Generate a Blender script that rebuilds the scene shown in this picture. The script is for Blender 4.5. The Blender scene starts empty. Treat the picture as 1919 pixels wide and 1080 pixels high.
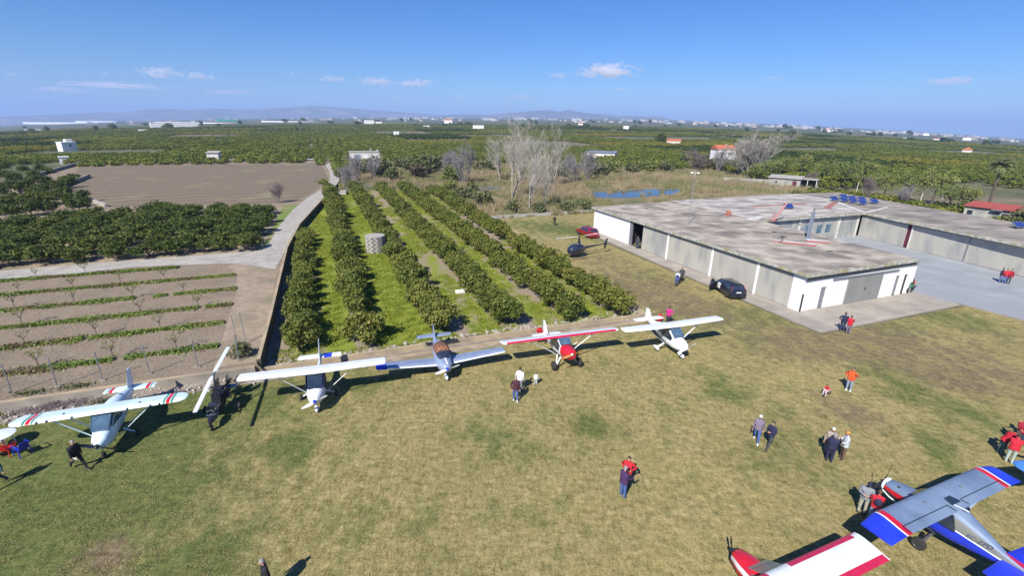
import bpy, math, random
import numpy as np
from mathutils import Vector, Matrix, Quaternion, noise as mnoise

random.seed(7); RNG = np.random.default_rng(11)
scene = bpy.context.scene
COL = scene.collection
R = math.radians
PI = math.pi

# ------------------------------------------------------------------ survey of the place
# positions were measured on the photograph and turned into metres on the ground
F = 900.0; CAM_H = 16.5; CX = 959.5; CY = 540.0
PITCH = math.atan((540 - 228) / F); ROLL = R(0.9)

def ray(px, py):
    x = px - CX; y = CY - py
    c, s = math.cos(ROLL), math.sin(ROLL)
    x, y = x * c - y * s, x * s + y * c
    cp, sp = math.cos(PITCH), math.sin(PITCH)
    return (x, F * cp + y * sp, -F * sp + y * cp)

def G(px, py, z=0.0):
    d = ray(px, py); t = (z - CAM_H) / d[2]
    return Vector((d[0] * t, d[1] * t, z))

# the plain falls away slightly to both sides and rises a little in the middle
_HT = [(-300, 268), (0, 237), (150, 231), (300, 227), (500, 223), (700, 221), (960, 222), (1150, 224), (1300, 228), (1450, 234), (1600, 242), (1760, 252), (1919, 262), (2200, 290)]
_AZ = []; _EL = []
for _x, _y in _HT:
    _d = ray(_x, _y - 4); _AZ.append(math.atan2(_d[0], _d[1])); _EL.append(_d[2] / math.hypot(_d[0], _d[1]))

def terrain(x, y):
    D = math.hypot(x, y)
    if D < 150: return 0.0
    e = float(np.interp(math.atan2(x, y), _AZ, _EL))
    q = D - 150
    return e * q * (q / (q + 120))

def GT(px, py):
    d = Vector(ray(px, py)).normalized()
    t = 20.0; o = Vector((0, 0, CAM_H))
    while t < 14000:
        p = o + d * t
        if p.z <= terrain(p.x, p.y): break
        t *= 1.01
    lo, hi = t / 1.01, t
    for _ in range(30):
        m = (lo + hi) / 2; p = o + d * m
        if p.z <= terrain(p.x, p.y): hi = m
        else: lo = m
    p = o + d * hi
    return Vector((p.x, p.y, terrain(p.x, p.y)))

# building / orchard axes: u across (to the right), v away from the runway
AX = math.atan2(0.3716, 0.9284)
def UV(u, v, z=0.0):
    return Vector((u * 0.9284 - v * 0.3716, u * 0.3716 + v * 0.9284, z))
def toUV(p):
    return (p[0] * 0.9284 + p[1] * 0.3716, -p[0] * 0.3716 + p[1] * 0.9284)

# ------------------------------------------------------------------ objects
def tag(o, label=None, cat=None, group=None, kind=None):
    if label: o['label'] = label
    if cat: o['category'] = cat
    if group: o['group'] = group
    if kind: o['kind'] = kind
    return o

def empty(name, loc=(0, 0, 0), rz=0.0, label=None, cat=None, group=None):
    o = bpy.data.objects.new(name, None); COL.objects.link(o)
    o.location = loc; o.rotation_euler = (0, 0, rz); o.empty_display_size = 0.2
    return tag(o, label, cat, group)

class MB:
    """collects shapes for ONE mesh object"""
    def __init__(s):
        s.v = []; s.f = []; s.m = []
    def add(s, vs, fs, m=0):
        b = len(s.v); s.v.extend([tuple(p) for p in vs])
        for f in fs:
            s.f.append(tuple(i + b for i in f)); s.m.append(m)
    def box(s, c, d, m=0, rz=0.0, rx=0.0, ry=0.0, taper=1.0):
        x, y, z = d[0] / 2, d[1] / 2, d[2] / 2
        M = Matrix.Rotation(rz, 3, 'Z') @ Matrix.Rotation(ry, 3, 'Y') @ Matrix.Rotation(rx, 3, 'X')
        c = Vector(c); vs = []
        for sz in (-1, 1):
            t = taper if sz > 0 else 1.0
            for sx, sy in ((-1, -1), (1, -1), (1, 1), (-1, 1)):
                vs.append(c + M @ Vector((sx * x * t, sy * y * t, sz * z)))
        s.add(vs, [(3, 2, 1, 0), (4, 5, 6, 7), (0, 1, 5, 4), (1, 2, 6, 5), (2, 3, 7, 6), (3, 0, 4, 7)], m)
    def tube(s, pts, rad, n=6, m=0, cap=True):
        pts = [Vector(p) for p in pts]
        if not isinstance(rad, (list, tuple)): rad = [rad] * len(pts)
        b = len(s.v); up = Vector((0.13, 0.21, 1)).normalized()
        for i, p in enumerate(pts):
            t = (pts[min(i + 1, len(pts) - 1)] - pts[max(i - 1, 0)])
            t = t.normalized() if t.length > 1e-9 else Vector((0, 0, 1))
            a = t.cross(up)
            if a.length < 0.05: a = t.cross(Vector((1, 0, 0)))
            a.normalize(); c = t.cross(a)
            for k in range(n):
                an = 2 * PI * k / n
                s.v.append(tuple(p + (a * math.cos(an) + c * math.sin(an)) * rad[i]))
        for i in range(len(pts) - 1):
            for k in range(n):
                q = (k + 1) % n
                s.f.append((b + i * n + k, b + i * n + q, b + (i + 1) * n + q, b + (i + 1) * n + k)); s.m.append(m)
        if cap:
            s.f.append(tuple(b + k for k in range(n - 1, -1, -1))); s.m.append(m)
            e = b + (len(pts) - 1) * n
            s.f.append(tuple(e + k for k in range(n))); s.m.append(m)
    def rings(s, rings, m=0, cap=True, mf=None):
        b = len(s.v); n = len(rings[0])
        for r in rings: s.v.extend([tuple(p) for p in r])
        for i in range(len(rings) - 1):
            for k in range(n):
                q = (k + 1) % n
                s.f.append((b + i * n + k, b + i * n + q, b + (i + 1) * n + q, b + (i + 1) * n + k))
                s.m.append(mf(i, k) if mf else m)
        if cap:
            s.f.append(tuple(b + k for k in range(n - 1, -1, -1))); s.m.append(mf(0, 0) if mf else m)
            e = b + (len(rings) - 1) * n
            s.f.append(tuple(e + k for k in range(n))); s.m.append(mf(len(rings) - 2, 0) if mf else m)
    def lathe(s, prof, c=(0, 0, 0), axis='Z', n=16, m=0):
        """prof: list of (r, h) along the axis"""
        c = Vector(c); rr = []
        for r, h in prof:
            ring = []
            for k in range(n):
                a = 2 * PI * k / n; x, y = r * math.cos(a), r * math.sin(a)
                p = {'Z': (x, y, h), 'X': (h, x, y), 'Y': (y, h, x)}[axis]
                ring.append(c + Vector(p))
            rr.append(ring)
        s.rings(rr, m)
    def ball(s, c, r, m=0, nu=10, nv=7):
        r = r if isinstance(r, (list, tuple)) else (r, r, r)
        rr = []
        for j in range(nv + 1):
            t = PI * (j + 0.02 if j == 0 else (j - 0.02 if j == nv else j)) / nv
            rr.append([(c[0] + r[0] * math.sin(t) * math.cos(2 * PI * k / nu), c[1] + r[1] * math.sin(t) * math.sin(2 * PI * k / nu), c[2] - r[2] * math.cos(t)) for k in range(nu)])
        s.rings(rr, m)
    def quad(s, a, b, c, d, m=0):
        s.add([a, b, c, d], [(0, 1, 2, 3)], m)
    def poly(s, pts, z0, z1, m=0):
        """extruded outline seen from above"""
        n = len(pts); vs = [(p[0], p[1], z0) for p in pts] + [(p[0], p[1], z1) for p in pts]
        s.add(vs, [tuple(range(n - 1, -1, -1)), tuple(range(n, 2 * n))] + [(i, (i + 1) % n, n + (i + 1) % n, n + i) for i in range(n)], m)
    def build(s, name, mats, parent=None, smooth=False, loc=None, autos=None):
        me = bpy.data.meshes.new(name); me.from_pydata(s.v, [], s.f)
        if not isinstance(mats, (list, tuple)): mats = [mats]
        for mm in mats: me.materials.append(M[mm] if isinstance(mm, str) else mm)
        if len(mats) > 1: me.polygons.foreach_set('material_index', s.m)
        if smooth: me.polygons.foreach_set('use_smooth', [True] * len(me.polygons))
        me.update()
        if smooth:
            try: me.set_sharp_from_angle(angle=R(autos or 42))
            except Exception: pass
        o = bpy.data.objects.new(name, me); COL.objects.link(o)
        if parent: o.parent = parent
        if loc is not None: o.location = loc
        return o

def sub(o, lv=1):
    md = o.modifiers.new('smooth', 'SUBSURF'); md.levels = lv; md.render_levels = lv
    return o

def copy_tree(o, parent=None):
    c = o.copy(); COL.objects.link(c); c.parent = parent
    for ch in list(o.children): copy_tree(ch, c)
    return c

def mesh_np(name, V, FQ, mats, parent=None, mi=None):
    """fast mesh from numpy: V (n,3), FQ (m,4)"""
    me = bpy.data.meshes.new(name)
    me.vertices.add(len(V)); me.vertices.foreach_set('co', np.asarray(V, dtype=np.float32).ravel())
    k = FQ.shape[1]
    me.loops.add(FQ.size); me.loops.foreach_set('vertex_index', FQ.astype(np.int32).ravel())
    me.polygons.add(len(FQ)); me.polygons.foreach_set('loop_start', np.arange(0, FQ.size, k, dtype=np.int32))
    try: me.polygons.foreach_set('loop_total', np.full(len(FQ), k, dtype=np.int32))
    except Exception: pass
    for mm in (mats if isinstance(mats, (list, tuple)) else [mats]): me.materials.append(M[mm])
    if mi is not None: me.polygons.foreach_set('material_index', np.asarray(mi, dtype=np.int32))
    me.update(calc_edges=True); me.validate()
    return me

def obj_of(name, me, parent=None, loc=None):
    o = bpy.data.objects.new(name, me); COL.objects.link(o)
    if parent: o.parent = parent
    if loc is not None: o.location = loc
    return o

# ------------------------------------------------------------------ materials
M = {}
def mat(name, c1, c2=None, scale=4.0, rough=0.6, metal=0.0, bump=0.0, bscale=None, coat=0.0, detail=6.0, c3=None, s3=0.3, rnd=0.0, spec=None, trans=0.0, stretch=None, contrast=(0.35, 0.65), ior=None):
    m = bpy.data.materials.new(name); m.use_nodes = True
    nt = m.node_tree; N = nt.nodes; L = nt.links
    b = N['Principled BSDF']
    b.inputs['Roughness'].default_value = rough; b.inputs['Metallic'].default_value = metal
    if coat: b.inputs['Coat Weight'].default_value = coat; b.inputs['Coat Roughness'].default_value = 0.08
    if spec is not None: b.inputs['Specular IOR Level'].default_value = spec
    c1 = tuple(c1) + (1,)
    tc = N.new('ShaderNodeTexCoord'); vec = tc.outputs['Object']
    if stretch:
        mp = N.new('ShaderNodeMapping'); mp.inputs['Scale'].default_value = stretch; L.new(vec, mp.inputs['Vector']); vec = mp.outputs['Vector']
    def noise(sc, det=detail):
        n = N.new('ShaderNodeTexNoise'); n.inputs['Scale'].default_value = sc; n.inputs['Detail'].default_value = det
        L.new(vec, n.inputs['Vector']); return n.outputs['Fac']
    col = None
    if c2 is not None:
        rp = N.new('ShaderNodeValToRGB'); rp.color_ramp.elements[0].position = contrast[0]; rp.color_ramp.elements[1].position = contrast[1]
        rp.color_ramp.elements[0].color = c1; rp.color_ramp.elements[1].color = tuple(c2) + (1,)
        L.new(noise(scale), rp.inputs['Fac']); col = rp.outputs['Color']
    if c3 is not None:
        rp = N.new('ShaderNodeValToRGB'); rp.color_ramp.elements[0].position = 0.48; rp.color_ramp.elements[1].position = 0.66
        L.new(noise(s3, 4.0), rp.inputs['Fac'])
        mx = N.new('ShaderNodeMixRGB'); L.new(rp.outputs['Color'], mx.inputs['Fac'])
        if col is not None: L.new(col, mx.inputs['Color1'])
        else: mx.inputs['Color1'].default_value = c1
        mx.inputs['Color2'].default_value = tuple(c3) + (1,); col = mx.outputs['Color']
    if rnd:
        oi = N.new('ShaderNodeObjectInfo'); mr = N.new('ShaderNodeMapRange')
        mr.inputs['To Min'].default_value = 1 - rnd; mr.inputs['To Max'].default_value = 1 + rnd
        L.new(oi.outputs['Random'], mr.inputs['Value'])
        hs = N.new('ShaderNodeHueSaturation'); L.new(mr.outputs['Result'], hs.inputs['Value'])
        m2 = N.new('ShaderNodeMath'); m2.operation = 'MULTIPLY_ADD'; L.new(oi.outputs['Random'], m2.inputs[0]); m2.inputs[1].default_value = -0.03; m2.inputs[2].default_value = 0.522
        L.new(m2.outputs[0], hs.inputs['Hue'])
        if col is not None: L.new(col, hs.inputs['Color'])
        else: hs.inputs['Color'].default_value = c1
        col = hs.outputs['Color']
    if col is not None: L.new(col, b.inputs['Base Color'])
    else: b.inputs['Base Color'].default_value = c1
    if bump:
        bp = N.new('ShaderNodeBump'); bp.inputs['Strength'].default_value = 1.0; bp.inputs['Distance'].default_value = bump
        L.new(noise(bscale or scale * 3), bp.inputs['Height']); L.new(bp.outputs['Normal'], b.inputs['Normal'])
    if trans:
        t = N.new('ShaderNodeBsdfTranslucent'); ms = N.new('ShaderNodeMixShader'); ms.inputs['Fac'].default_value = trans
        if col is not None: L.new(col, t.inputs['Color'])
        else: t.inputs['Color'].default_value = c1
        out = N['Material Output']; L.new(b.outputs[0], ms.inputs[1]); L.new(t.outputs[0], ms.inputs[2]); L.new(ms.outputs[0], out.inputs['Surface'])
    M[name] = m
    return m

def glass(name, tint, rough=0.05, alpha=0.35):
    m = bpy.data.materials.new(name); m.use_nodes = True
    b = m.node_tree.nodes['Principled BSDF']
    b.inputs['Base Color'].default_value = tuple(tint) + (1,); b.inputs['Roughness'].default_value = rough
    b.inputs['Alpha'].default_value = alpha; b.inputs['Coat Weight'].default_value = 0.6; b.inputs['Coat Roughness'].default_value = 0.03
    M[name] = m

# paints
mat('white_paint', (0.78, 0.80, 0.82), (0.70, 0.73, 0.77), 2.5, 0.32, coat=0.35)
mat('pale_blue_paint', (0.66, 0.80, 0.84), (0.58, 0.72, 0.78), 2.0, 0.3, coat=0.35)
mat('cream_paint', (0.70, 0.72, 0.70), (0.60, 0.62, 0.62), 1.2, 0.45)
mat('silver_paint', (0.30, 0.36, 0.50), (0.24, 0.30, 0.44), 2.0, 0.4, metal=0.2)
mat('red_paint', (0.60, 0.015, 0.03), (0.48, 0.01, 0.03), 3.0, 0.35, coat=0.3)
mat('crimson_paint', (0.55, 0.02, 0.07), (0.45, 0.015, 0.06), 3.0, 0.4, coat=0.2)
mat('green_paint', (0.03, 0.22, 0.12), None, rough=0.4)
mat('blue_paint', (0.02, 0.05, 0.62), (0.015, 0.035, 0.48), 1.5, 0.45, coat=0.15)
mat('sky_blue_paint', (0.08, 0.25, 0.62), (0.06, 0.2, 0.55), 1.5, 0.4)
mat('steel_blue_skin', (0.145, 0.205, 0.31), (0.19, 0.255, 0.36), 1.1, 0.55, c3=(0.12, 0.17, 0.265), s3=0.7)
mat('grass_reflection_skin', (0.17, 0.18, 0.165), (0.225, 0.225, 0.20), 1.2, 0.55)  # grass reflection painted into the colour of the fuselage side
mat('black_paint', (0.012, 0.012, 0.02), (0.02, 0.02, 0.03), 3.0, 0.25, coat=0.5)
mat('dark_navy_gloss', (0.012, 0.014, 0.035), (0.02, 0.022, 0.05), 2.0, 0.18, coat=0.8)
mat('car_black', (0.010, 0.012, 0.022), (0.016, 0.018, 0.03), 2.0, 0.2, coat=0.8)
mat('car_red', (0.24, 0.008, 0.018), (0.19, 0.007, 0.016), 2.0, 0.25, coat=0.7)
mat('tyre', (0.02, 0.02, 0.022), (0.035, 0.033, 0.03), 12, 0.85)
mat('alloy', (0.55, 0.56, 0.58), (0.4, 0.4, 0.42), 9, 0.35, metal=0.7)
mat('dark_metal', (0.03, 0.03, 0.035), (0.06, 0.06, 0.065), 9, 0.5, metal=0.5)
mat('galvanised', (0.33, 0.35, 0.37), (0.22, 0.23, 0.25), 6, 0.5, metal=0.5)
mat('wood_prop', (0.50, 0.22, 0.06), (0.38, 0.15, 0.04), 4, 0.35, stretch=(1, 1, 8), coat=0.4)
mat('window_dark', (0.018, 0.025, 0.045), (0.03, 0.045, 0.07), 3, 0.06, coat=0.5)
mat('window_blue', (0.05, 0.09, 0.14), (0.10, 0.17, 0.24), 2, 0.06, coat=0.6)
glass('clear_glass', (0.28, 0.33, 0.32), 0.05, 0.45)
mat('tail_light', (0.45, 0.01, 0.015), None, rough=0.2, coat=0.5)
mat('plate_white', (0.75, 0.76, 0.74), None, rough=0.5)
mat('lettering', (0.03, 0.04, 0.12), None, rough=0.6)
mat('cover_brown', (0.13, 0.065, 0.04), (0.20, 0.09, 0.05), 5, 0.8)
mat('cover_orange', (0.45, 0.17, 0.07), None, rough=0.8)
mat('plastic_red', (0.55, 0.012, 0.02), (0.45, 0.012, 0.02), 5, 0.4)
mat('plastic_blue', (0.015, 0.03, 0.45), (0.012, 0.025, 0.36), 5, 0.4)
mat('plastic_white', (0.70, 0.76, 0.74), (0.62, 0.68, 0.67), 4, 0.4)
mat('moto_green', (0.01, 0.22, 0.06), None, rough=0.25, coat=0.6)
mat('orange_fabric', (0.62, 0.12, 0.03), (0.5, 0.1, 0.03), 8, 0.8)
mat('pink_plastic', (0.65, 0.25, 0.32), None, rough=0.4)
# skin, hair, cloth
mat('skin', (0.50, 0.29, 0.20), (0.44, 0.24, 0.16), 8, 0.55)
mat('eye_dark', (0.02, 0.015, 0.012), None, rough=0.3)
mat('hair_dark', (0.025, 0.018, 0.014), (0.05, 0.035, 0.025), 40, 0.6)
mat('hair_grey', (0.30, 0.29, 0.28), (0.18, 0.17, 0.16), 40, 0.7)
mat('hair_brown', (0.07, 0.04, 0.02), (0.11, 0.065, 0.035), 40, 0.6)
CLOTH = dict(black=(0.012, 0.012, 0.016), navy=(0.018, 0.02, 0.06), maroon=(0.07, 0.018, 0.035), purple=(0.06, 0.025, 0.10), red=(0.52, 0.012, 0.03), darkred=(0.30, 0.01, 0.03),
    orange=(0.70, 0.09, 0.015), pink=(0.55, 0.02, 0.22), white=(0.75, 0.75, 0.76), lightgrey=(0.50, 0.54, 0.58), grey=(0.22, 0.24, 0.27), mauve=(0.20, 0.16, 0.22), beige=(0.36, 0.30, 0.27),
    khaki=(0.38, 0.36, 0.28), jeans=(0.07, 0.13, 0.33), palejeans=(0.26, 0.33, 0.42), darkjeans=(0.03, 0.045, 0.10), brown=(0.13, 0.07, 0.055), charcoal=(0.045, 0.05, 0.06), teal=(0.06, 0.13, 0.14),
    mint=(0.42, 0.50, 0.44), blue=(0.03, 0.06, 0.35), straw=(0.62, 0.50, 0.28), capred=(0.55, 0.03, 0.03), caporange=(0.65, 0.25, 0.05))
for k_, c_ in CLOTH.items():
    mat('cloth_' + k_, c_, tuple(x * 0.8 for x in c_), 14, 0.85, bump=0.004, bscale=22)
mat('shoe_dark', (0.03, 0.025, 0.022), None, rough=0.6)
mat('shoe_white', (0.65, 0.65, 0.66), None, rough=0.6)
# masonry and ground
mat('white_wall', (0.80, 0.79, 0.76), (0.72, 0.71, 0.68), 0.9, 0.85, bump=0.004, bscale=20, c3=(0.76, 0.75, 0.72), s3=0.35)
mat('door_grey', (0.43, 0.41, 0.355), (0.375, 0.36, 0.315), 0.8, 0.6, c3=(0.29, 0.29, 0.28), s3=0.7, stretch=(1, 1, 0.3), bump=0.002, bscale=6)
mat('door_panel', (0.25, 0.25, 0.235), (0.21, 0.21, 0.20), 0.9, 0.6, stretch=(1, 1, 0.3))
mat('weathered_wall', (0.40, 0.39, 0.34), (0.27, 0.28, 0.26), 0.8, 0.85, c3=(0.18, 0.20, 0.23), s3=0.6, stretch=(1, 1, 0.5))
mat('roof_slab', (0.43, 0.38, 0.31), (0.265, 0.228, 0.188), 0.5, 0.9, c3=(0.17, 0.148, 0.125), s3=0.3, bump=0.01, bscale=6, detail=12, stretch=(0.95, 1.1, 1), contrast=(0.40, 0.60))
mat('roof_pale', (0.49, 0.45, 0.395), (0.31, 0.285, 0.255), 0.5, 0.9, c3=(0.20, 0.18, 0.165), s3=0.35, detail=12, stretch=(0.8, 1.3, 1), contrast=(0.41, 0.59))
mat('roof_dark', (0.225, 0.195, 0.165), (0.335, 0.29, 0.245), 0.42, 0.9, c3=(0.155, 0.135, 0.115), s3=0.26, detail=10, stretch=(0.8, 1.3, 1), contrast=(0.38, 0.64))
mat('fascia', (0.50, 0.49, 0.43), (0.24, 0.245, 0.21), 2.2, 0.9, c3=(0.30, 0.27, 0.13), s3=1.1)
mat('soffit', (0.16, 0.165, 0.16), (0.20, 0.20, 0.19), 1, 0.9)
mat('white_seal', (0.60, 0.585, 0.555), (0.42, 0.40, 0.375), 1.5, 0.85)
mat('red_seal', (0.35, 0.13, 0.10), (0.28, 0.14, 0.12), 1.5, 0.85)
mat('blue_steel', (0.20, 0.235, 0.30), (0.25, 0.285, 0.345), 3, 0.5, metal=0.2)
mat('red_steel', (0.42, 0.14, 0.13), (0.35, 0.12, 0.11), 3, 0.5)
mat('solar_cell', (0.02, 0.04, 0.17), (0.03, 0.055, 0.21), 5, 0.2, coat=0.4)
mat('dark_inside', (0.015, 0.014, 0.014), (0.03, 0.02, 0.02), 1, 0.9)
mat('curtain_maroon', (0.10, 0.01, 0.03), None, rough=0.8)
mat('concrete', (0.36, 0.34, 0.30), (0.28, 0.265, 0.24), 0.8, 0.9, c3=(0.24, 0.22, 0.20), s3=0.3, bump=0.004, bscale=14)
mat('wall_concrete', (0.33, 0.29, 0.24), (0.25, 0.22, 0.185), 0.9, 0.92, c3=(0.20, 0.18, 0.15), s3=0.5, bump=0.006, bscale=9)
mat('kerb_tan', (0.42, 0.33, 0.21), (0.33, 0.26, 0.17), 1.2, 0.9, c3=(0.26, 0.22, 0.16), s3=0.5)
mat('pale_block', (0.38, 0.36, 0.325), (0.30, 0.28, 0.25), 2.5, 0.9)
mat('pale_plaster', (0.62, 0.60, 0.54), (0.52, 0.50, 0.45), 1.0, 0.9)
mat('far_white', (0.78, 0.77, 0.75), (0.7, 0.69, 0.68), 0.2, 0.9)
mat('far_cream', (0.62, 0.58, 0.52), (0.55, 0.5, 0.45), 0.2, 0.9)
mat('terracotta', (0.45, 0.14, 0.06), (0.36, 0.11, 0.05), 2, 0.85)
mat('hut_red', (0.36, 0.075, 0.055), (0.28, 0.06, 0.045), 1.5, 0.85)
mat('stone_wall', (0.40, 0.38, 0.33), (0.27, 0.26, 0.23), 2.5, 0.95, c3=(0.20, 0.2, 0.19), s3=1.2, bump=0.03, bscale=5)
mat('rubble_pale', (0.42, 0.39, 0.34), (0.31, 0.28, 0.24), 4, 0.95)
mat('bark_pale', (0.44, 0.405, 0.355), (0.33, 0.30, 0.265), 6, 0.9)
mat('bark_brown', (0.12, 0.09, 0.07), (0.08, 0.06, 0.05), 8, 0.9)
mat('twig_grey', (0.27, 0.25, 0.25), (0.20, 0.185, 0.19), 3, 0.9)
mat('twig_purple', (0.20, 0.16, 0.16), (0.15, 0.12, 0.12), 3, 0.9)
mat('leaf_citrus', (0.098, 0.122, 0.020), (0.165, 0.178, 0.034), 1.6, 0.6, rnd=0.18, trans=0.2, spec=0.2)
mat('leaf_citrus_young', (0.20, 0.20, 0.045), (0.26, 0.22, 0.06), 1.6, 0.6, rnd=0.12, trans=0.2, spec=0.2)
mat('leaf_dark', (0.050, 0.076, 0.016), (0.090, 0.115, 0.024), 1.2, 0.6, rnd=0.15, trans=0.2, spec=0.2)
mat('leaf_far', (0.132, 0.158, 0.030), (0.195, 0.205, 0.044), 0.5, 0.8, rnd=0.12, trans=0.25, spec=0.1)
mat('leaf_far_yellow', (0.20, 0.195, 0.034), (0.26, 0.22, 0.042), 0.5, 0.8, rnd=0.10, trans=0.25, spec=0.1)
mat('leaf_shrub', (0.095, 0.11, 0.045), (0.14, 0.15, 0.06), 1.5, 0.8, rnd=0.15, trans=0.15, spec=0.1)
mat('leaf_greygreen', (0.16, 0.17, 0.085), (0.21, 0.21, 0.11), 1.5, 0.8, rnd=0.15, trans=0.15, spec=0.1)
mat('leaf_willow', (0.20, 0.24, 0.06), (0.27, 0.29, 0.09), 1.2, 0.8, rnd=0.1, trans=0.3, spec=0.1)
mat('leaf_maroon', (0.09, 0.055, 0.045), (0.13, 0.08, 0.06), 1.5, 0.7, rnd=0.1)
mat('leaf_weed', (0.135, 0.215, 0.028), (0.20, 0.255, 0.038), 2.0, 0.6, trans=0.25, c3=(0.20, 0.15, 0.07), s3=0.5)
mat('leaf_sapling', (0.20, 0.22, 0.05), (0.26, 0.26, 0.08), 4, 0.6, trans=0.25)
mat('leaf_palm', (0.13, 0.17, 0.06), (0.22, 0.22, 0.09), 1.5, 0.5, trans=0.1)
mat('reed_tan', (0.35, 0.275, 0.165), (0.28, 0.22, 0.13), 0.3, 0.8, rnd=0.12, trans=0.15)
mat('reed_green', (0.19, 0.195, 0.075), (0.26, 0.235, 0.105), 0.3, 0.8, rnd=0.15, trans=0.15)
mat('grass_green', (0.20, 0.255, 0.018), (0.28, 0.30, 0.032), 0.6, 0.8, rnd=0.12, trans=0.25)
mat('turf_dry', (0.36, 0.30, 0.14), (0.45, 0.37, 0.185), 0.8, 0.9, rnd=0.15, trans=0.3)
mat('turf_green', (0.13, 0.155, 0.045), (0.20, 0.21, 0.065), 0.8, 0.9, rnd=0.15, trans=0.2)
mat('mossy_shaded_concrete', (0.10, 0.09, 0.065), (0.06, 0.06, 0.04), 1.2, 0.95, c3=(0.14, 0.12, 0.085), s3=0.4, bump=0.006, bscale=9)  # mossy, and darkened to put the sunless wall face's shade into the colour
mat('twig_pale', (0.36, 0.335, 0.295), (0.28, 0.26, 0.23), 3, 0.9)
mat('town_white', (0.60, 0.585, 0.56), (0.5, 0.48, 0.46), 0.2, 0.9)
mat('town_cream', (0.48, 0.44, 0.39), (0.4, 0.37, 0.33), 0.2, 0.9)
# ------------------------------------------------------------------ people
def skin_body(nodes, edges, roots):
    """nodes: list of (pos, radius) -> grown surface (verts, faces)"""
    me = bpy.data.meshes.new('grow'); me.from_pydata([p for p, r in nodes], edges, [])
    o = bpy.data.objects.new('grow', me); COL.objects.link(o)
    sk = o.modifiers.new('skin', 'SKIN'); sk.use_smooth_shade = True
    sd = o.modifiers.new('sub', 'SUBSURF'); sd.levels = 1
    lay = me.skin_vertices[0].data if me.skin_vertices else None
    if lay is None:
        bpy.context.view_layer.objects.active = o
        lay = me.skin_vertices.new(name='skin').data if hasattr(me.skin_vertices, 'new') else me.skin_vertices[0].data
    for i, (p, r) in enumerate(nodes):
        lay[i].radius = r if isinstance(r, tuple) else (r, r)
        lay[i].use_root = i in roots
    dg = bpy.context.evaluated_depsgraph_get(); dg.update()
    ev = o.evaluated_get(dg); m2 = ev.to_mesh()
    V = [tuple(v.co) for v in m2.vertices]; Fc = [tuple(p.vertices) for p in m2.polygons]
    ev.to_mesh_clear(); bpy.data.objects.remove(o); bpy.data.meshes.remove(me)
    return V, Fc

def seg_d(p, a, b):
    ab = b - a; t = max(0, min(1, (p - a).dot(ab) / max(ab.length_squared, 1e-9)))
    return (p - a - ab * t).length

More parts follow.
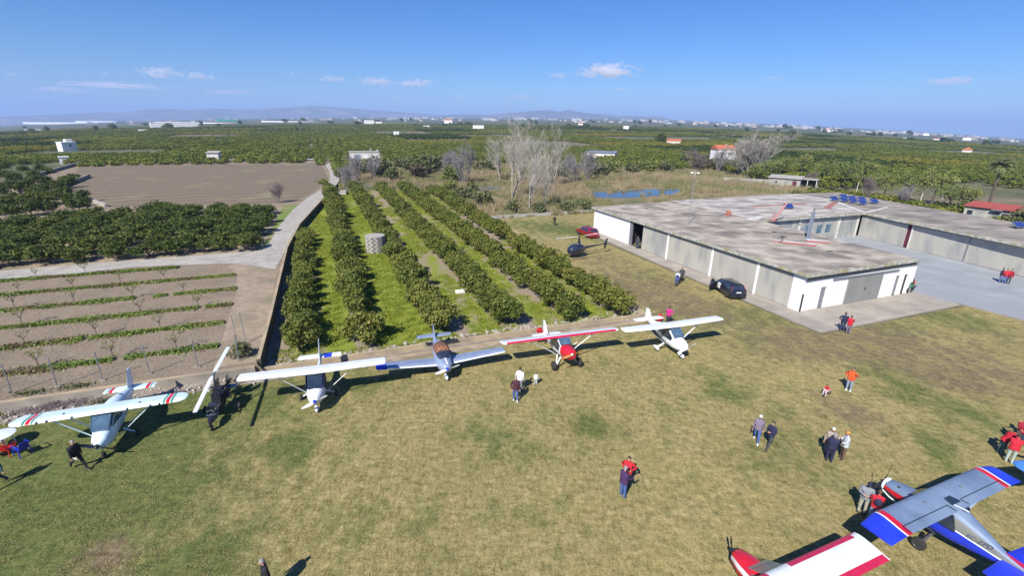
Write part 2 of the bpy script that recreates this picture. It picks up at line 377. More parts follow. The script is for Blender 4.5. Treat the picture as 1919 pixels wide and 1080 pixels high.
def make_person(loc, face, h=1.74, top='navy', legs='jeans', hair='hair_dark', cap=None, brim=False, shoes='shoe_dark', arms='down', stride=0.0, lean=0.0, sleeves=True, sit=False, squat=False,
                headturn=0.0, nod=0.0, wide=1.0, skirt=None, longhair=False, label='', group='people on the airfield', bag=None, paper=False):
    """face: heading in radians, 0 = +X. Body built facing +X then turned."""
    k = h / 1.75
    N = []; E = []; REG = []
    def nd(p, r, reg):
        N.append((Vector(p) * k, (r[0] * k, r[1] * k) if isinstance(r, tuple) else r * k)); REG.append(reg); return len(N) - 1
    hipz = 0.93; kneeL = kneeR = None
    if sit: hipz = 0.56
    if squat: hipz = 0.38
    sx = math.sin(lean); cz = math.cos(lean)
    def up(d, f=0.0, y=0.0):  # point on the torso, d above hip
        return (sx * d + f * cz, y, hipz + cz * d - f * sx)
    w = wide
    pel = nd((0, 0, hipz), (0.165 * w, 0.135 * w), 'legs')
    bel = nd(up(0.17, 0.01), (0.175 * w, 0.145 * w), 'top'); che = nd(up(0.36, 0.0), (0.20 * w, 0.15 * w), 'top')
    clv = nd(up(0.49, -0.01), (0.105, 0.09), 'top'); nek = nd(up(0.55, 0.0), 0.058, 'skin'); hb = nd(up(0.60, 0.015), 0.062, 'skin')
    E += [(pel, bel), (bel, che), (che, clv), (clv, nek), (nek, hb)]
    segs = [(pel, bel, 'top'), (bel, che, 'top'), (che, clv, 'top'), (nek, hb, 'skin')]
    roots = {pel}
    for s in (1, -1):
        a = stride * s
        # legs
        hip = nd((0, 0.095 * s * w, hipz - 0.06), 0.112 * (0.5 + 0.5 * w), 'legs')
        if sit:
            kn = nd((0.42, 0.14 * s, hipz - 0.02), 0.06, 'legs'); an = nd((0.44, 0.15 * s, 0.09), 0.042, 'legs')
        elif squat:
            kn = nd((0.36, 0.17 * s, 0.42), 0.06, 'legs'); an = nd((0.08, 0.14 * s, 0.08), 0.045, 'legs')
        else:
            kn = nd((0.43 * math.sin(a) + 0.02, 0.105 * s, hipz - 0.06 - 0.43 * math.cos(a)), 0.074, 'legs')
            bend = a - (0.25 if a < 0 and abs(a) > .15 else 0.0)
            an = nd((0.43 * math.sin(a) + 0.42 * math.sin(bend), 0.11 * s, max(0.075, hipz - 0.06 - 0.43 * math.cos(a) - 0.41 * math.cos(bend))), 0.054, 'legs')
        ap = Vector(N[an][0]) / k
        he = nd((ap.x - 0.04, ap.y, max(0.035, ap.z - 0.05)), 0.036, 'shoe'); toe = nd((ap.x + 0.15, ap.y + 0.02 * s, max(0.03, ap.z - 0.055)), (0.042, 0.028), 'shoe')
        E += [(pel, hip), (hip, kn), (kn, an), (an, he), (an, toe)]
        segs += [(hip, kn, 'legs'), (kn, an, 'legs'), (an, toe, 'shoe'), (an, he, 'shoe')]
        # arms
        sh = nd(up(0.445, -0.01, 0.185 * s * w), 0.078, 'top')
        S = Vector(up(0.445, -0.01, 0.205 * s * w))
        kind = arms if isinstance(arms, str) else arms[0 if s == 1 else 1]
        if kind == 'down': d1 = Vector((-a * 0.45 - 0.03, 0.14 * s, -1)); d2 = Vector((-a * 0.35 + 0.18, 0.06 * s, -1))
        elif kind == 'hips': d1 = Vector((-0.25, 0.6 * s, -0.9)); d2 = Vector((0.35, -0.75 * s, -0.55))
        elif kind == 'cross': d1 = Vector((0.25, 0.2 * s, -1)); d2 = Vector((0.75, -0.85 * s, 0.05))
        elif kind == 'pocket': d1 = Vector((-0.2, 0.28 * s, -1)); d2 = Vector((0.35, -0.2 * s, -1))
        elif kind == 'forward': d1 = Vector((0.45, 0.12 * s, -0.9)); d2 = Vector((1, -0.15 * s, 0.05))
        elif kind == 'reach': d1 = Vector((0.8, 0.1 * s, -0.6)); d2 = Vector((1, 0, -0.35))
        elif kind == 'raise': d1 = Vector((0.55, 0.25 * s, -0.5)); d2 = Vector((0.3, -0.35 * s, 0.95))
        elif kind == 'behind': d1 = Vector((-0.3, 0.22 * s, -1)); d2 = Vector((-0.25, -0.6 * s, -0.55))
        d1.normalize(); d2.normalize()
        el_ = S + d1 * 0.28; wr = el_ + d2 * 0.25
        e_ = nd(el_, 0.058, 'top'); w_ = nd(wr, 0.037, 'top' if sleeves else 'skin'); side = d2.cross(Vector((0, 0, 1)))
        if side.length < 0.1: side = Vector((0, 1, 0))
        side.normalize(); nrm = side.cross(d2).normalized()
        pc = wr + d2 * 0.075; pm = nd(pc, (0.036, 0.018), 'skin')
        E += [(che, sh), (sh, e_), (e_, w_), (w_, pm)]
        segs += [(che, sh, 'top'), (sh, e_, 'top'), (e_, w_, 'top' if sleeves else 'skin'), (w_, pm, 'skin')]
        for q, (off, ln) in enumerate(((-0.027, 0.062), (-0.009, 0.075), (0.009, 0.08), (0.027, 0.07))):
            b0 = pc + side * off + d2 * 0.005; b1 = b0 + d2 * ln * 0.55 + nrm * 0.006; b2 = b1 + d2 * ln * 0.35 - nrm * 0.022
            i0 = nd(b0, 0.0095, 'skin'); i1 = nd(b1, 0.009, 'skin'); i2 = nd(b2, 0.008, 'skin'); roots.add(i0)
            E += [(i0, i1), (i1, i2)]; segs += [(i0, i1, 'skin'), (i1, i2, 'skin')]
        t0 = pc + side * 0.03 - d2 * 0.035; t1 = t0 + side * 0.03 + d2 * 0.03; t2 = t1 + d2 * 0.03 - nrm * 0.012
        i0 = nd(t0, 0.011, 'skin'); i1 = nd(t1, 0.0105, 'skin'); i2 = nd(t2, 0.009, 'skin'); roots.add(i0)
        E += [(i0, i1), (i1, i2)]; segs += [(i0, i1, 'skin'), (i1, i2, 'skin')]
    V, Fc = skin_body(N, E, roots)
    mi = {'top': 0, 'legs': 1, 'skin': 2, 'shoe': 3}
    mb = MB()
    pos = [Vector(p) for p, r in N]; rad = [(r if not isinstance(r, tuple) else max(r)) for p, r in N]
    for f in Fc: mb.f.append(f)
    mb.v = list(V)
    for f in Fc:
        c = sum((Vector(V[i]) for i in f), Vector()) / len(f)
        best = min(segs, key=lambda sg: seg_d(c, pos[sg[0]], pos[sg[1]]) - 0.5 * (rad[sg[0]] + rad[sg[1]]) * 0.5)
        mb.m.append(mi[best[2]])
    # head with a face
    hc = Vector(up(0.70, 0.03 + 0.05 * math.sin(nod))) * k
    HM = Matrix.Rotation(headturn, 3, 'Z') @ Matrix.Rotation(nod + lean * 0.6, 3, 'Y')
    rr = []
    nu, nv = 14, 10
    for j in range(nv + 1):
        t = PI * min(max(j, 0.05), nv - 0.05) / nv; z = -math.cos(t) * 0.118
        ring = []
        for q in range(nu):
            a = 2 * PI * q / nu; rx = 0.098 * math.sin(t); ry = 0.078 * math.sin(t)
            x = rx * math.cos(a); y = ry * math.sin(a)
            if z < -0.03: x *= 1 + 0.05; y *= 1 - 0.16 * min(1, (-z - 0.03) / 0.08)
            if abs(a if a < PI else a - 2 * PI) < 0.25 and -0.045 < z < 0.02: x += 0.022
            ring.append(hc + HM @ (Vector((x, y, z)) * k))
        rr.append(ring)
    mb.rings(rr, 2)
    def hp(x, y, z): return hc + HM @ (Vector((x, y, z)) * k)
    for s in (1, -1):
        mb.ball(hp(0.082, 0.032 * s, 0.012), 0.011 * k, 4, 6, 4)
        mb.ball(hp(-0.005, 0.079 * s, -0.005), (0.018 * k, 0.009 * k, 0.03 * k), 2, 6, 4)
    mb.box(hp(0.092, 0, -0.058), (0.012 * k, 0.045 * k, 0.008 * k), 5, rz=headturn)
    root = mb.build('person', ['cloth_' + top, 'cloth_' + legs, 'skin', shoes, 'eye_dark', 'cloth_darkred'], None, smooth=True, autos=75)
    tag(root, label, 'person', group)
    # hair or cap: shell round the upper head
    def shell(name, mt, grow, zcut, back):
        h_ = MB(); rings = []
        for j in range(6):
            t = (PI / 2) * j / 5.0
            ring = []
            for q in range(14):
                a = 2 * PI * q / 14; fr = (1 + math.cos(a)) / 2
                low = zcut * fr + back * (1 - fr)
                z = low + (0.118 + grow - low) * math.sin(t)
                cr = math.sqrt(max(0, 1 - (max(z, -0.09) / (0.118 + grow)) ** 2)) if j < 5 else 0.06
                ring.append(hp((0.098 + grow) * cr * math.cos(a) - 0.004, (0.078 + grow) * cr * math.sin(a), z))
            rings.append(ring)
        h_.rings(rings)
        if brim:
            if brim == 'all': h_.lathe([(0.09 * k, 0), (0.17 * k, -0.015 * k), (0.17 * k, -0.007 * k), (0.09 * k, 0.012 * k)], hp(0, 0, 0.045), 'Z', 16)
            else: h_.box(hp(0.125, 0, 0.045), (0.09 * k, 0.12 * k, 0.012 * k), rz=headturn, ry=nod + 0.15)
        return h_.build(name, mt, root, smooth=True)
    shell('hair', hair, 0.008, 0.052, -0.075 if not longhair else -0.16)
    if cap: shell('cap', 'cloth_' + cap, 0.017, 0.045, 0.02)
    # clothing: hem of jacket and collar
    hem = MB(); rings = []
    for d, gx, gy in ((-0.09, 0.165, 0.205), (0.02, 0.17, 0.205), (0.14, 0.155, 0.19)):
        rings.append([Vector(up(d, gx * math.cos(2 * PI * q / 14) * w * 0.92, gy * math.sin(2 * PI * q / 14) * w)) * k for q in range(14)])
    hem.rings(rings, 0, cap=False)
    ho = hem.build('jacket_hem', 'cloth_' + top, root, smooth=True)
    if bag:
        b_ = MB(); b_.ball(Vector(up(0.28, -0.19)) * k, (0.09 * k, 0.15 * k, 0.2 * k), 0, 10, 8)
        for s in (1, -1): b_.tube([Vector(up(0.45, -0.12, 0.1 * s)) * k, Vector(up(0.47, 0.03, 0.11 * s)) * k, Vector(up(0.25, 0.12, 0.13 * s)) * k], 0.017 * k, 5)
        b_.build('backpack', 'cloth_' + bag, root, smooth=True)
    if paper:
        b_ = MB(); b_.box((0.27 * k, -0.17 * k, 0.82 * k), (0.2, 0.015, 0.14), rz=0.4, rx=0.3)
        b_.build('paper', 'plate_white', root)
    root.location = loc; root.rotation_euler = (0, 0, face)
    return root

def toward(p, q): return math.atan2(q[1] - p[1], q[0] - p[0])
def cam_dir(p): return math.atan2(-p[1], -p[0])

def people():
    def P(px, py, face='cam', z=0.0, **kw):
        p = G(px, py, z)
        if face == 'cam': f = cam_dir(p)
        elif face == 'away': f = cam_dir(p) + PI
        elif isinstance(face, tuple): f = toward(p, G(*face))
        else: f = face
        return make_person(p, f, **kw)
    P(4, 912, R(-95), top='teal', legs='darkjeans', stride=0.35, label='person in green-grey top and dark trousers walking at the left edge', hair='hair_dark')
    P(150, 880, R(-20), top='black', legs='black', stride=0.5, lean=0.12, hair='hair_grey', paper=True, label='person in black striding past the pale blue plane holding white paper')
    P(966, 752, 'cam', top='maroon', legs='jeans', hair='hair_grey', arms=('down', 'pocket'), stride=0.12, shoes='shoe_white', label='person in maroon jacket and blue jeans walking towards the camera')
    P(974, 733, R(60), top='white', legs='grey', hair='hair_dark', arms='pocket', label='person in white shirt seen from behind, next to the small child')
    P(1004, 722, 'away', h=0.95, top='white', legs='lightgrey', hair='hair_dark', shoes='shoe_white', arms='down', label='small child in white clothes standing on the lawn')
    P(1011, 631, 'cam', h=1.6, top='red', legs='brown', cap='straw', brim='all', squat=True, lean=0.3, arms='forward', label='person in red with straw hat squatting behind the red tail')
    P(1232, 604, R(-30), h=1.65, top='red', legs='red', hair='hair_brown', longhair=True, squat=True, lean=0.35, arms='forward', label='person in red squatting beside the white plane tail')
    P(1251, 608, 'away', h=1.68, top='pink', legs='charcoal', hair='hair_dark', sleeves=False, arms=('forward', 'hips'), label='person in magenta top and dark trousers standing by the white plane')
    P(1039, 423, 'cam', top='black', legs='black', hair='hair_dark', arms='raise', label='person in black with raised hands at the far end of the lawn')
    P(1194, 466, 'cam', top='charcoal', legs='darkjeans', hair='hair_dark', label='person in dark clothes standing in the open hangar doorway, front one')
    P(1203, 467, R(150), top='grey', legs='palejeans', hair='hair_dark', label='person in grey inside the hangar doorway behind another')
    P(1276, 529, 'cam', top='charcoal', legs='black', hair='hair_dark', arms='pocket', label='person in dark clothes standing behind the blue scooter')
    P(1577, 621, 'away', top='navy', legs='darkjeans', hair='hair_dark', wide=1.1, arms=('hips', 'forward'), label='person in navy standing at the concrete edge beside one in red')
    P(1588, 626, (1610, 560), top='red', legs='mauve', hair='hair_brown', arms='forward', h=1.68, label='person in red at the concrete edge beside one in navy')
    P(1589, 733, 'cam', top='orange', legs='palejeans', hair='hair_dark', wide=1.08, arms=('raise', 'hips'), shoes='shoe_white', label='person in bright orange jacket raising a hand to the face')
    P(1416, 829, 'cam', top='mauve', legs='jeans', cap='white', brim=True, hair='hair_grey', stride=0.3, shoes='shoe_white', arms='down', label='person in grey jacket, blue jeans and white cap walking')
    P(1440, 840, R(-150), top='navy', legs='charcoal', hair='hair_dark', stride=0.42, arms='cross', h=1.68, label='person in navy top and dark trousers walking with folded arms')
    P(1549, 852, (1552, 866), top='beige', legs='mauve', cap='white', hair='hair_grey', wide=1.05, lean=0.12, label='person in beige jacket and white cap facing a friend in navy')
    P(1552, 866, 'away', top='navy', legs='navy', hair='hair_grey', wide=1.1, arms=('forward', 'raise'), label='person all in navy with back to the camera in a group of three')
    P(1577, 861, R(165), top='lightgrey', legs='brown', cap='caporange', brim=True, arms='forward', h=1.7, label='person in pale shirt, brown trousers and orange cap')
    P(1166, 932, R(30), top='purple', legs='jeans', hair='hair_grey', wide=1.1, arms='forward', nod=0.2, label='person in dark purple jacket and blue jeans, nearest on the lawn')
    P(1174, 912, R(-120), top='red', legs='charcoal', hair='hair_dark', arms='hips', label='person in red half hidden behind the dark purple jacket')
    P(1613, 962, 'cam', top='grey', legs='khaki', cap='navy', brim=True, wide=1.08, arms='cross', nod=0.35, bag='black', label='person in grey hoodie and khaki trousers by the striped blue wing')
    P(1632, 978, R(60), h=1.7, top='red', legs='palejeans', hair='hair_brown', sleeves=False, arms='forward', bag='navy', label='person in red top with navy backpack by the striped blue wing')
    P(505, 1116, R(-140), top='black', legs='charcoal', hair='hair_grey', label='grey haired person in black at the bottom edge')
    P(1872, 852, R(-10), top='red', legs='teal', hair='hair_dark', lean=0.65, arms='reach', wide=1.08, label='person in red bending forward, leftmost of the group at the right edge')
    P(1889, 868, 'away', top='red', legs='mint', hair='hair_dark', lean=0.25, arms='reach', wide=1.1, shoes='shoe_white', label='person in red with pale trousers, nearest of the right edge group')
    P(1905, 835, R(-120), top='darkred', legs='darkjeans', cap='capred', brim=True, arms='forward', label='person in dark red jacket and red cap at the right edge')
    P(1922, 828, R(170), top='red', legs='jeans', cap='caporange', arms='forward', label='person in red and orange cap cut by the right edge')
    P(1872, 529, R(-60), top='navy', legs='jeans', hair='hair_dark', arms='pocket', label='person in navy in the hangar courtyard beside two in red')
    P(1880, 531, 'cam', top='red', legs='jeans', hair='hair_dark', arms='cross', label='person in red in the courtyard between navy and dark red')
    P(1888, 532, R(200), top='darkred', legs='charcoal', hair='hair_dark', h=1.78, label='person in dark red, rightmost of three in the courtyard')
    # seated on the scooter and on the toy bike (the machines are built further down)
    p = G(1268, 534); make_person(p, cam_dir(p) - 0.1, top='lightgrey', legs='jeans', hair='hair_dark', sit=True, arms='forward', label='person in pale jacket sitting on the blue scooter').location.z = 0.25
    p = G(1548, 741); make_person(p, R(-150), h=1.0, top='capred', legs='white', hair='hair_dark', shoes='shoe_white', sit=True, lean=0.3, arms='forward', label='child in red and white riding a pink toy bike').location.z = 0.06
people()
# ------------------------------------------------------------------ aircraft (local frame: nose +X, left wing +Y, up +Z)
def sec(x, hw, z0, z1, n=16, ex=2.6, yc=0.0):
    """rounded-box section across the fuselage"""
    out = []
    for k in range(n):
        a = 2 * PI * k / n; c, s = math.cos(a), math.sin(a)
        out.append((x, yc + hw * math.copysign(abs(c) ** (2 / ex), c), (z0 + z1) / 2 + (z1 - z0) / 2 * math.copysign(abs(s) ** (2 / ex), s)))
    return out

PROF = [(1.0, 0.0), (0.75, 0.32), (0.5, 0.72), (0.3, 0.98), (0.15, 0.9), (0.05, 0.58), (0.0, 0.0), (0.05, -0.32), (0.2, -0.42), (0.5, -0.34), (0.8, -0.16)]
def wing_mb(st, mf=None, cap=True):
    """st: (y, x_lead, chord, z, thickness) from tip to tip"""
    mb = MB(); rr = []
    for y, xl, ch, z, th in st:
        rr.append([(xl - c * ch, y, z + t * th) for c, t in PROF])
    def f(i, k):
        if not mf: return 0
        ym = (st[i][0] + st[i + 1][0]) / 2
        return mf(ym, (PROF[k][0] + PROF[(k + 1) % len(PROF)][0]) / 2, k < 6)
    mb.rings(rr, 0, cap, f)
    return mb
def fin_mb(st, mf=None):
    """st: (z, x_lead, chord, thickness)"""
    mb = MB(); rr = []
    for z, xl, ch, th in st:
        rr.append([(xl - c * ch, t * th, z) for c, t in [(1, 0), (0.6, 0.7), (0.25, 1), (0.05, 0.6), (0, 0), (0.05, -0.6), (0.25, -1), (0.6, -0.7)]])
    mb.rings(rr, 0, True, (lambda i, k: mf((st[i][0] + st[i + 1][0]) / 2)) if mf else None)
    return mb
def span_stations(span, xl, chord, z, th, cuts=(), dih=0.0, taper=1.0, round_tip=0.0, sweep=0.0):
    h = span / 2
    ys = {-h, h, 0.0}
    for c in cuts: ys |= {c, -c}
    if round_tip:
        for q in (0.25, 0.5, 0.75, 0.92): ys |= {h - round_tip * (1 - q), -(h - round_tip * (1 - q))}
        ys |= {h - round_tip, -(h - round_tip)}
    out = []
    for y in sorted(ys):
        a = abs(y) / h; ch = chord * (1 - (1 - taper) * a); x0 = xl - (1 - taper) * chord * a * 0.3 - sweep * a; t = th * (1 - 0.25 * a)
        if round_tip and abs(y) > h - round_tip:
            q = (abs(y) - (h - round_tip)) / round_tip; e = math.sqrt(max(0.0, 1 - (q * 0.985) ** 2))
            x0 -= ch * 0.35 * (1 - e); ch *= 0.12 + 0.88 * e; t *= 0.3 + 0.7 * e
        out.append((y, x0, ch, z + dih * abs(y), t))
    return out

def wheel(parent, p, r=0.2, w=0.13, rim='alloy', name='wheel'):
    mb = MB(); mb.lathe([(r * 0.55, -w / 2), (r * 0.85, -w / 2), (r * 0.97, -w * 0.36), (r, 0), (r * 0.97, w * 0.36), (r * 0.85, w / 2), (r * 0.55, w / 2)], (0, 0, 0), 'Y', 18)
    o = mb.build(name, 'tyre', parent, smooth=True, loc=p)
    m2 = MB(); m2.lathe([(0.02, -w * 0.5), (r * 0.5, -w * 0.42), (r * 0.58, -w * 0.52), (r * 0.58, w * 0.52), (r * 0.5, w * 0.42), (0.02, w * 0.5)], (0, 0, 0), 'Y', 14)
    m2.build('rim', rim, o, smooth=True)
    return o
def spat(parent, p, r=0.2, mt='white_paint'):
    mb = MB(); rr = []
    for x, h, z in ((-0.42, 0.03, 0.02), (-0.25, 0.11, 0.02), (0.0, 0.17, 0.03), (0.2, 0.15, 0.01), (0.3, 0.05, -0.02)):
        rr.append(sec(p[0] + x, h * 0.62 + 0.02, p[2] + z - h * 0.8, p[2] + z + h, 12, 2.2, p[1]))
    mb.rings(rr); return mb.build('wheel_spat', mt, parent, smooth=True)
def propeller(parent, x, z, dia=1.6, ang=0.4, mt='white_paint', spin='white_paint', blades=2, tip=None, sl=0.22, sr=0.11):
    mb = MB()
    for b in range(blades):
        a = ang + 2 * PI * b / blades; rr = []
        d = Vector((0, math.cos(a), math.sin(a))); e = Vector((0, -math.sin(a), math.cos(a)))
        for q, wd, tw in ((0.06, 0.05, 1.0), (0.25, 0.085, 0.7), (0.55, 0.085, 0.4), (0.85, 0.06, 0.25), (1.0, 0.02, 0.2)):
            c = Vector((x + sl * 0.35, 0, z)) + d * (q * dia / 2); cv = e * math.cos(tw) + Vector((1, 0, 0)) * math.sin(tw); nv = d.cross(cv)
            rr.append([c + cv * wd, c + nv * 0.012, c - cv * wd, c - nv * 0.012])
        mb.rings(rr)
    o = mb.build('propeller', mt, parent)
    m2 = MB(); m2.lathe([(sr, 0), (sr * 0.95, sl * 0.3), (sr * 0.7, sl * 0.65), (sr * 0.3, sl * 0.92), (0.01, sl)], (x, 0, z), 'X', 14)
    m2.build('spinner', spin, o, smooth=True)
    return o
def strut(parent, a, b, r=0.03, mt='white_paint', name='wing_strut'):
    mb = MB(); a, b = Vector(a), Vector(b)
    t = (b - a).normalized(); s = t.cross(Vector((1, 0, 0))); s.normalize(); f = s.cross(t)
    rr = [[p + f * r * 1.8, p + s * r * 0.6, p - f * r * 1.8, p - s * r * 0.6] for p in (a, b)]
    mb.rings(rr); return mb.build(name, mt, parent)
def glass_patch(parent, quads, mt='window_dark', name='windshield'):
    mb = MB()
    for q in quads:
        c = [Vector(p) for p in q]; n = (c[1] - c[0]).cross(c[2] - c[0]).normalized() * 0.012
        mb.add([p + n for p in c] + [p - n for p in c], [tuple(range(len(c))), tuple(range(2 * len(c) - 1, len(c) - 1, -1))] + [(i, len(c) + i, len(c) + (i + 1) % len(c), (i + 1) % len(c)) for i in range(len(c))])
    return mb.build(name, mt, parent)
def text_on(parent, body, size, M4, mt='lettering', name='lettering', ext=0.004):
    cu = bpy.data.curves.new(name, 'FONT'); cu.body = body; cu.size = size; cu.extrude = ext; cu.align_x = 'CENTER'; cu.align_y = 'CENTER'; cu.shear = 0.2
    o = bpy.data.objects.new(name, cu); COL.objects.link(o)
    dg = bpy.context.evaluated_depsgraph_get(); me = bpy.data.meshes.new_from_object(o.evaluated_get(dg)); bpy.data.objects.remove(o)
    me.materials.clear(); me.materials.append(M[mt]); me.transform(M4)
    return obj_of(name, me, parent)
HEAD = R(-68.2)
AIR = 'aircraft parked on the grass'

def plane_pale_blue():
    # far left: high wing, rounded tips with red and green bands
    t = empty('light_aircraft', G(215, 800), R(-69), 'pale blue high-wing plane with red and green wing bands, leftmost in the row', 'aircraft', AIR)
    t.location = (-21.05, 21.35, 0)
    fz = [(1.62, 0.10, 0.86, 1.06), (1.56, 0.20, 0.72, 1.14), (1.35, 0.34, 0.58, 1.22), (0.95, 0.43, 0.5, 1.40), (0.55, 0.47, 0.5, 1.60), (0.15, 0.48, 0.52, 2.06), (-0.7, 0.47, 0.58, 2.08), (-1.3, 0.46, 0.7, 2.02), (-2.4, 0.33, 0.92, 1.76), (-3.5, 0.15, 1.1, 1.46), (-3.9, 0.05, 1.16, 1.34)]
    mb = MB(); mb.rings([sec(*f) for f in fz]); mb.build('fuselage', 'pale_blue_paint', t, smooth=True, autos=60)
    def mf(y, c, upper):
        d = 3.75 - abs(y)
        if 0.60 < d < 0.70: return 1
        if 0.74 < d < 0.92: return 2
        if 0.96 < d < 1.05: return 1
        return 0
    st = span_stations(7.5, 0.5, 1.06, 2.12, 0.12, cuts=(3.15, 3.05, 3.01, 2.83, 2.79, 2.70), round_tip=0.55)
    wing_mb(st, mf).build('wing', ['pale_blue_paint', 'green_paint', 'red_paint'], t, smooth=True)
    def mt(y, c, u):
        a = abs(y)
        return 2 if 0.80 < a < 0.98 else (1 if 1.02 < a < 1.08 else 0)
    st = span_stations(2.5, -3.15, 0.75, 1.38, 0.05, cuts=(0.80, 0.98, 1.02, 1.08), taper=0.8)
    wing_mb(st, mt).build('tailplane', ['pale_blue_paint', 'green_paint', 'red_paint'], t, smooth=True)
    fin_mb([(1.3, -2.75, 1.25, 0.05), (1.6, -3.1, 0.95, 0.045), (2.1, -3.4, 0.7, 0.035), (2.5, -3.6, 0.5, 0.02)]).build('fin', 'pale_blue_paint', t, smooth=True)
    glass_patch(t, [[(0.98, 0.36, 1.4), (0.98, -0.36, 1.4), (0.28, -0.41, 2.06), (0.28, 0.41, 2.06)]], 'window_blue')
    for s in (1, -1):
        glass_patch(t, [[(0.8, 0.455 * s, 1.42), (0.25, 0.485 * s, 1.95), (-0.55, 0.48 * s, 1.95), (-0.55, 0.485 * s, 1.35)][::s]], 'window_blue', 'side_window')
        strut(t, (0.25, 0.5 * s, 0.62), (0.25, 2.1 * s, 2.06), 0.03, 'pale_blue_paint'); strut(t, (-0.35, 0.5 * s, 0.65), (-0.35, 2.1 * s, 2.06), 0.025, 'pale_blue_paint')
        strut(t, (-0.35, 0.4 * s, 0.6), (-0.4, 0.92 * s, 0.22), 0.035, 'pale_blue_paint', 'landing_gear_leg'); wheel(t, (-0.4, 0.98 * s, 0.2), 0.2)
        for y in (1.15, 2.15, 2.55):
            b = MB(); b.box((0.5, y * s, 2.16), (0.16, 0.03, 0.07)); b.build('wing_fence', 'dark_metal', t)
        b = MB(); b.lathe([(0.05, 0), (0.05, 0.03), (0.01, 0.035)], (0.1, 1.6 * s, 2.22), 'Z', 10); b.build('fuel_cap', 'dark_metal', t)
    strut(t, (1.2, 0, 0.65), (1.28, 0, 0.2), 0.035, 'alloy', 'landing_gear_leg'); wheel(t, (1.3, 0, 0.18), 0.18, 0.12)
    propeller(t, 1.62, 0.96, 1.7, 2.75, 'black_paint', 'dark_metal')
    mb = MB()
    for k in range(9):
        a0 = R(20 + 24 * k); a1 = R(20 + 24 * (k + 1)); w0 = 0.045 * math.sin(PI * k / 9); w1 = 0.045 * math.sin(PI * (k + 1) / 9)
        def q(a, r): return (-1.75 + r * math.cos(a), r * math.sin(a) * 0.9 + 0.02, 1.918 + 0.037 * math.cos(a) + 0.012)
        mb.quad(q(a0, 0.17 - w0), q(a0, 0.17 + w0), q(a1, 0.17 + w1), q(a1, 0.17 - w1))
    mb.build('crescent_mark', 'lettering', t)
    mb = MB(); mb.lathe([(0.03, 0), (0.03, 0.3)], (0.9, 0.35, 0.35), 'X', 8); mb.build('exhaust', 'dark_metal', t)

def plane_white_blue_spinner():
    t = empty('light_aircraft', (-11.85, 25.75, 0), R(-73), 'white high-wing plane with large dark windscreen and blue spinner, beside the gyrocopter', 'aircraft', AIR)
    fz = [(1.72, 0.13, 0.86, 1.12), (1.62, 0.24, 0.72, 1.22), (1.3, 0.40, 0.55, 1.34), (0.9, 0.50, 0.46, 1.45), (0.5, 0.53, 0.44, 1.62), (0.05, 0.53, 0.46, 2.02), (-0.6, 0.5, 0.5, 2.02), (-1.1, 0.34, 0.68, 1.82), (-1.6, 0.18, 0.92, 1.5), (-2.6, 0.11, 1.06, 1.36), (-3.4, 0.08, 1.1, 1.3)]
    mb = MB(); mb.rings([sec(*f, 16, 2.3) for f in fz]); mb.build('fuselage', 'white_paint', t, smooth=True, autos=60)
    wing_mb(span_stations(8.4, 0.42, 1.08, 2.08, 0.12, cuts=(2.2,), taper=0.86, dih=0.02, round_tip=0.12)).build('wing', 'white_paint', t, smooth=True)
    wing_mb(span_stations(2.7, -3.0, 0.7, 1.42, 0.05, cuts=(0.25, 0.75), taper=0.85), lambda y, c, u: 1 if 0.25 < y < 0.75 else 0).build('tailplane', ['white_paint', 'blue_paint'], t, smooth=True)  # blue panel beside the fin is shade painted onto the white tailplane
    fin_mb([(1.25, -2.2, 1.5, 0.06), (1.5, -2.8, 0.95, 0.05), (2.1, -3.2, 0.62, 0.04), (2.55, -3.35, 0.42, 0.02)]).build('fin', 'white_paint', t, smooth=True)
    glass_patch(t, [[(1.0, 0.40, 1.4), (1.0, -0.40, 1.4), (0.2, -0.44, 2.04), (0.2, 0.44, 2.04)]], 'window_dark')
    for s in (1, -1):
        glass_patch(t, [[(0.8, 0.52 * s, 1.4), (0.15, 0.54 * s, 1.93), (-0.55, 0.525 * s, 1.93), (-0.7, 0.51 * s, 1.1), (0.5, 0.545 * s, 1.0)][::s]], 'window_dark', 'side_window')
        strut(t, (0.1, 0.48 * s, 0.6), (0.05, 2.2 * s, 2.05), 0.03)
        strut(t, (-0.3, 0.35 * s, 0.55), (-0.35, 0.95 * s, 0.24), 0.04, 'white_paint', 'landing_gear_leg'); wheel(t, (-0.35, 1.02 * s, 0.2), 0.2)
    strut(t, (1.1, 0, 0.65), (1.22, 0, 0.2), 0.04, 'white_paint', 'landing_gear_leg'); wheel(t, (1.25, 0, 0.17), 0.17, 0.11); spat(t, (1.25, 0, 0.22), 0.17)
    propeller(t, 1.72, 0.98, 1.6, 0.42, 'white_paint', 'blue_paint')

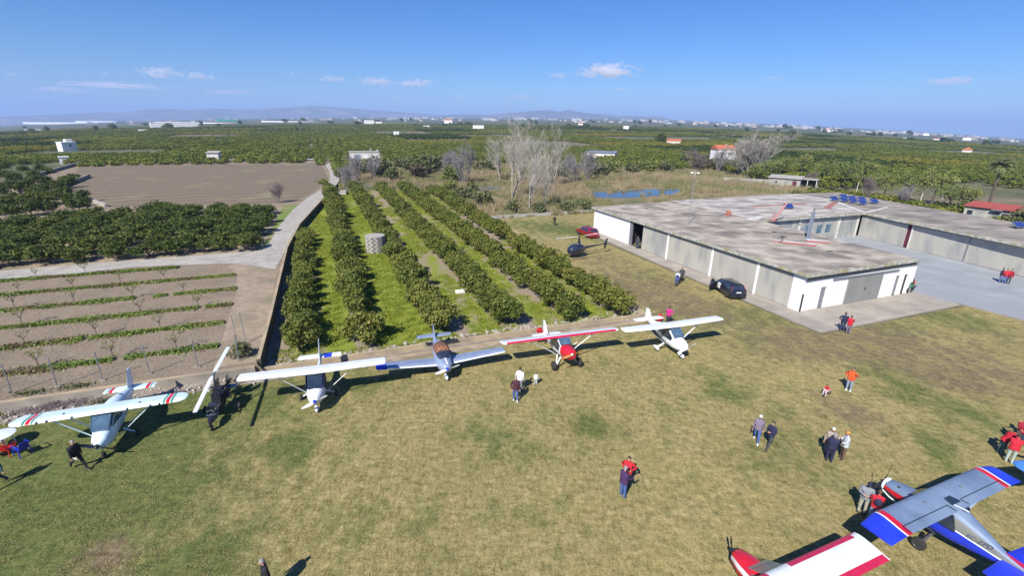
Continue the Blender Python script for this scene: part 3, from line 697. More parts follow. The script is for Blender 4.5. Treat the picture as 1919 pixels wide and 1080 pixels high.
def plane_silver():
    t = empty('light_aircraft', (-4.75, 29.75, 0), R(-71), 'silver blue low-wing plane with brown canopy cover between two white-winged planes', 'aircraft', AIR)
    fz = [(1.78, 0.14, 0.92, 1.2), (1.66, 0.30, 0.72, 1.3), (1.2, 0.46, 0.58, 1.36), (0.7, 0.53, 0.52, 1.40), (0.0, 0.55, 0.5, 1.44), (-0.9, 0.50, 0.55, 1.42), (-1.7, 0.34, 0.72, 1.34), (-2.6, 0.19, 0.92, 1.28), (-3.4, 0.08, 1.05, 1.24)]
    mb = MB(); mb.rings([sec(*f, 16, 2.5) for f in fz]); mb.build('fuselage', 'silver_paint', t, smooth=True, autos=60)
    def mf(y, c, u): return 1 if y < -3.75 else (2 if c < 0.07 else 0)
    wing_mb(span_stations(8.9, 0.75, 1.3, 0.78, 0.14, cuts=(0.5, 3.75), taper=0.72, dih=0.07, round_tip=0.15), mf).build('wing', ['silver_paint', 'blue_paint', 'white_paint'], t, smooth=True)
    wing_mb(span_stations(2.5, -2.9, 0.7, 1.28, 0.05, taper=0.75)).build('tailplane', 'silver_paint', t, smooth=True)
    fin_mb([(1.2, -2.2, 1.4, 0.06), (1.5, -2.75, 0.85, 0.05), (1.8, -3.0, 0.62, 0.04), (2.1, -3.2, 0.42, 0.02)]).build('fin', 'silver_paint', t, smooth=True)
    mb = MB(); mb.rings([sec(x, hw, 1.25, z1, 14, 2.2) for x, hw, z1 in ((0.85, 0.30, 1.42), (0.55, 0.46, 1.66), (0.15, 0.52, 1.88), (-0.4, 0.52, 1.92), (-0.9, 0.43, 1.8), (-1.5, 0.24, 1.5))])
    c = mb.build('canopy', 'window_dark', t, smooth=True)
    mb = MB(); mb.rings([sec(x, hw + 0.012, 1.3, z1 + 0.014, 14, 2.2) for x, hw, z1 in ((0.42, 0.48, 1.74), (0.15, 0.52, 1.88), (-0.4, 0.52, 1.92), (-0.9, 0.43, 1.8), (-1.4, 0.27, 1.55))], cap=False)
    cv = mb.build('canopy_cover', 'cover_brown', c, smooth=True)
    mb = MB()
    for a, b in (((0.33, 0.34), (0.10, 0.22)), ((0.10, 0.22), (0.33, 0.08)), ((0.33, 0.08), (0.10, -0.06)), ((0.10, -0.06), (0.33, -0.12)), ((0.33, -0.30), (0.12, -0.20)), ((0.33, -0.16), (0.12, -0.28))):
        def zz(x, y): return 1.92 - 0.42 * max(0, x) - 0.55 * y * y + 0.02 * (x < 0.2)
        pts = [(a[0] + (b[0] - a[0]) * k / 4, a[1] + (b[1] - a[1]) * k / 4) for k in range(5)]
        mb.tube([(x, y, zz(x, y)) for x, y in pts], 0.035, 5)
    mb.build('cover_marking', 'cover_orange', cv)
    mb = MB(); mb.box((1.25, 0.05, 1.372), (0.9, 0.09, 0.012), ry=0.07); mb.build('nose_stripe', 'white_paint', t)
    for s in (1, -1):
        strut(t, (-0.25, 1.1 * s, 0.8), (-0.25, 1.15 * s, 0.25), 0.04, 'alloy', 'landing_gear_leg'); wheel(t, (-0.25, 1.2 * s, 0.2), 0.2)
        mb = MB(); mb.lathe([(0.03, 0), (0.07, 0.01), (0.07, 0.03), (0.03, 0.035)], (1.70, 0.16 * s, 1.02), 'X', 10); mb.build('air_inlet', 'dark_inside', t)
    strut(t, (1.2, 0, 0.6), (1.3, 0, 0.2), 0.035, 'alloy', 'landing_gear_leg'); wheel(t, (1.32, 0, 0.18), 0.18, 0.12); spat(t, (1.32, 0, 0.22), 0.18)
    propeller(t, 1.78, 1.06, 1.7, 0.25, 'white_paint', 'blue_paint', blades=2)

def plane_red():
    t = empty('light_aircraft', (3.65, 31.35, 0), R(-72), 'red and white high-wing taildragger plane with big tyres and wooden propeller', 'aircraft', AIR)
    # tail-down stance: everything hangs from a pitched body
    pit = R(9)
    def tl(x, y, z): return (x * math.cos(pit) - (z - 1.2) * math.sin(pit), y, 1.2 + x * math.sin(pit) + (z - 1.2) * math.cos(pit))
    def tilt(mb): mb.v = [tl(*p) for p in mb.v]; return mb
    fz = [(1.78, 0.16, 0.98, 1.28), (1.70, 0.34, 0.78, 1.44), (1.3, 0.42, 0.72, 1.52), (0.75, 0.46, 0.68, 1.58)]
    mb = MB(); mb.rings([sec(*f, 16, 3.0) for f in fz]); tilt(mb).build('cowling', 'red_paint', t, smooth=True, autos=50)
    fz = [(0.74, 0.46, 0.68, 1.58), (0.25, 0.47, 0.66, 1.70), (0.2, 0.47, 0.66, 2.02), (-0.75, 0.45, 0.68, 2.0), (-1.1, 0.38, 0.76, 1.75), (-2.4, 0.2, 0.98, 1.5), (-3.4, 0.07, 1.14, 1.36)]
    mb = MB(); mb.rings([sec(*f, 16, 3.2) for f in fz], mf=lambda i, k: 1 if (i > 2 and 2 <= k <= 5) else 0); tilt(mb).build('fuselage', ['cream_paint', 'crimson_paint'], t, smooth=True, autos=45)
    def mf(y, c, u): return 1 if (c < 0.18 and abs(y) < 4.2) else 0
    w_ = wing_mb(span_stations(9.0, 0.40, 1.08, 2.02, 0.12, cuts=(0.48, 4.2), round_tip=0.12), mf); tilt(w_).build('wing', ['white_paint', 'crimson_paint'], t, smooth=True)
    wing_mb(span_stations(2.3, -2.75, 0.75, 1.36, 0.045, taper=0.8)).v
    w_ = wing_mb(span_stations(2.3, -2.75, 0.75, 1.36, 0.045, taper=0.8)); tilt(w_).build('tailplane', 'white_paint', t, smooth=True)
    f_ = fin_mb([(1.3, -2.3, 1.3, 0.05), (1.6, -2.75, 0.95, 0.045), (2.0, -2.95, 0.72, 0.035), (2.4, -3.2, 0.4, 0.02)]); tilt(f_).build('fin', 'white_paint', t, smooth=True)
    glass_patch(t, [[tl(0.82, 0.42, 1.6), tl(0.82, -0.42, 1.6), tl(0.3, -0.44, 2.06), tl(0.3, 0.44, 2.06)]], 'window_blue')
    for s in (1, -1):
        glass_patch(t, [[tl(0.7, 0.475 * s, 1.55), tl(0.2, 0.485 * s, 1.93), tl(-0.75, 0.475 * s, 1.93), tl(-0.95, 0.455 * s, 1.25), tl(0.5, 0.482 * s, 1.1)][::s]], 'window_dark', 'side_window')
        strut(t, tl(0.15, 0.46 * s, 0.72), tl(0.15, 2.5 * s, 1.98), 0.028); strut(t, tl(-0.3, 0.46 * s, 0.74), tl(-0.45, 2.5 * s, 1.98), 0.022)
        strut(t, tl(0.75, 0.4 * s, 0.75), (1.0, 0.82 * s, 0.34), 0.05, 'white_paint', 'landing_gear_leg'); strut(t, tl(0.1, 0.4 * s, 0.72), (0.95, 0.8 * s, 0.36), 0.03, 'white_paint', 'gear_brace')
        wheel(t, (1.0, 0.98 * s, 0.33), 0.33, 0.24)
        strut(t, tl(-0.3, 3.6 * s, 1.98), tl(-0.3, 3.6 * s, 1.75), 0.015, 'crimson_paint', 'tie_down')
    wheel(t, (-3.15, 0, 0.1), 0.1, 0.06); strut(t, tl(-3.2, 0, 1.15), (-3.15, 0, 0.12), 0.025, 'dark_metal', 'landing_gear_leg')
    p_ = MB(); o = propeller(t, 0, 0, 1.75, 0.22, 'wood_prop', 'cream_paint', sl=0.16, sr=0.09)
    o.rotation_euler = (0, -pit, 0); o.location = tl(1.78, 0, 1.16)

def plane_white_spats():
    t = empty('light_aircraft', (12.05, 33.75, 0), R(-73), 'white high-wing plane with wheel spats, rightmost in the row by the orchard corner', 'aircraft', AIR)
    t.rotation_euler.z = R(-72)
    t.location = (12.25, 33.4, 0)
    fz = [(1.72, 0.15, 0.92, 1.2), (1.62, 0.30, 0.74, 1.3), (1.2, 0.45, 0.6, 1.42), (0.75, 0.52, 0.54, 1.5), (0.3, 0.54, 0.52, 1.66), (0.0, 0.54, 0.52, 2.1), (-0.7, 0.52, 0.56, 2.1), (-1.2, 0.42, 0.68, 1.9), (-2.2, 0.24, 0.92, 1.55), (-3.4, 0.08, 1.12, 1.36)]
    mb = MB(); mb.rings([sec(*f, 16, 2.6) for f in fz]); mb.build('fuselage', 'white_paint', t, smooth=True, autos=60)
    wing_mb(span_stations(8.7, 0.40, 1.02, 2.15, 0.11, cuts=(2.3,), taper=0.88, dih=0.02, round_tip=0.14)).build('wing', 'white_paint', t, smooth=True)
    wing_mb(span_stations(2.6, -2.95, 0.72, 1.36, 0.05, taper=0.8)).build('tailplane', 'white_paint', t, smooth=True)
    fin_mb([(1.3, -2.3, 1.4, 0.06), (1.6, -2.8, 0.95, 0.05), (1.9, -3.05, 0.7, 0.04), (2.2, -3.25, 0.45, 0.02)]).build('fin', 'white_paint', t, smooth=True)
    glass_patch(t, [[(0.85, 0.42, 1.5), (0.85, -0.42, 1.5), (0.15, -0.46, 2.1), (0.15, 0.46, 2.1)]], 'window_blue')
    for s in (1, -1):
        glass_patch(t, [[(0.7, 0.535 * s, 1.48), (0.05, 0.55 * s, 2.0), (-0.55, 0.545 * s, 2.0), (-0.6, 0.55 * s, 1.2), (0.6, 0.545 * s, 1.2)][::s]], 'window_dark', 'side_window')
        glass_patch(t, [[(-0.68, 0.535 * s, 1.95), (-1.15, 0.46 * s, 1.8), (-1.1, 0.47 * s, 1.35), (-0.68, 0.54 * s, 1.3)][::s]], 'window_blue', 'rear_window')
        strut(t, (0.1, 0.5 * s, 0.66), (0.05, 2.3 * s, 2.12), 0.035)
        strut(t, (-0.3, 0.4 * s, 0.62), (-0.35, 0.98 * s, 0.28), 0.05, 'white_paint', 'landing_gear_leg'); wheel(t, (-0.35, 1.03 * s, 0.19), 0.19); spat(t, (-0.35, 1.03 * s, 0.24))
        mb = MB(); mb.ball((1.62, 0.17 * s, 1.02), (0.05, 0.05, 0.05), 0, 8, 5); mb.build('air_inlet', 'dark_inside', t)
    strut(t, (1.2, 0, 0.68), (1.3, 0, 0.25), 0.06, 'white_paint', 'landing_gear_leg'); wheel(t, (1.32, 0, 0.17), 0.17, 0.12); spat(t, (1.32, 0, 0.23))
    propeller(t, 1.72, 1.06, 1.65, 0.35, 'white_paint', 'white_paint')

def plane_striped():
    # bottom right: seen from behind and above, nose pointing up-left
    t = empty('light_aircraft', (17.95, 15.95, 0), R(113), 'steel blue high-wing plane with blue, white and red striped wing tips, bottom right', 'aircraft', AIR)
    def ring_st(x, hw, z0, z1): return sec(x, hw, z0, z1, 20, 3.4)
    fz = [(2.02, 0.14, 1.08, 1.34), (1.95, 0.30, 0.86, 1.42), (1.6, 0.40, 0.74, 1.5), (1.0, 0.48, 0.66, 1.6), (0.5, 0.52, 0.62, 1.75), (0.25, 0.54, 0.62, 2.04), (-0.62, 0.5, 0.62, 2.04), (-0.85, 0.44, 0.64, 1.96), (-1.45, 0.31, 0.70, 1.70), (-2.15, 0.17, 0.80, 1.38), (-2.9, 0.06, 0.92, 1.16)]
    def mf(i, k):
        # ring index 0 = +Y side, 5 = top, 10 = -Y, 15 = belly
        if i <= 2: return 1 if 10 < k < 20 else (2 if k in (0, 9, 10, 19) else 0)
        if 10 <= k <= 19: return 3
        return 4 if (i >= 6 and k in (0, 1, 8, 9)) else 0
    mb = MB(); mb.rings([ring_st(*f) for f in fz], 0, True, mf); mb.build('fuselage', ['steel_blue_skin', 'black_paint', 'red_paint', 'blue_paint', 'grass_reflection_skin'], t, smooth=True, autos=50)
    for s in (1, -1):   # white line that sweeps along the side
        mb = MB(); pts = []
        for f in fz[6:]:
            r_ = ring_st(*f); k = 0 if s > 0 else 10
            pts.append(Vector(r_[k]) + Vector((0, 0.004 * s, 0.0)))
        mb.tube(pts, 0.028, 5); mb.build('white_line', 'white_paint', t)
        mb = MB(); pts = []
        for f in fz[1:4]:
            r_ = ring_st(*f); k = 19 if s > 0 else 11
            pts.append(Vector(r_[k]) + Vector((0, 0.012 * s, 0.0)))
        mb.tube(pts, 0.03, 5); mb.build('white_line', 'white_paint', t)
    H = 4.5
    def mw(y, c, u):
        a = abs(y)
        return 1 if a > H - 0.92 else (2 if a > H - 1.0 else (3 if a > H - 1.28 else 0))
    st = span_stations(2 * H, 0.6, 1.24, 2.08, 0.16, cuts=(H - 0.92, H - 1.0, H - 1.28, 0.6), round_tip=0.0)
    st = [(y, xl - (0.12 if abs(y) > H - 0.05 else 0.0), ch - (0.12 if abs(y) > H - 0.05 else 0), z - (0.10 if abs(y) > H - 0.05 else 0), th * (0.4 if abs(y) > H - 0.05 else 1)) for y, xl, ch, z, th in st]
    wing_mb(st, mw).build('wing', ['steel_blue_skin', 'blue_paint', 'white_paint', 'red_paint'], t, smooth=True)
    mb = MB(); mb.poly([(-0.05, 0.20), (-0.05, -0.20), (-0.42, -0.28), (-0.42, 0.28)], 2.19, 2.205); mb.build('skylight', 'window_dark', t)
    mb = MB(); mb.box((-0.62, 0.1, 2.15), (0.5, 0.05, 0.02), rz=0.2); mb.build('skylight_seal', 'white_paint', t)
    for y in (1.25, -1.25):
        mb = MB(); mb.lathe([(0.07, 0), (0.07, 0.02), (0.045, 0.03), (0.01, 0.03)], (0.05, y, 2.232), 'Z', 12); mb.build('fuel_cap', 'alloy', t)
    for s in (1, -1):
        m_ = MB(); m_.box((-0.33, 1.9 * s, 2.185), (0.02, 2.9, 0.012)); m_.box((-0.48, 0.46 * s, 2.16), (0.3, 0.02, 0.012)); m_.box((-0.48, 3.34 * s, 2.16), (0.3, 0.02, 0.012)); m_.build('flaperon_gap', 'dark_metal', t)
    glass_patch(t, [[(0.98, 0.44, 1.6), (0.98, -0.44, 1.6), (0.5, -0.48, 2.02), (0.5, 0.48, 2.02)]], 'window_dark')
    for s in (1, -1):
        glass_patch(t, [[(0.7, 0.53 * s, 1.6), (0.3, 0.555 * s, 1.95), (-0.65, 0.555 * s, 1.95), (-0.85, 0.545 * s, 1.3), (0.5, 0.55 * s, 1.2)][::s]], 'window_dark', 'side_window')
        strut(t, (0.2, 0.52 * s, 0.7), (0.15, 2.3 * s, 2.02), 0.03, 'steel_blue_skin'); strut(t, (-0.3, 0.52 * s, 0.7), (-0.4, 2.3 * s, 2.02), 0.03, 'steel_blue_skin')
        strut(t, (-0.2, 0.45 * s, 0.66), (-0.15, 1.05 * s, 0.3), 0.045, 'dark_metal', 'landing_gear_leg'); wheel(t, (-0.15, 1.15 * s, 0.27), 0.27, 0.18)
        Mt = Matrix.Translation((-1.50, 0.312 * s, 1.36)) @ Matrix.Rotation(R(11) * s, 4, 'Z') @ Matrix.Rotation(R(0 if s < 0 else 180), 4, 'Z') @ Matrix.Rotation(R(80), 4, 'X')
        text_on(t, 'EC-ZPD', 0.23, Mt, name='registration_lettering')
    strut(t, (1.35, 0, 0.75), (1.4, 0, 0.25), 0.04, 'dark_metal', 'landing_gear_leg'); wheel(t, (1.42, 0, 0.22), 0.22, 0.15)
    wing_mb(span_stations(2.9, -2.15, 1.0, 1.08, 0.06, cuts=(0.35,), taper=0.9), lambda y, c, u: 0).build('tailplane', 'blue_paint', t, smooth=True)
    fin_mb([(1.1, -1.8, 1.3, 0.06), (1.4, -2.2, 0.95, 0.05), (1.8, -2.4, 0.8, 0.04), (2.2, -2.6, 0.55, 0.02)], lambda z: 0 if z < 1.5 else 1).build('fin', ['crimson_paint', 'blue_paint'], t, smooth=True)
    mb = MB(); mb.lathe([(0.28, 0), (0.33, 0.05), (0.31, 0.12), (0.2, 0.16)], (1.93, 0, 1.18), 'X', 16); mb.build('cowl_ring', 'white_paint', t, smooth=True)
    propeller(t, 2.06, 1.2, 1.7, 1.9, 'black_paint', 'black_paint', blades=3, sr=0.1)
    mb = MB(); mb.ball((1.45, 0.2, 1.5), (0.1, 0.06, 0.03), 0, 8, 5); mb.build('cowl_vent', 'dark_inside', t)

def plane_red_edged():
    t = empty('light_aircraft', (9.1, 12.2, 0), R(111), 'red nosed plane with white wing edged in red, cut off by the bottom edge', 'aircraft', AIR)
    t.location = (9.43, 12.12, 0); t.rotation_euler.z = R(113)
    fz = [(2.05, 0.13, 1.0, 1.25), (1.95, 0.3, 0.8, 1.36), (1.5, 0.42, 0.66, 1.46), (0.9, 0.5, 0.58, 1.56), (0.45, 0.54, 0.56, 1.7), (0.2, 0.54, 0.56, 1.98), (-0.8, 0.52, 0.58, 1.98), (-1.3, 0.42, 0.66, 1.7), (-2.6, 0.22, 0.85, 1.4), (-3.9, 0.07, 1.02, 1.2)]
    mb = MB(); mb.rings([sec(*f, 16, 2.8) for f in fz], 0, True, lambda i, k: 1 if i > 3 else (2 if k in (0, 7) else 0)); mb.build('fuselage', ['red_paint', 'white_paint', 'cream_paint'], t, smooth=True, autos=55)
    H = 4.15
    def mw(y, c, u):
        a = abs(y)
        if a > H - 0.06: return 2
        if u: return 1 if (c < 0.12 or c > 0.8) and a > 0.55 else 0
        return 1 if c < 0.1 else 0
    global PROF
    keep = PROF
    PROF = [(1.0, 0.0), (0.84, 0.2), (0.80, 0.26), (0.5, 0.72), (0.3, 0.98), (0.18, 0.9), (0.13, 0.8), (0.05, 0.5), (0.0, 0.0), (0.05, -0.32), (0.2, -0.42), (0.5, -0.34), (0.8, -0.16)]
    def mw2(y, c, u):
        a = abs(y)
        if a > H - 0.05: return 2
        if a < 0.5: return 0
        if c < 0.16 and not (0.05 < c < 0.16 and a > H - 0.3): return 1
        if c > 0.81: return 1
        return 0
    st = span_stations(2 * H, 0.5, 1.32, 2.0, 0.13, cuts=(0.5, H - 0.05, H - 0.3))
    wing_mb(st, mw2).build('wing', ['cream_paint', 'crimson_paint', 'white_paint'], t, smooth=True)
    PROF = keep
    wing_mb(span_stations(2.5, -3.2, 0.75, 1.25, 0.05)).build('tailplane', 'white_paint', t, smooth=True)
    fin_mb([(1.15, -2.7, 1.3, 0.06), (1.6, -3.2, 0.9, 0.05), (2.2, -3.5, 0.6, 0.02)]).build('fin', 'crimson_paint', t, smooth=True)
    glass_patch(t, [[(1.12, 0.44, 1.54), (1.12, -0.44, 1.54), (0.42, -0.5, 1.99), (0.42, 0.5, 1.99)]], 'clear_glass')
    for s in (1, -1):
        glass_patch(t, [[(0.9, 0.52 * s, 1.52), (0.3, 0.55 * s, 1.92), (-0.7, 0.54 * s, 1.92), (-0.7, 0.545 * s, 1.2), (0.7, 0.535 * s, 1.15)][::s]], 'clear_glass', 'side_window')
        strut(t, (0.1, 0.5 * s, 0.62), (0.1, 2.2 * s, 1.96), 0.03)
        strut(t, (-0.3, 0.4 * s, 0.6), (-0.35, 0.98 * s, 0.25), 0.04, 'white_paint', 'landing_gear_leg'); wheel(t, (-0.35, 1.03 * s, 0.2), 0.2)
    strut(t, (1.35, 0, 0.68), (1.42, 0, 0.25), 0.04, 'white_paint', 'landing_gear_leg'); wheel(t, (1.45, 0, 0.18), 0.18, 0.12)
    propeller(t, 2.08, 1.12, 1.65, 1.25, 'black_paint', 'dark_metal')

def plane_sky_blue():
    t = empty('light_aircraft', (27.15, 18.3, 0), R(97), 'plane with sky blue wing, only its tip showing at the right edge', 'aircraft', AIR)
    fz = [(1.9, 0.14, 0.95, 1.25), (1.6, 0.38, 0.7, 1.42), (0.8, 0.5, 0.56, 1.58), (0.2, 0.54, 0.56, 2.0), (-0.8, 0.52, 0.58, 2.0), (-1.5, 0.36, 0.7, 1.62), (-3.9, 0.07, 1.02, 1.2)]
    mb = MB(); mb.rings([sec(*f, 16, 2.8) for f in fz]); mb.build('fuselage', 'sky_blue_paint', t, smooth=True, autos=55)
    wing_mb(span_stations(8.4, 0.6, 1.3, 2.05, 0.13, round_tip=0.45)).build('wing', 'sky_blue_paint', t, smooth=True)
    wing_mb(span_stations(2.5, -3.2, 0.75, 1.25, 0.05)).build('tailplane', 'sky_blue_paint', t, smooth=True)
    fin_mb([(1.15, -2.7, 1.3, 0.06), (1.6, -3.2, 0.9, 0.05), (2.2, -3.5, 0.6, 0.02)]).build('fin', 'sky_blue_paint', t, smooth=True)
    glass_patch(t, [[(1.0, 0.44, 1.54), (1.0, -0.44, 1.54), (0.3, -0.5, 2.0), (0.3, 0.5, 2.0)]], 'window_dark')
    for s in (1, -1):
        strut(t, (-0.3, 0.4 * s, 0.6), (-0.35, 0.98 * s, 0.25), 0.04, 'white_paint', 'landing_gear_leg'); wheel(t, (-0.35, 1.03 * s, 0.2), 0.2)
    strut(t, (1.3, 0, 0.72), (1.35, 0, 0.25), 0.04, 'white_paint', 'landing_gear_leg'); wheel(t, (1.38, 0, 0.18), 0.18, 0.12)
    propeller(t, 1.92, 1.1, 1.6, 0.5, 'black_paint', 'dark_metal')

def gyrocopter():
    p = Vector((-16.95, 24.05, 0))
    t = empty('gyrocopter', p, R(-75), 'black open gyrocopter with long white rotor blade, beside the pale blue plane', 'gyrocopter', AIR)
    # rotor: blade direction measured on the ground plan
    rot = R(-71.5) - R(-75)
    mb = MB()
    mb.tube([(0.05, 0, 1.0), (-0.12, 0, 1.75), (-0.2, 0, 2.55)], 0.045, 8); mb.build('mast', 'dark_metal', t)
    hub = MB(); hub.box((-0.2, 0, 2.58), (0.5, 0.1, 0.09)); hub.lathe([(0.07, 2.5), (0.09, 2.56), (0.06, 2.66)], (-0.2, 0, 0), 'Z', 10); h = hub.build('rotor_head', 'galvanised', t)
    h.location = (0, 0, 0)
    for s in (1, -1):
        b = MB(); rr = []
        for q, w_ in ((0.25, 0.06), (0.5, 0.11), (3.75, 0.11), (3.85, 0.09)):
            rr.append([(q, w_, 0), (q, 0.4 * w_, 0.022), (q, -w_, 0.0), (q, 0.4 * w_, -0.012)])
        b.rings(rr); o = b.build('rotor_blade', 'white_paint', t, smooth=False)
        o.location = (-0.2, 0, 2.6); o.rotation_euler = (0, R(1.5), rot + (0 if s > 0 else PI))
    fr = MB()
    fr.tube([(1.75, 0, 0.42), (0.2, 0, 0.40), (-2.1, 0, 0.42)], 0.05, 8); fr.tube([(0.1, 0.0, 0.4), (0.05, 0, 1.05)], 0.06, 8)
    for s in (1, -1): fr.tube([(-0.45, 0, 0.42), (-0.5, 0.85 * s, 0.28)], 0.035, 6); fr.tube([(-0.5, 0.75 * s, 0.3), (-0.15, 0.15 * s, 0.95)], 0.025, 6)
    for s in (1, -1): fr.tube([(1.2, 0.2 * s, 0.5), (0.9, 0.3 * s, 1.05), (0.2, 0.3 * s, 0.95)], 0.03, 6); fr.tube([(0.1, 0.28 * s, 0.45), (-0.1, 0.28 * s, 1.3)], 0.03, 6); fr.tube([(-0.12, 0, 1.75), (-1.0, 0.25 * s, 0.7), (-1.9, 0.1 * s, 0.5)], 0.025, 6)
    fr.tube([(0.95, 0, 0.8), (0.8, 0, 1.2)], 0.025, 6); fr.box((0.78, 0, 1.22), (0.06, 0.4, 0.2), ry=-0.4)
    fr.build('frame', 'black_paint', t)
    pod = MB(); pod.rings([sec(x, hw, z0, z1, 12, 2.2) for x, hw, z0, z1 in ((1.7, 0.05, 0.5, 0.6), (1.45, 0.17, 0.42, 0.72), (1.0, 0.22, 0.38, 0.78), (0.6, 0.2, 0.4, 0.66))]); pod.build('nose_pod', 'black_paint', t, smooth=True)
    sc_ = MB(); sc_.rings([[(1.25 + 0.1 * j, 0.26 * math.cos(a) * (1 - .1 * j), 0.85 + 0.3 * math.sin(a) * 1.0) for a in (R(0), R(45), R(90), R(135), R(180))] for j in (0, 1)], cap=False); sc_.build('windscreen', 'clear_glass', t)
    st = MB(); st.box((0.35, 0, 0.78), (0.5, 0.46, 0.14)); st.box((0.08, 0, 1.15), (0.12, 0.46, 0.7), ry=-0.15); st.box((-0.05, 0, 1.62), (0.1, 0.3, 0.22)); st.build('seat', 'black_paint', t)
    en = MB(); en.box((-0.65, 0, 1.0), (0.75, 0.6, 0.62)); en.box((-0.25, 0, 0.7), (0.5, 0.5, 0.4)); en.box((-0.62, 0, 1.42), (0.35, 0.3, 0.2)); en.box((-0.6, 0.33, 1.0), (0.3, 0.28, 0.22)); en.box((-0.6, -0.33, 1.0), (0.3, 0.28, 0.22)); en.lathe([(0.1, -0.3), (0.1, 0.3)], (-0.7, 0, 1.3), 'Y', 10); en.build('engine', 'dark_metal', t)
    for s in (1, -1):
        e2 = MB(); e2.tube([(-0.45, 0.3 * s, 0.85), (-0.65, 0.4 * s, 0.7), (-1.0, 0.35 * s, 0.62)], 0.04, 7); e2.build('exhaust', 'galvanised', t)
    rd = MB(); rd.box((-0.3, 0.1, 1.36), (0.08, 0.36, 0.22), ry=-0.3); rd.build('radiator', 'galvanised', t)
    o = propeller(t, -1.3, 1.05, 1.6, 0.9, 'black_paint', 'dark_metal', blades=3, sl=-0.12)
    fn = fin_mb([(0.35, -1.75, 0.7, 0.03), (0.9, -1.75, 0.75, 0.03), (1.45, -1.9, 0.5, 0.02)]); fn.build('fin', 'dark_navy_gloss', t)
    for s in (1, -1):
        f2 = MB(); f2.box((-2.05, 0.55 * s, 0.95), (0.55, 0.03, 0.75)); f2.build('tail_plate', 'dark_navy_gloss', t)
        wheel(t, (-0.5, 0.92 * s, 0.2), 0.2)
    tp = MB(); tp.box((-2.05, 0, 0.72), (0.5, 1.12, 0.03)); tp.build('tailplane', 'dark_navy_gloss', t)
    wheel(t, (1.55, 0, 0.17), 0.17, 0.1); strut(t, (1.55, 0.0, 0.45), (1.55, 0.07, 0.17), 0.025, 'dark_metal', 'fork')

def helicopter():
    t = empty('helicopter', G(1082, 482), R(185), 'small black helicopter with thin tail boom parked near the red car', 'helicopter', AIR)
    p0 = Vector((8.35, 60.2, 0)); q0 = Vector((12.4, 62.6, 0)); t.location = p0; t.rotation_euler.z = toward(q0, p0)
    rr = []
    for x, hw, z0, z1 in ((1.5, 0.08, 0.85, 1.0), (1.38, 0.34, 0.62, 1.25), (1.05, 0.58, 0.46, 1.55), (0.55, 0.68, 0.42, 1.78), (0.0, 0.68, 0.42, 1.84), (-0.5, 0.58, 0.48, 1.74), (-0.9, 0.42, 0.62, 1.52), (-1.3, 0.2, 0.9, 1.3)):
        rr.append(sec(x, hw, z0, z1, 18, 2.2))
    mb = MB(); mb.rings(rr); mb.build('cabin', 'dark_navy_gloss', t, smooth=True, autos=70)
    rr = [sec(x, hw, z0, z1, 18, 2.2) for x, hw, z0, z1 in ((1.40, 0.33, 0.86, 1.25), (1.08, 0.58, 0.82, 1.56), (0.56, 0.69, 0.86, 1.79))]
    mb = MB(); mb.rings([[(p[0] + 0.008, p[1] * 1.01, p[2]) for p in r_] for r_ in rr], cap=False); mb.build('windscreen', 'window_dark', t, smooth=True)
    mb = MB(); mb.rings([sec(x, hw, z0, z1, 10, 2.0) for x, hw, z0, z1 in ((-1.1, 0.15, 1.0, 1.34), (-3.0, 0.09, 1.14, 1.34), (-4.7, 0.06, 1.24, 1.36))]); mb.build('tail_boom', 'black_paint', t, smooth=True)
    mb = MB(); rr = []
    for z, xl, ch, th in ((1.75, 0.1, 0.62, 0.16), (2.1, 0.02, 0.44, 0.13), (2.5, -0.05, 0.3, 0.1)): rr.append([(xl - c * ch, tt * th, z) for c, tt in [(1, 0), (0.6, 0.7), (0.25, 1), (0, 0), (0.25, -1), (0.6, -0.7)]])
    mb.rings(rr); mb.build('mast_fairing', 'black_paint', t, smooth=True)
    mb = MB(); mb.tube([(-0.18, 0, 2.4), (-0.18, 0, 2.72)], 0.05, 8); mb.box((-0.18, 0, 2.72), (0.4, 0.16, 0.09), rz=0.2); mb.build('rotor_head', 'dark_metal', t)
    bd = toward(G(1040, 456, 2.7), G(1122, 445, 2.7)) - t.rotation_euler.z
    for s, mts in ((1, ['cover_orange', 'plate_white', 'green_paint']), (-1, ['plate_white', 'plate_white', 'plate_white'])):
        b = MB(); rr = []
        for q in (0.2, 0.9, 1.3, 2.4, 3.6): rr.append([(q, 0.1, 0), (q, 0.03, 0.018), (q, -0.1, 0), (q, 0.03, -0.012)])
        b.rings(rr, 0, True, lambda i, k: min(2, i)) if s > 0 else b.rings(rr)
        o = b.build('rotor_blade', ['caporange_paint', 'white_paint', 'white_paint'] if s > 0 else 'white_paint', t)
        o.location = (-0.18, 0, 2.74); o.rotation_euler = (0, R(-1.5), bd + (0 if s > 0 else PI))
    fin_mb([(0.75, -4.45, 0.35, 0.03), (1.3, -4.5, 0.45, 0.03), (2.0, -4.75, 0.3, 0.02)]).build('tail_fin', 'black_paint', t)
    mb = MB()
    for a in (0.4, 0.4 + PI): mb.box((-4.65 + 0.26 * math.cos(a), 0.16, 1.3 + 0.26 * math.sin(a)), (0.5, 0.02, 0.08), ry=-a)
    mb.build('tail_rotor', 'black_paint', t)
    for s in (1, -1):
        mb = MB(); mb.tube([(1.35, 0.9 * s, 0.16), (1.15, 0.9 * s, 0.05), (-1.1, 0.9 * s, 0.05)], 0.035, 7); sk = mb.build('skid', 'dark_metal', t)
        for x in (0.7, -0.5):
            m2 = MB(); m2.tube([(x, 0.9 * s, 0.06), (x, 0.45 * s, 0.5)], 0.028, 6); m2.build('skid_leg', 'dark_metal', sk)

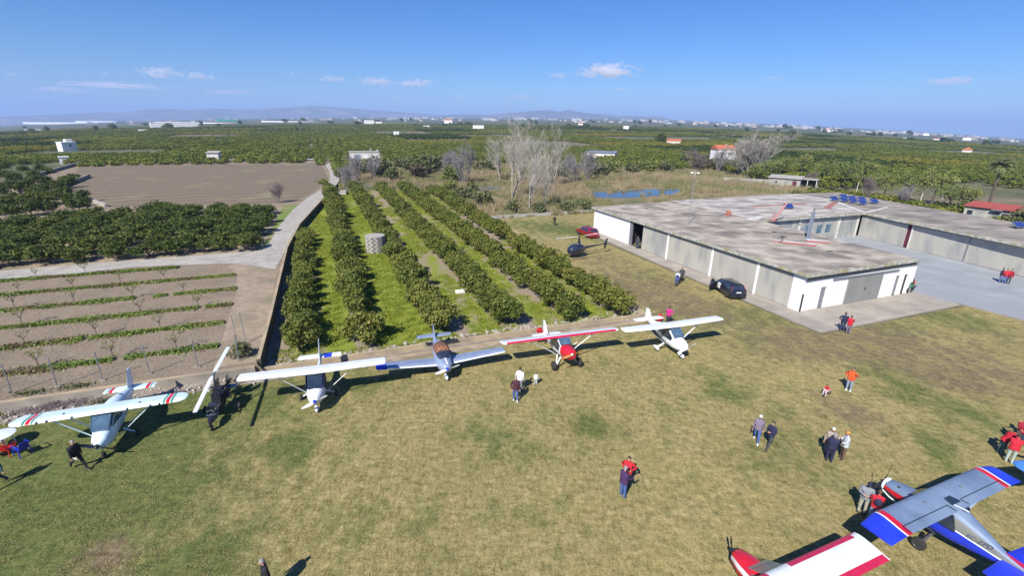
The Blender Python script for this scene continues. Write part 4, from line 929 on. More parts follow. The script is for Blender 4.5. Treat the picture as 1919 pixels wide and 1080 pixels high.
mat('caporange_paint', (0.65, 0.35, 0.03), None, rough=0.4)
for f_ in (plane_pale_blue, plane_white_blue_spinner, plane_silver, plane_red, plane_white_spats, plane_striped, plane_red_edged, plane_sky_blue, gyrocopter, helicopter): f_()
# ------------------------------------------------------------------ cars, bikes, garden furniture
def make_car(loc, heading, paint, label, open_door=False, L=4.35, Wd=0.87):
    t = empty('estate_car', loc, heading, label, 'car', 'cars parked by the hangar')
    h = L / 2
    # x, belt/hood height, roof height, roof half width factor
    st = [(-h, 0.62, 0.9, 0.9), (-h + 0.08, 0.90, 1.0, 0.88), (-h + 0.42, 0.95, 1.40, 0.74), (-h + 0.75, 0.95, 1.47, 0.72), (-0.3, 0.93, 1.50, 0.70), (0.35, 0.92, 1.46, 0.70), (1.12, 0.90, 0.97, 0.84), (1.7, 0.80, 0.84, 0.82), (h - 0.12, 0.66, 0.72, 0.8), (h, 0.5, 0.56, 0.78)]
    rr = []
    for i, (x, zb, zr, f) in enumerate(st):
        e = 0.93 if i in (0, len(st) - 1) else 1.0
        w_ = Wd * e
        half = [(w_ * 0.86, 0.22), (w_, 0.36), (w_ * 1.01, (0.36 + zb) / 2), (w_ * 0.965, zb), (w_ * (f + 0.04), zr - 0.05), (w_ * f * 0.86, zr)]
        rr.append([(x, -y, z) for y, z in half] + [(x, y, z) for y, z in reversed(half)])
    mb = MB(); mb.rings(rr); mb.build('body', paint, t, smooth=True, autos=38)
    for s in (1, -1):
        def P(x, zb, zr, f, k): return (x, s * (Wd * (0.965 + (f + 0.04 - 0.965) * k) + 0.004), zb + (zr - 0.05 - zb) * k)
        q = [P(-h + 0.55, 0.95, 1.43, .73, .12), P(-0.25, 0.93, 1.5, .70, .12), P(0.80, 0.92, 1.2, .78, .15), P(0.38, 0.92, 1.46, .70, .9), P(-0.25, .93, 1.5, .70, .9), P(-h + 0.72, 0.95, 1.46, .72, .9)]
        glass_patch(t, [q[::s]], 'window_dark', 'side_window')
        for x in (-h + 0.82, h - 0.82):
            wheel(t, (x, s * (Wd - 0.09), 0.31), 0.31, 0.2)
        m_ = MB(); m_.box((0.72, s * (Wd + 0.09), 0.97), (0.12, 0.16, 0.11)); m_.build('wing_mirror', paint, t)
        m_ = MB(); m_.box((-h + 0.08, s * (Wd * 0.82), 0.80), (0.1, 0.2, 0.24)); m_.box((-h + 0.24, s * (Wd * 0.74), 1.12), (0.08, 0.1, 0.3), ry=0.55); m_.build('tail_light', 'tail_light', t)
        m_ = MB(); m_.box((h - 0.14, s * (Wd * 0.66), 0.64), (0.2, 0.36, 0.13), ry=0.2); m_.build('headlight', 'alloy', t)
    glass_patch(t, [[(-h + 0.115, 0.66, 1.03), (-h + 0.41, 0.57, 1.38), (-h + 0.41, -0.57, 1.38), (-h + 0.115, -0.66, 1.03)]], 'window_dark', 'rear_window')
    glass_patch(t, [[(1.06, -0.68, 1.02), (0.42, -0.58, 1.45), (0.42, 0.58, 1.45), (1.06, 0.68, 1.02)]], 'window_dark', 'windscreen')
    m_ = MB(); m_.box((-h + 0.01, 0, 0.78), (0.03, 0.5, 0.11)); m_.build('licence_plate', 'plate_white', t)
    m_ = MB(); m_.box((-h + 0.06, 0, 0.45), (0.16, 1.66, 0.2)); m_.build('bumper', paint, t)
    if open_door:
        d = empty('door', (0.82, Wd, 0), R(-118)); d.parent = t
        d.rotation_euler = (0, 0, R(118)); bpy.data.objects.remove(d)
        m_ = MB()
        hinge = Vector((0.85, Wd, 0)); a = R(180 - 62); dx = Vector((math.cos(a), math.sin(a), 0)); nx = Vector((-dx.y, dx.x, 0)) * 0.03
        out = [(0, 0.34), (1.0, 0.34), (1.05, 0.93), (0, 0.93)]
        vs = [hinge + dx * u_ + Vector((0, 0, z)) + nx for u_, z in out] + [hinge + dx * u_ + Vector((0, 0, z)) - nx for u_, z in out]
        m_.add(vs, [(0, 1, 2, 3), (7, 6, 5, 4), (0, 4, 5, 1), (1, 5, 6, 2), (2, 6, 7, 3), (3, 7, 4, 0)])
        dr = m_.build('door', paint, t)
        g_ = MB(); out = [(0.12, 0.95), (1.03, 0.95), (0.9, 1.4), (0.55, 1.42)]
        vs = [hinge + dx * u_ + Vector((0, 0, z)) + nx * 0.3 for u_, z in out] + [hinge + dx * u_ + Vector((0, 0, z)) - nx * 0.3 for u_, z in out]
        g_.add(vs, [(0, 1, 2, 3), (7, 6, 5, 4), (0, 4, 5, 1), (1, 5, 6, 2), (2, 6, 7, 3), (3, 7, 4, 0)]); g_.build('door_window', 'window_dark', dr)
        m_ = MB(); m_.box((0.25, Wd + 0.005, 0.66), (1.05, 0.03, 0.6)); m_.build('door_opening', 'dark_inside', t)
        m_ = MB(); m_.box((0.15, Wd - 0.05, 0.8), (0.45, 0.2, 0.5)); m_.build('seat', 'plate_white', t)
    return t
make_car(G(1362, 549), toward(G(1366, 556), G(1334, 534)) , 'car_black', 'black estate car with its front door open beside the hangar', True)
make_car(G(1100, 442), toward(G(1108, 446), G(1084, 436)), 'car_red', 'dark red estate car parked at the white end of the hangar')

def motorbike(loc, heading, name, label, paint, seatm, L=1.9, wr=0.3, big=True):
    t = empty(name, loc, heading, label, 'motorcycle' if big else 'scooter')
    for x in (L * 0.36, -L * 0.36): wheel(t, (x, 0, wr), wr, 0.14)
    mb = MB()
    mb.rings([sec(x, hw, z0, z1, 12, 2.3) for x, hw, z0, z1 in ((L * .42, .06, .78, .9), (L * .3, .2, .6, 1.02), (L * .12, .19, .42, .98), (-L * .05, .16, .4, .84), (-L * .2, .14, .6, .82), (-L * .45, .07, .82, .95))])
    mb.build('fairing', paint, t, smooth=True)
    mb = MB(); mb.rings([sec(x, hw, z0, z1, 10, 2.4) for x, hw, z0, z1 in ((L * .02, .13, .84, .92), (-L * .2, .15, .82, .95), (-L * .4, .1, .9, 1.05))]); mb.build('seat', seatm, t, smooth=True)
    mb = MB(); mb.tube([(L * .2, .36, 1.05), (L * .24, 0, 1.02), (L * .2, -.36, 1.05)], 0.02, 6); mb.build('handlebar', 'dark_metal', t)
    mb = MB()
    for s in (1, -1): mb.tube([(L * .26, .08 * s, .95), (L * .36, .08 * s, wr)], 0.028, 6); mb.tube([(-L * .08, .09 * s, .45), (-L * .36, .09 * s, wr)], 0.03, 6)
    mb.build('fork', 'galvanised', t)
    mb = MB(); mb.tube([(0, .16, .36), (-L * .25, .19, .42), (-L * .42, .2, .6)], 0.045, 7); mb.build('exhaust', 'dark_metal', t)
    glass_patch(t, [[(L * .36, .13, .98), (L * .36, -.13, .98), (L * .27, -.12, 1.2), (L * .27, .12, 1.2)]], 'window_dark', 'windscreen')
    mb = MB(); mb.box((L * .425, 0, .86), (.06, .2, .1)); mb.build('headlight', 'alloy', t)
    return t
motorbike(G(1705, 547), toward(G(1696, 551), G(1718, 540)) + PI, 'motorcycle', 'green sports motorcycle with orange seat cover at the hangar corner', 'moto_green', 'orange_fabric', 2.0)
p = G(1269, 534); motorbike(p + Vector((0, 0.1, 0)), cam_dir(p) - 0.1, 'motor_scooter', 'blue motor scooter with a seated rider on the lawn by the hangar', 'blue_paint', 'black_paint', 1.7, 0.24, False)
def toy_bike():
    p = G(1549, 742); t = empty('toy_bike', p, R(-150), 'small pink and white toy bike ridden by a child', 'toy bike')
    for x in (0.32, -0.32): wheel(t, (x, 0, 0.14), 0.14, 0.06, 'plate_white')
    mb = MB(); mb.tube([(0.3, 0, 0.4), (0.0, 0, 0.28), (-0.3, 0, 0.15)], 0.035, 6); mb.tube([(0.32, 0, 0.14), (0.26, 0, 0.5)], 0.025, 6); mb.build('frame', 'pink_plastic', t)
    mb = MB(); mb.tube([(0.25, 0.18, 0.52), (0.28, 0, 0.5), (0.25, -0.18, 0.52)], 0.018, 6); mb.build('handlebar', 'plate_white', t)
    mb = MB(); mb.box((-0.12, 0, 0.36), (0.24, 0.15, 0.06)); mb.build('seat', 'pink_plastic', t)
toy_bike()

def garden_table():
    p = G(8, 838); t = empty('garden_table', p, 0.2, 'round white plastic garden table at the left edge', 'table')
    mb = MB(); mb.lathe([(0.02, 0.70), (0.56, 0.70), (0.62, 0.715), (0.63, 0.735), (0.61, 0.745), (0.02, 0.745)], (0, 0, 0), 'Z', 28); mb.build('tabletop', 'plastic_white', t, smooth=True)
    for k in range(4):
        a = PI / 4 + k * PI / 2; mb = MB(); mb.tube([(0.36 * math.cos(a), 0.36 * math.sin(a), 0.7), (0.47 * math.cos(a), 0.47 * math.sin(a), 0)], [0.045, 0.03], 7); mb.build('leg', 'plastic_white', t)
garden_table()
def chair(loc, rz, mt, label):
    t = empty('plastic_chair', loc, rz, label, 'chair', 'plastic chairs round the garden table')
    mb = MB(); mb.rings([[(x, y * 0.24, 0.42 + 0.02 * abs(y) + dz) for y in (-1, -.5, 0, .5, 1)] + [(x, y * 0.24, 0.395 + dz) for y in (1, .5, 0, -.5, -1)] for x, dz in ((-0.22, -0.01), (0, -0.015), (0.18, 0.0), (0.25, -0.03))]); mb.build('seat', mt, t)
    mb = MB(); mb.rings([[(-0.24 - 0.12 * k - 0.03 * (1 - y * y), y * 0.22 * (1 - 0.15 * k), 0.42 + 0.42 * k - 0.04 * k * y * y) for y in (-1, -.5, 0, .5, 1)] + [(-0.21 - 0.12 * k - 0.03 * (1 - y * y), y * 0.22 * (1 - 0.15 * k), 0.42 + 0.42 * k - 0.04 * k * y * y) for y in (1, .5, 0, -.5, -1)] for k in (0, .5, 1)]); mb.build('backrest', mt, t)
    for s in (1, -1):
        mb = MB(); mb.tube([(-0.3, 0.25 * s, 0.66), (0.05, 0.29 * s, 0.65), (0.22, 0.28 * s, 0.62), (0.25, 0.26 * s, 0.42)], 0.026, 6); mb.build('armrest', mt, t)
        for x, sp in ((0.22, 0.05), (-0.22, -0.07)):
            mb = MB(); mb.tube([(x, 0.23 * s, 0.42), (x + sp, 0.27 * s, 0)], [0.032, 0.022], 6); mb.build('leg', mt, t)
chair(G(17, 853), R(100), 'plastic_red', 'red plastic chair in front of the white garden table')
chair(G(-8, 858), R(70), 'plastic_red', 'red plastic chair cut by the left edge beside the white table')
chair(G(45, 852), R(160), 'plastic_blue', 'blue plastic chair to the right of the white garden table')
# ------------------------------------------------------------------ the hangar and other buildings
def qv(px, py, z=0): return toUV(G(px, py, z))
def poly_uv(mb, pts, z0, z1, m=0): mb.poly([UV(u, v) for u, v in pts], z0, z1, m)
def uvbox(mb, u0, u1, v0, v1, z0, z1, m=0): poly_uv(mb, [(u0, v0), (u1, v0), (u1, v1), (u0, v1)], z0, z1, m)

def hangar():
    t = empty('hangar', UV(40.65, 29.05), 0, 'long low white and grey hangar with flat stained concrete roof round a courtyard', 'hangar')
    O = UV(40.65, 29.05)
    def put(mb, name, mats, parent=t, **k):
        o = mb.build(name, mats, None, **k)
        o.parent = parent
        o.matrix_parent_inverse = Matrix.Translation(-O) if parent is t else Matrix.Identity(4)
        return o
    ZR = 3.8; EV = 3.52
    A = [(40.3, 66.9), (40.3, 28.55), (56.3, 28.75), (57.4, 49.55), (79.0, 49.4), (75.6, 28.8), (73.4, 14.0), (90.5, 11.0), (93.0, 36.1), (98.5, 68.0), (81.3, 69.6)]
    # roof slab: top, edge and soffit
    mb = MB(); pts = [UV(*a) for a in A]; n = len(pts)
    vs = [(p.x, p.y, EV) for p in pts] + [(p.x, p.y, ZR) for p in pts]
    mb.add(vs, [tuple(range(n, 2 * n))], 0); mb.add(vs, [tuple(range(n - 1, -1, -1))], 2)
    mb.add(vs, [(i, (i + 1) % n, n + (i + 1) % n, n + i) for i in range(n)], 1)
    put(mb, 'roof', ['roof_slab', 'fascia', 'soffit'])
    # thin crumbling lip and weeds along the eaves, and areas of other screed laid on the slab
    mb = MB()
    for (u0, v0), (u1, v1) in ((A[0], A[1]), (A[1], A[2])):
        k = 46
        for i in range(k):
            if random.random() < 0.25: continue
            a, b = i / k, (i + random.uniform(0.5, 1.0)) / k; w_ = random.uniform(0.12, 0.3); h_ = random.uniform(0.015, 0.05)
            pa = (u0 + (u1 - u0) * a, v0 + (v1 - v0) * a); pb = (u0 + (u1 - u0) * b, v0 + (v1 - v0) * b)
            if abs(u1 - u0) < 1: poly_uv(mb, [(pa[0] - 0.02, pa[1]), (pa[0] + w_, pa[1]), (pb[0] + w_ * .7, pb[1]), (pb[0] - 0.02, pb[1])][::-1], ZR + .001, ZR + h_)
            else: poly_uv(mb, [(pa[0], pa[1] - .02), (pb[0], pb[1] - .02), (pb[0], pb[1] + w_ * .7), (pa[0], pa[1] + w_)], ZR + .001, ZR + h_)
    put(mb, 'eaves_lip', 'fascia')
    def sheet(name, mts, pts, dz=0.004):
        mb = MB(); poly_uv(mb, pts, ZR + 0.002, ZR + dz + 0.004); return put(mb, name, mts)
    sheet('roof_screed', 'roof_pale', [(58.0, 68.7), (58.2, 50.2), (79.2, 49.9), (86.5, 60.5), (86.2, 68.9)])
    sheet('roof_screed', 'roof_dark', [(87.6, 68.5), (87.9, 61), (80.4, 49.6), (76.3, 29), (74.2, 14.3), (82.5, 13), (92.6, 36.5), (98.2, 67.8)])
    sheet('roof_seal', 'white_seal', [(57.3, 68.4), (57.7, 68.4), (58.0, 50.2), (57.5, 50.2)], 0.02)
    sheet('roof_seal', 'white_seal', [(86.6, 68.4), (87.1, 68.4), (87.5, 60.6), (79.7, 49.6), (79.1, 49.6), (86.7, 60.8)], 0.02)
    sheet('roof_seal', 'white_seal', [(79.8, 49.9), (80.0, 49.4), (88.5, 51.6), (88.5, 52.1)], 0.03)
    sheet('roof_seal', 'white_seal', [(56.8, 49.8), (60.5, 51.6), (60.0, 52.4), (56.4, 51.0)], 0.03)
    sheet('roof_seal', 'red_seal', [(77.0, 53.6), (86, 58.6), (85.4, 59.2), (76.6, 54.6)], 0.02)
    sheet('roof_seal', 'red_seal', [(66.0, 58.8), (78.4, 58.6), (78.4, 59.5), (66.0, 59.7)], 0.02)
    sheet('roof_seal', 'white_seal', [(44.5, 59.8), (52, 60.2), (52, 60.4), (44.5, 60.0)], 0.01)
    # walls: bays of the left side
    X = 40.65; H0 = EV
    def bay(name, mts, u0, u1, v0, v1, z0=0.0, z1=H0): 
        mb = MB(); uvbox(mb, u0, u1, v0, v1, z0, z1); return put(mb, name, mts)
    vA = 66.5; v1 = 56.6; v2 = 53.6
    bay('wall', 'white_wall', X, X + 0.25, v1, vA)
    bay('wall', 'white_wall', X + 0.25, 81.0, vA - 0.25, vA)      # rear of the long wing
    bay('door_frame', 'galvanised', X - 0.02, X + 0.2, v1 - 0.55, v1, 0, 3.3)
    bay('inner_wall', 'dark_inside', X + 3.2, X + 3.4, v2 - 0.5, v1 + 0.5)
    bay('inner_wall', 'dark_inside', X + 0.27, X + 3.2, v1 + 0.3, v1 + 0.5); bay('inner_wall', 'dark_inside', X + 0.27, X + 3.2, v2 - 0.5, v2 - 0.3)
    bay('lintel_eave_shade', 'soffit', X + 0.04, X + 0.25, 30.25, v1 - 0.55, 3.3, H0)
    posts = [48.3, 40.6, 34.3]
    edges = [v2] + posts + [30.25]
    for a, b in zip(edges[:-1], edges[1:]):
        mb = MB(); uvbox(mb, X + 0.03, X + 0.13, b + (0.14 if b != 30.25 else 0), a - (0.14 if a in posts else 0), 0.04, 3.3); put(mb, 'sliding_door', 'door_grey')
    for v in posts: bay('post', 'white_wall', X - 0.03, X + 0.16, v - 0.13, v + 0.13, 0, 3.4)
    bay('wall', 'white_wall', X, X + 0.25, 29.05, 30.25)
    # front wall
    uF = [43.1, 43.85, 46.7, 51.7, 54.0, 54.65]
    VF = 29.05; uE = 57.0
    bay('wall', 'white_wall', X + 0.25, uF[0], VF, VF + 0.22); bay('wall', 'white_wall', uF[1], uF[2], VF, VF + 0.22); bay('wall', 'white_wall', uF[3], uF[4], VF, VF + 0.22)
    bay('wall', 'white_wall', uF[5], 55.35, VF, VF + 0.22); bay('wall', 'white_wall', 56.0, uE, VF, VF + 0.22)
    for a, b in ((uF[0], uF[1]), (uF[4], uF[5]), (55.35, 56.0)): bay('wall', 'white_wall', a, b, VF, VF + 0.22, 2.15, H0)
    bay('wall', 'white_wall', uF[2], uF[3], VF, VF + 0.22, 2.75, H0)
    bay('door', 'galvanised', uF[0], uF[1], VF + 0.1, VF + 0.15, 0, 2.15); bay('door', 'galvanised', uF[4], uF[5], VF + 0.1, VF + 0.15, 0, 2.15)
    bay('door', 'dark_inside', 55.35, 56.0, VF + 0.16, VF + 0.2, 0, 2.15)
    mid = (uF[2] + uF[3]) / 2
    for a, b in ((uF[2], mid - 0.01), (mid + 0.01, uF[3])):
        d = bay('sliding_door', 'door_panel', a - 0.05, b, VF - 0.09, VF - 0.03, 0.03, 2.75)
    mb = MB(); uvbox(mb, mid + 0.1, mid + 0.2, VF - 0.13, VF - 0.09, 1.2, 1.5); put(mb, 'handle', 'dark_metal')
    bay('door_rail', 'galvanised', uF[2] - 2.3, uF[3] + 2.3, VF - 0.16, VF - 0.002, 2.77, 2.89)
    bay('lintel_eave_shade', 'soffit', X + 0.26, uE - 0.02, VF - 0.03, VF - 0.003, 3.0, H0)  # grey band painted in as the eave's shadow on the white wall
    bay('drainpipe', 'dark_metal', X + 0.02, X + 0.12, VF - 0.12, VF - 0.02, 0.0, 1.75)
    bay('drainpipe', 'dark_metal', uE + 0.02, uE + 0.12, VF - 0.1, VF, 0, 1.5)
    bay('wall', 'white_wall', uE - 0.22, uE, VF + 0.22, 49.9)      # courtyard side of the front wing
    # courtyard back wall and right wing
    bay('wall', 'weathered_wall', uE, 79.3, 50.0, 50.2)
    for u in (66, 74.6, 78.9): bay('post', 'pale_plaster', u - 0.13, u + 0.13, 49.9, 50.1, 0, 3.45)
    for u in (68.0, 70.4, 72.3): bay('window', 'window_blue', u - 0.5, u + 0.5, 49.94, 50.0, 1.1, 2.3)
    def slant(name, mts, s0, s1, off, th, z0, z1):
        # along the right wing: s = distance from the inner corner towards the runway
        a = Vector((79.45, 49.9)); d = (Vector((76.6, 28.4)) - a).normalized(); nrm = Vector((-d.y, d.x)) * -1
        p = [a + d * s0 + nrm * off, a + d * s1 + nrm * off, a + d * s1 + nrm * (off + th), a + d * s0 + nrm * (off + th)]
        mb = MB(); mb.poly([UV(q.x, q.y) for q in p], z0, z1); return put(mb, name, mts)
    ds = [(0.15, 7.4), (8.3, 15.4), (15.5, 23.6), (23.7, 36)]
    for a, b in ds: slant('sliding_door', 'door_grey', a, b, -0.05, 0.1, 0.04, 3.3)
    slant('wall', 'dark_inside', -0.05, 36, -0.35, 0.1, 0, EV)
    slant('lintel_eave_shade', 'soffit', 0.1, 36, -0.12, 0.05, 3.3, EV)
    slant('curtain', 'curtain_maroon', 7.4, 7.9, -0.1, 0.05, 0.1, 3.3)
    slant('post', 'pale_plaster', 8.1, 8.28, 0.06, 0.12, 0, 3.4); slant('post', 'galvanised', 15.38, 15.54, 0.06, 0.06, 0, 3.35); slant('post', 'galvanised', 23.6, 23.72, 0.06, 0.06, 0, 3.35)
    slant('door_rail', 'galvanised', 8.3, 15.0, 0.06, 0.1, 3.22, 3.34)
    # outer back walls so the block is closed from every side
    bay('wall', 'white_wall', 80.8, 97.9, 67.6, 67.8)
    mb = MB(); mb.poly([UV(*q) for q in ((97.7, 67.6), (98.0, 67.6), (92.4, 36.2), (92.1, 36.2))], 0, EV); put(mb, 'wall', 'white_wall')
    mb = MB(); mb.poly([UV(*q) for q in ((92.4, 36.2), (92.1, 36.2), (89.7, 11.6), (90.0, 11.6))][::-1], 0, EV); put(mb, 'wall', 'white_wall')
    # rubble-roofed vents and patches
    for (u, v, a, b) in ((60.0, 45.5, 0.5, 0.3), (52.5, 43.0, 0.5, 0.35), (47.5, 62.5, 0.5, 0.25), (50, 34, 0.9, 0.12)):
        mb = MB(); uvbox(mb, u, u + a, v, v + b, ZR + .001, ZR + 0.05); put(mb, 'roof_patch', 'dark_inside')
    return t
hangar()

ROOF = 3.8
def at_roof(px, py): return G(px, py, ROOF + 0.005)
def roof_things():
    p = at_roof(1290, 420)
    t = empty('antenna_mast', p, 0, 'thin lattice antenna mast with white vane on the hangar roof', 'antenna')
    mb = MB()
    for k in range(3):
        a = 2 * PI * k / 3; mb.tube([(0.11 * math.cos(a), 0.11 * math.sin(a), 0), (0.09 * math.cos(a), 0.09 * math.sin(a), 6.4)], 0.014, 5)
    for i in range(21):
        z = i * 0.3; a = 2 * PI * (i % 3) / 3; b = a + 2 * PI / 3
        mb.tube([(0.1 * math.cos(a), 0.1 * math.sin(a), z), (0.1 * math.cos(b), 0.1 * math.sin(b), z + 0.3)], 0.008, 4)
    mb.build('mast', 'galvanised', t)
    mb = MB(); mb.tube([(0, 0, 6.3), (0, 0, 6.9)], 0.02, 5); mb.tube([(-0.4, 0, 6.75), (0.45, 0, 6.75)], 0.02, 5); mb.ball((-0.42, 0, 6.75), (0.2, 0.12, 0.12), 0, 8, 6); mb.ball((0.42, 0, 6.72), (0.2, 0.1, 0.1), 0, 8, 6); mb.build('weather_vane', 'white_paint', t, smooth=True)
    mb = MB()
    for a in (R(20), R(140), R(260)): mb.tube([(0, 0, 5.0), (2.6 * math.cos(a), 2.6 * math.sin(a), 0.02)], 0.008, 4)
    mb.build('guy_wire', 'galvanised', t)
    p = at_roof(1514, 447)
    t = empty('steel_column', p, 0, 'thick blue grey steel column standing on the hangar roof', 'column')
    mb = MB(); mb.box((0, 0, 1.6), (0.28, 0.28, 3.2), rz=AX); mb.box((0, 0, 0.03), (0.6, 0.6, 0.06), rz=AX); mb.build('shaft', 'blue_steel', t)
    mb = MB(); mb.tube([(0, 0, 3.2), (0.02, 0, 3.55)], 0.05, 6); mb.box((0.12, 0, 3.5), (0.35, 0.06, 0.06)); mb.build('bracket', 'dark_metal', t)
    p = at_roof(1449, 414)
    t = empty('hoist_arm', p, 0, 'tilted red steel hoist arm on the hangar roof', 'hoist')
    mb = MB(); mb.tube([(0, 0, 0.05), (1.9, 0.7, 2.5)], 0.12, 6); mb.build('arm', 'red_steel', t)
    mb = MB(); mb.tube([(0, 0, 0), (0, 0, 1.2)], 0.05, 6); mb.tube([(-0.7, 0.1, 0), (0.1, 0, 1.15)], 0.03, 5); mb.box((0, 0, 0.04), (0.7, 0.7, 0.08)); mb.build('stand', 'red_steel', t)
    t = empty('chimney', at_roof(1364, 405), AX, 'small orange clay chimney pot on the hangar roof', 'chimney')
    mb = MB(); mb.box((0, 0, 0.25), (0.7, 0.6, 0.5)); mb.build('base', 'red_seal', t); mb = MB(); mb.lathe([(0.22, 0.5), (0.25, 0.8), (0.2, 0.85), (0.1, 0.85)], (0, 0, 0), 'Z', 12); mb.build('pot', 'terracotta', t, smooth=True)
    # long sheet with orange edge, short sheet beside the column
    for (u, v, a, b, rz, lab, nm) in ((49.9, 37.9, 4.2, 0.8, 0.30, 'long pale metal sheet edged in orange lying on the hangar roof', 'metal_sheet'), (53.3, 37.7, 2.4, 0.9, 0.25, 'short white metal sheet at the foot of the roof column', 'metal_sheet')):
        t = empty(nm, UV(u, v, ROOF + 0.005), AX - PI / 4 - rz + 0.25, lab, 'metal sheet')
        mb = MB(); mb.box((0, 0, 0.14), (a, b, 0.05)); mb.build('sheet', 'white_seal', t)
        mb = MB(); mb.box((0, -b / 2 - 0.05, 0.1), (a, 0.09, 0.14)); mb.build('edge_trim', 'red_steel', t)
        mb = MB(); mb.box((a * .3, 0, 0.06), (0.1, b, 0.12)); mb.box((-a * .3, 0, 0.06), (0.1, b, 0.12)); mb.build('bearer', 'dark_metal', t)
    t = empty('tv_aerial', UV(48.7, 38.6, ROOF + 0.005), AX + 0.5, 'dark spiky television aerial lying low on the hangar roof', 'aerial')
    mb = MB(); mb.tube([(0, 0, 0), (0, 0, 0.75)], 0.03, 6); mb.build('pole', 'dark_metal', t); mb = MB(); mb.tube([(-0.9, 0, 0.7), (0.6, 0, 0.75)], 0.03, 5)
    for i in range(7): mb.tube([(-0.8 + i * 0.2, -0.25, 0.72), (-0.8 + i * 0.2, 0.25, 0.72)], 0.012, 4)
    mb.build('boom', 'dark_metal', t)
    for px, py in ((1562, 377), (1580, 373), (1580, 379), (1596, 376), (1597, 381), (1614, 378), (1615, 384), (1637, 382), (1477, 392)):
        p = at_roof(px, py)
        lone = px in (1477, 1637)
        solar(p, AX - 0.15, 'single blue solar panel beside the red hoist arm' if px == 1477 else ('blue solar panel standing apart at the right end of the row' if px == 1637 else 'tilted blue solar panel among the seven grouped on the hangar roof'), 'solar panels on the hangar roof' if not lone else None)
    p = at_roof(1908, 428); solar(p, AX - 0.15, 'blue solar panel alone on the right wing of the roof', None, 1.2)
def solar(p, rz, label, group, k=1.0):
    t = empty('solar_panel', p, rz, label, 'solar panel', group); t.scale = (0.85, 0.85, 0.85)
    M4 = Matrix.Rotation(R(-35), 3, 'X')
    mb = MB(); mb.box((0, 0, 0.62), (1.75 * k, 1.1, 0.05), rx=R(35)); o = mb.build('cells', 'solar_cell', t)
    mb = MB()
    for s in (1, -1): mb.box((s * 0.9 * k, 0, 0.62), (0.05, 1.16, 0.07), rx=R(35)); mb.box((0, 0.58 * s * math.cos(R(35)), 0.62 + 0.58 * s * math.sin(R(35))), (1.8 * k, 0.05, 0.07), rx=R(35))
    mb.build('frame', 'galvanised', t)
    mb = MB()
    for s in (1, -1): mb.tube([(s * 0.7 * k, 0.42, 0.9), (s * 0.7 * k, 0.45, 0)], 0.03, 5); mb.tube([(s * 0.7 * k, -0.45, 0.3), (s * 0.7 * k, -0.45, 0)], 0.03, 5)
    mb.build('stand', 'galvanised', t)
roof_things()

# ---- walls round the orchard and the raised field
ZT = 0.6   # level of the raised field and track
def wall_line(name, pts, width, z0, z1, mt, label, cat='wall', cap=None):
    """pts in uv; straight wall pieces joined in one mesh"""
    mb = MB()
    L_ = []; R_ = []
    for i, p in enumerate(pts):
        a = Vector(pts[max(0, i - 1)]); b = Vector(pts[min(len(pts) - 1, i + 1)]); d = (b - a).normalized(); nn = Vector((-d.y, d.x))
        L_.append(Vector(p) + nn * width / 2); R_.append(Vector(p) - nn * width / 2)
    rr = []
    for l, r_ in zip(L_, R_):
        a, b = UV(l.x, l.y), UV(r_.x, r_.y); rr.append([(a.x, a.y, z0), (b.x, b.y, z0), (b.x, b.y, z1), (a.x, a.y, z1)])
    mb.rings(rr); o = mb.build(name, mt)
    tag(o, label, cat, None, 'thing')
    if cap:
        m2 = MB(); rr2 = [[(p[0], p[1], p[2]) for p in ((r_[3][0], r_[3][1], z1 + .002), (r_[2][0], r_[2][1], z1 + .002), (r_[2][0], r_[2][1], z1 + .05), (r_[3][0], r_[3][1], z1 + .05))] for r_ in rr]
        m2.rings(rr2); m2.build('coping', cap, o)
    return o
W_EDGE = [(-5.2, 33.35), (-5.03, 41.6), (-4.75, 65.4), (-3.6, 80.4), (0.1, 105), (3.0, 132)]
wall_line('retaining_wall', [(p[0] + 0.12, p[1]) for p in W_EDGE], 0.24, -0.3, 1.0, 'mossy_shaded_concrete', 'long concrete retaining wall between raised field and orchard, casting dark shade', cap='kerb_tan')
wall_line('retaining_wall', [(-75, 36.2), (-40, 34.3), (-18.8, 33.45), (-5.35, 33.25)], 0.3, -0.3, 0.56, 'wall_concrete', 'concrete retaining wall along the front of the raised field', cap='kerb_tan')
wall_line('kerb_wall', [(-5.0, 33.25), (6, 33.3), (17, 33.0), (26.4, 32.75)], 0.22, -0.2, 0.38, 'kerb_tan', 'tan irrigation kerb wall at the foot of the orange rows')
wall_line('kerb_wall', [(-4.6, 32.3), (6, 32.3), (17, 32.05), (25.6, 31.9)], 0.2, -0.2, 0.14, 'kerb_tan', 'low tan kerb between the parked planes and the orchard wall')
wall_line('kerb_wall', [(26.4, 32.9), (25.7, 42.4), (27.9, 63.5), (28.2, 80.5)], 0.22, -0.2, 0.22, 'kerb_tan', 'low kerb between the orchard and the lawn by the helicopter')
wall_line('boundary_wall', [(28.2, 80.7), (40, 80.9), (49, 81.1)], 0.45, -0.2, 0.5, 'pale_block', 'low white wall across the far end of the lawn')

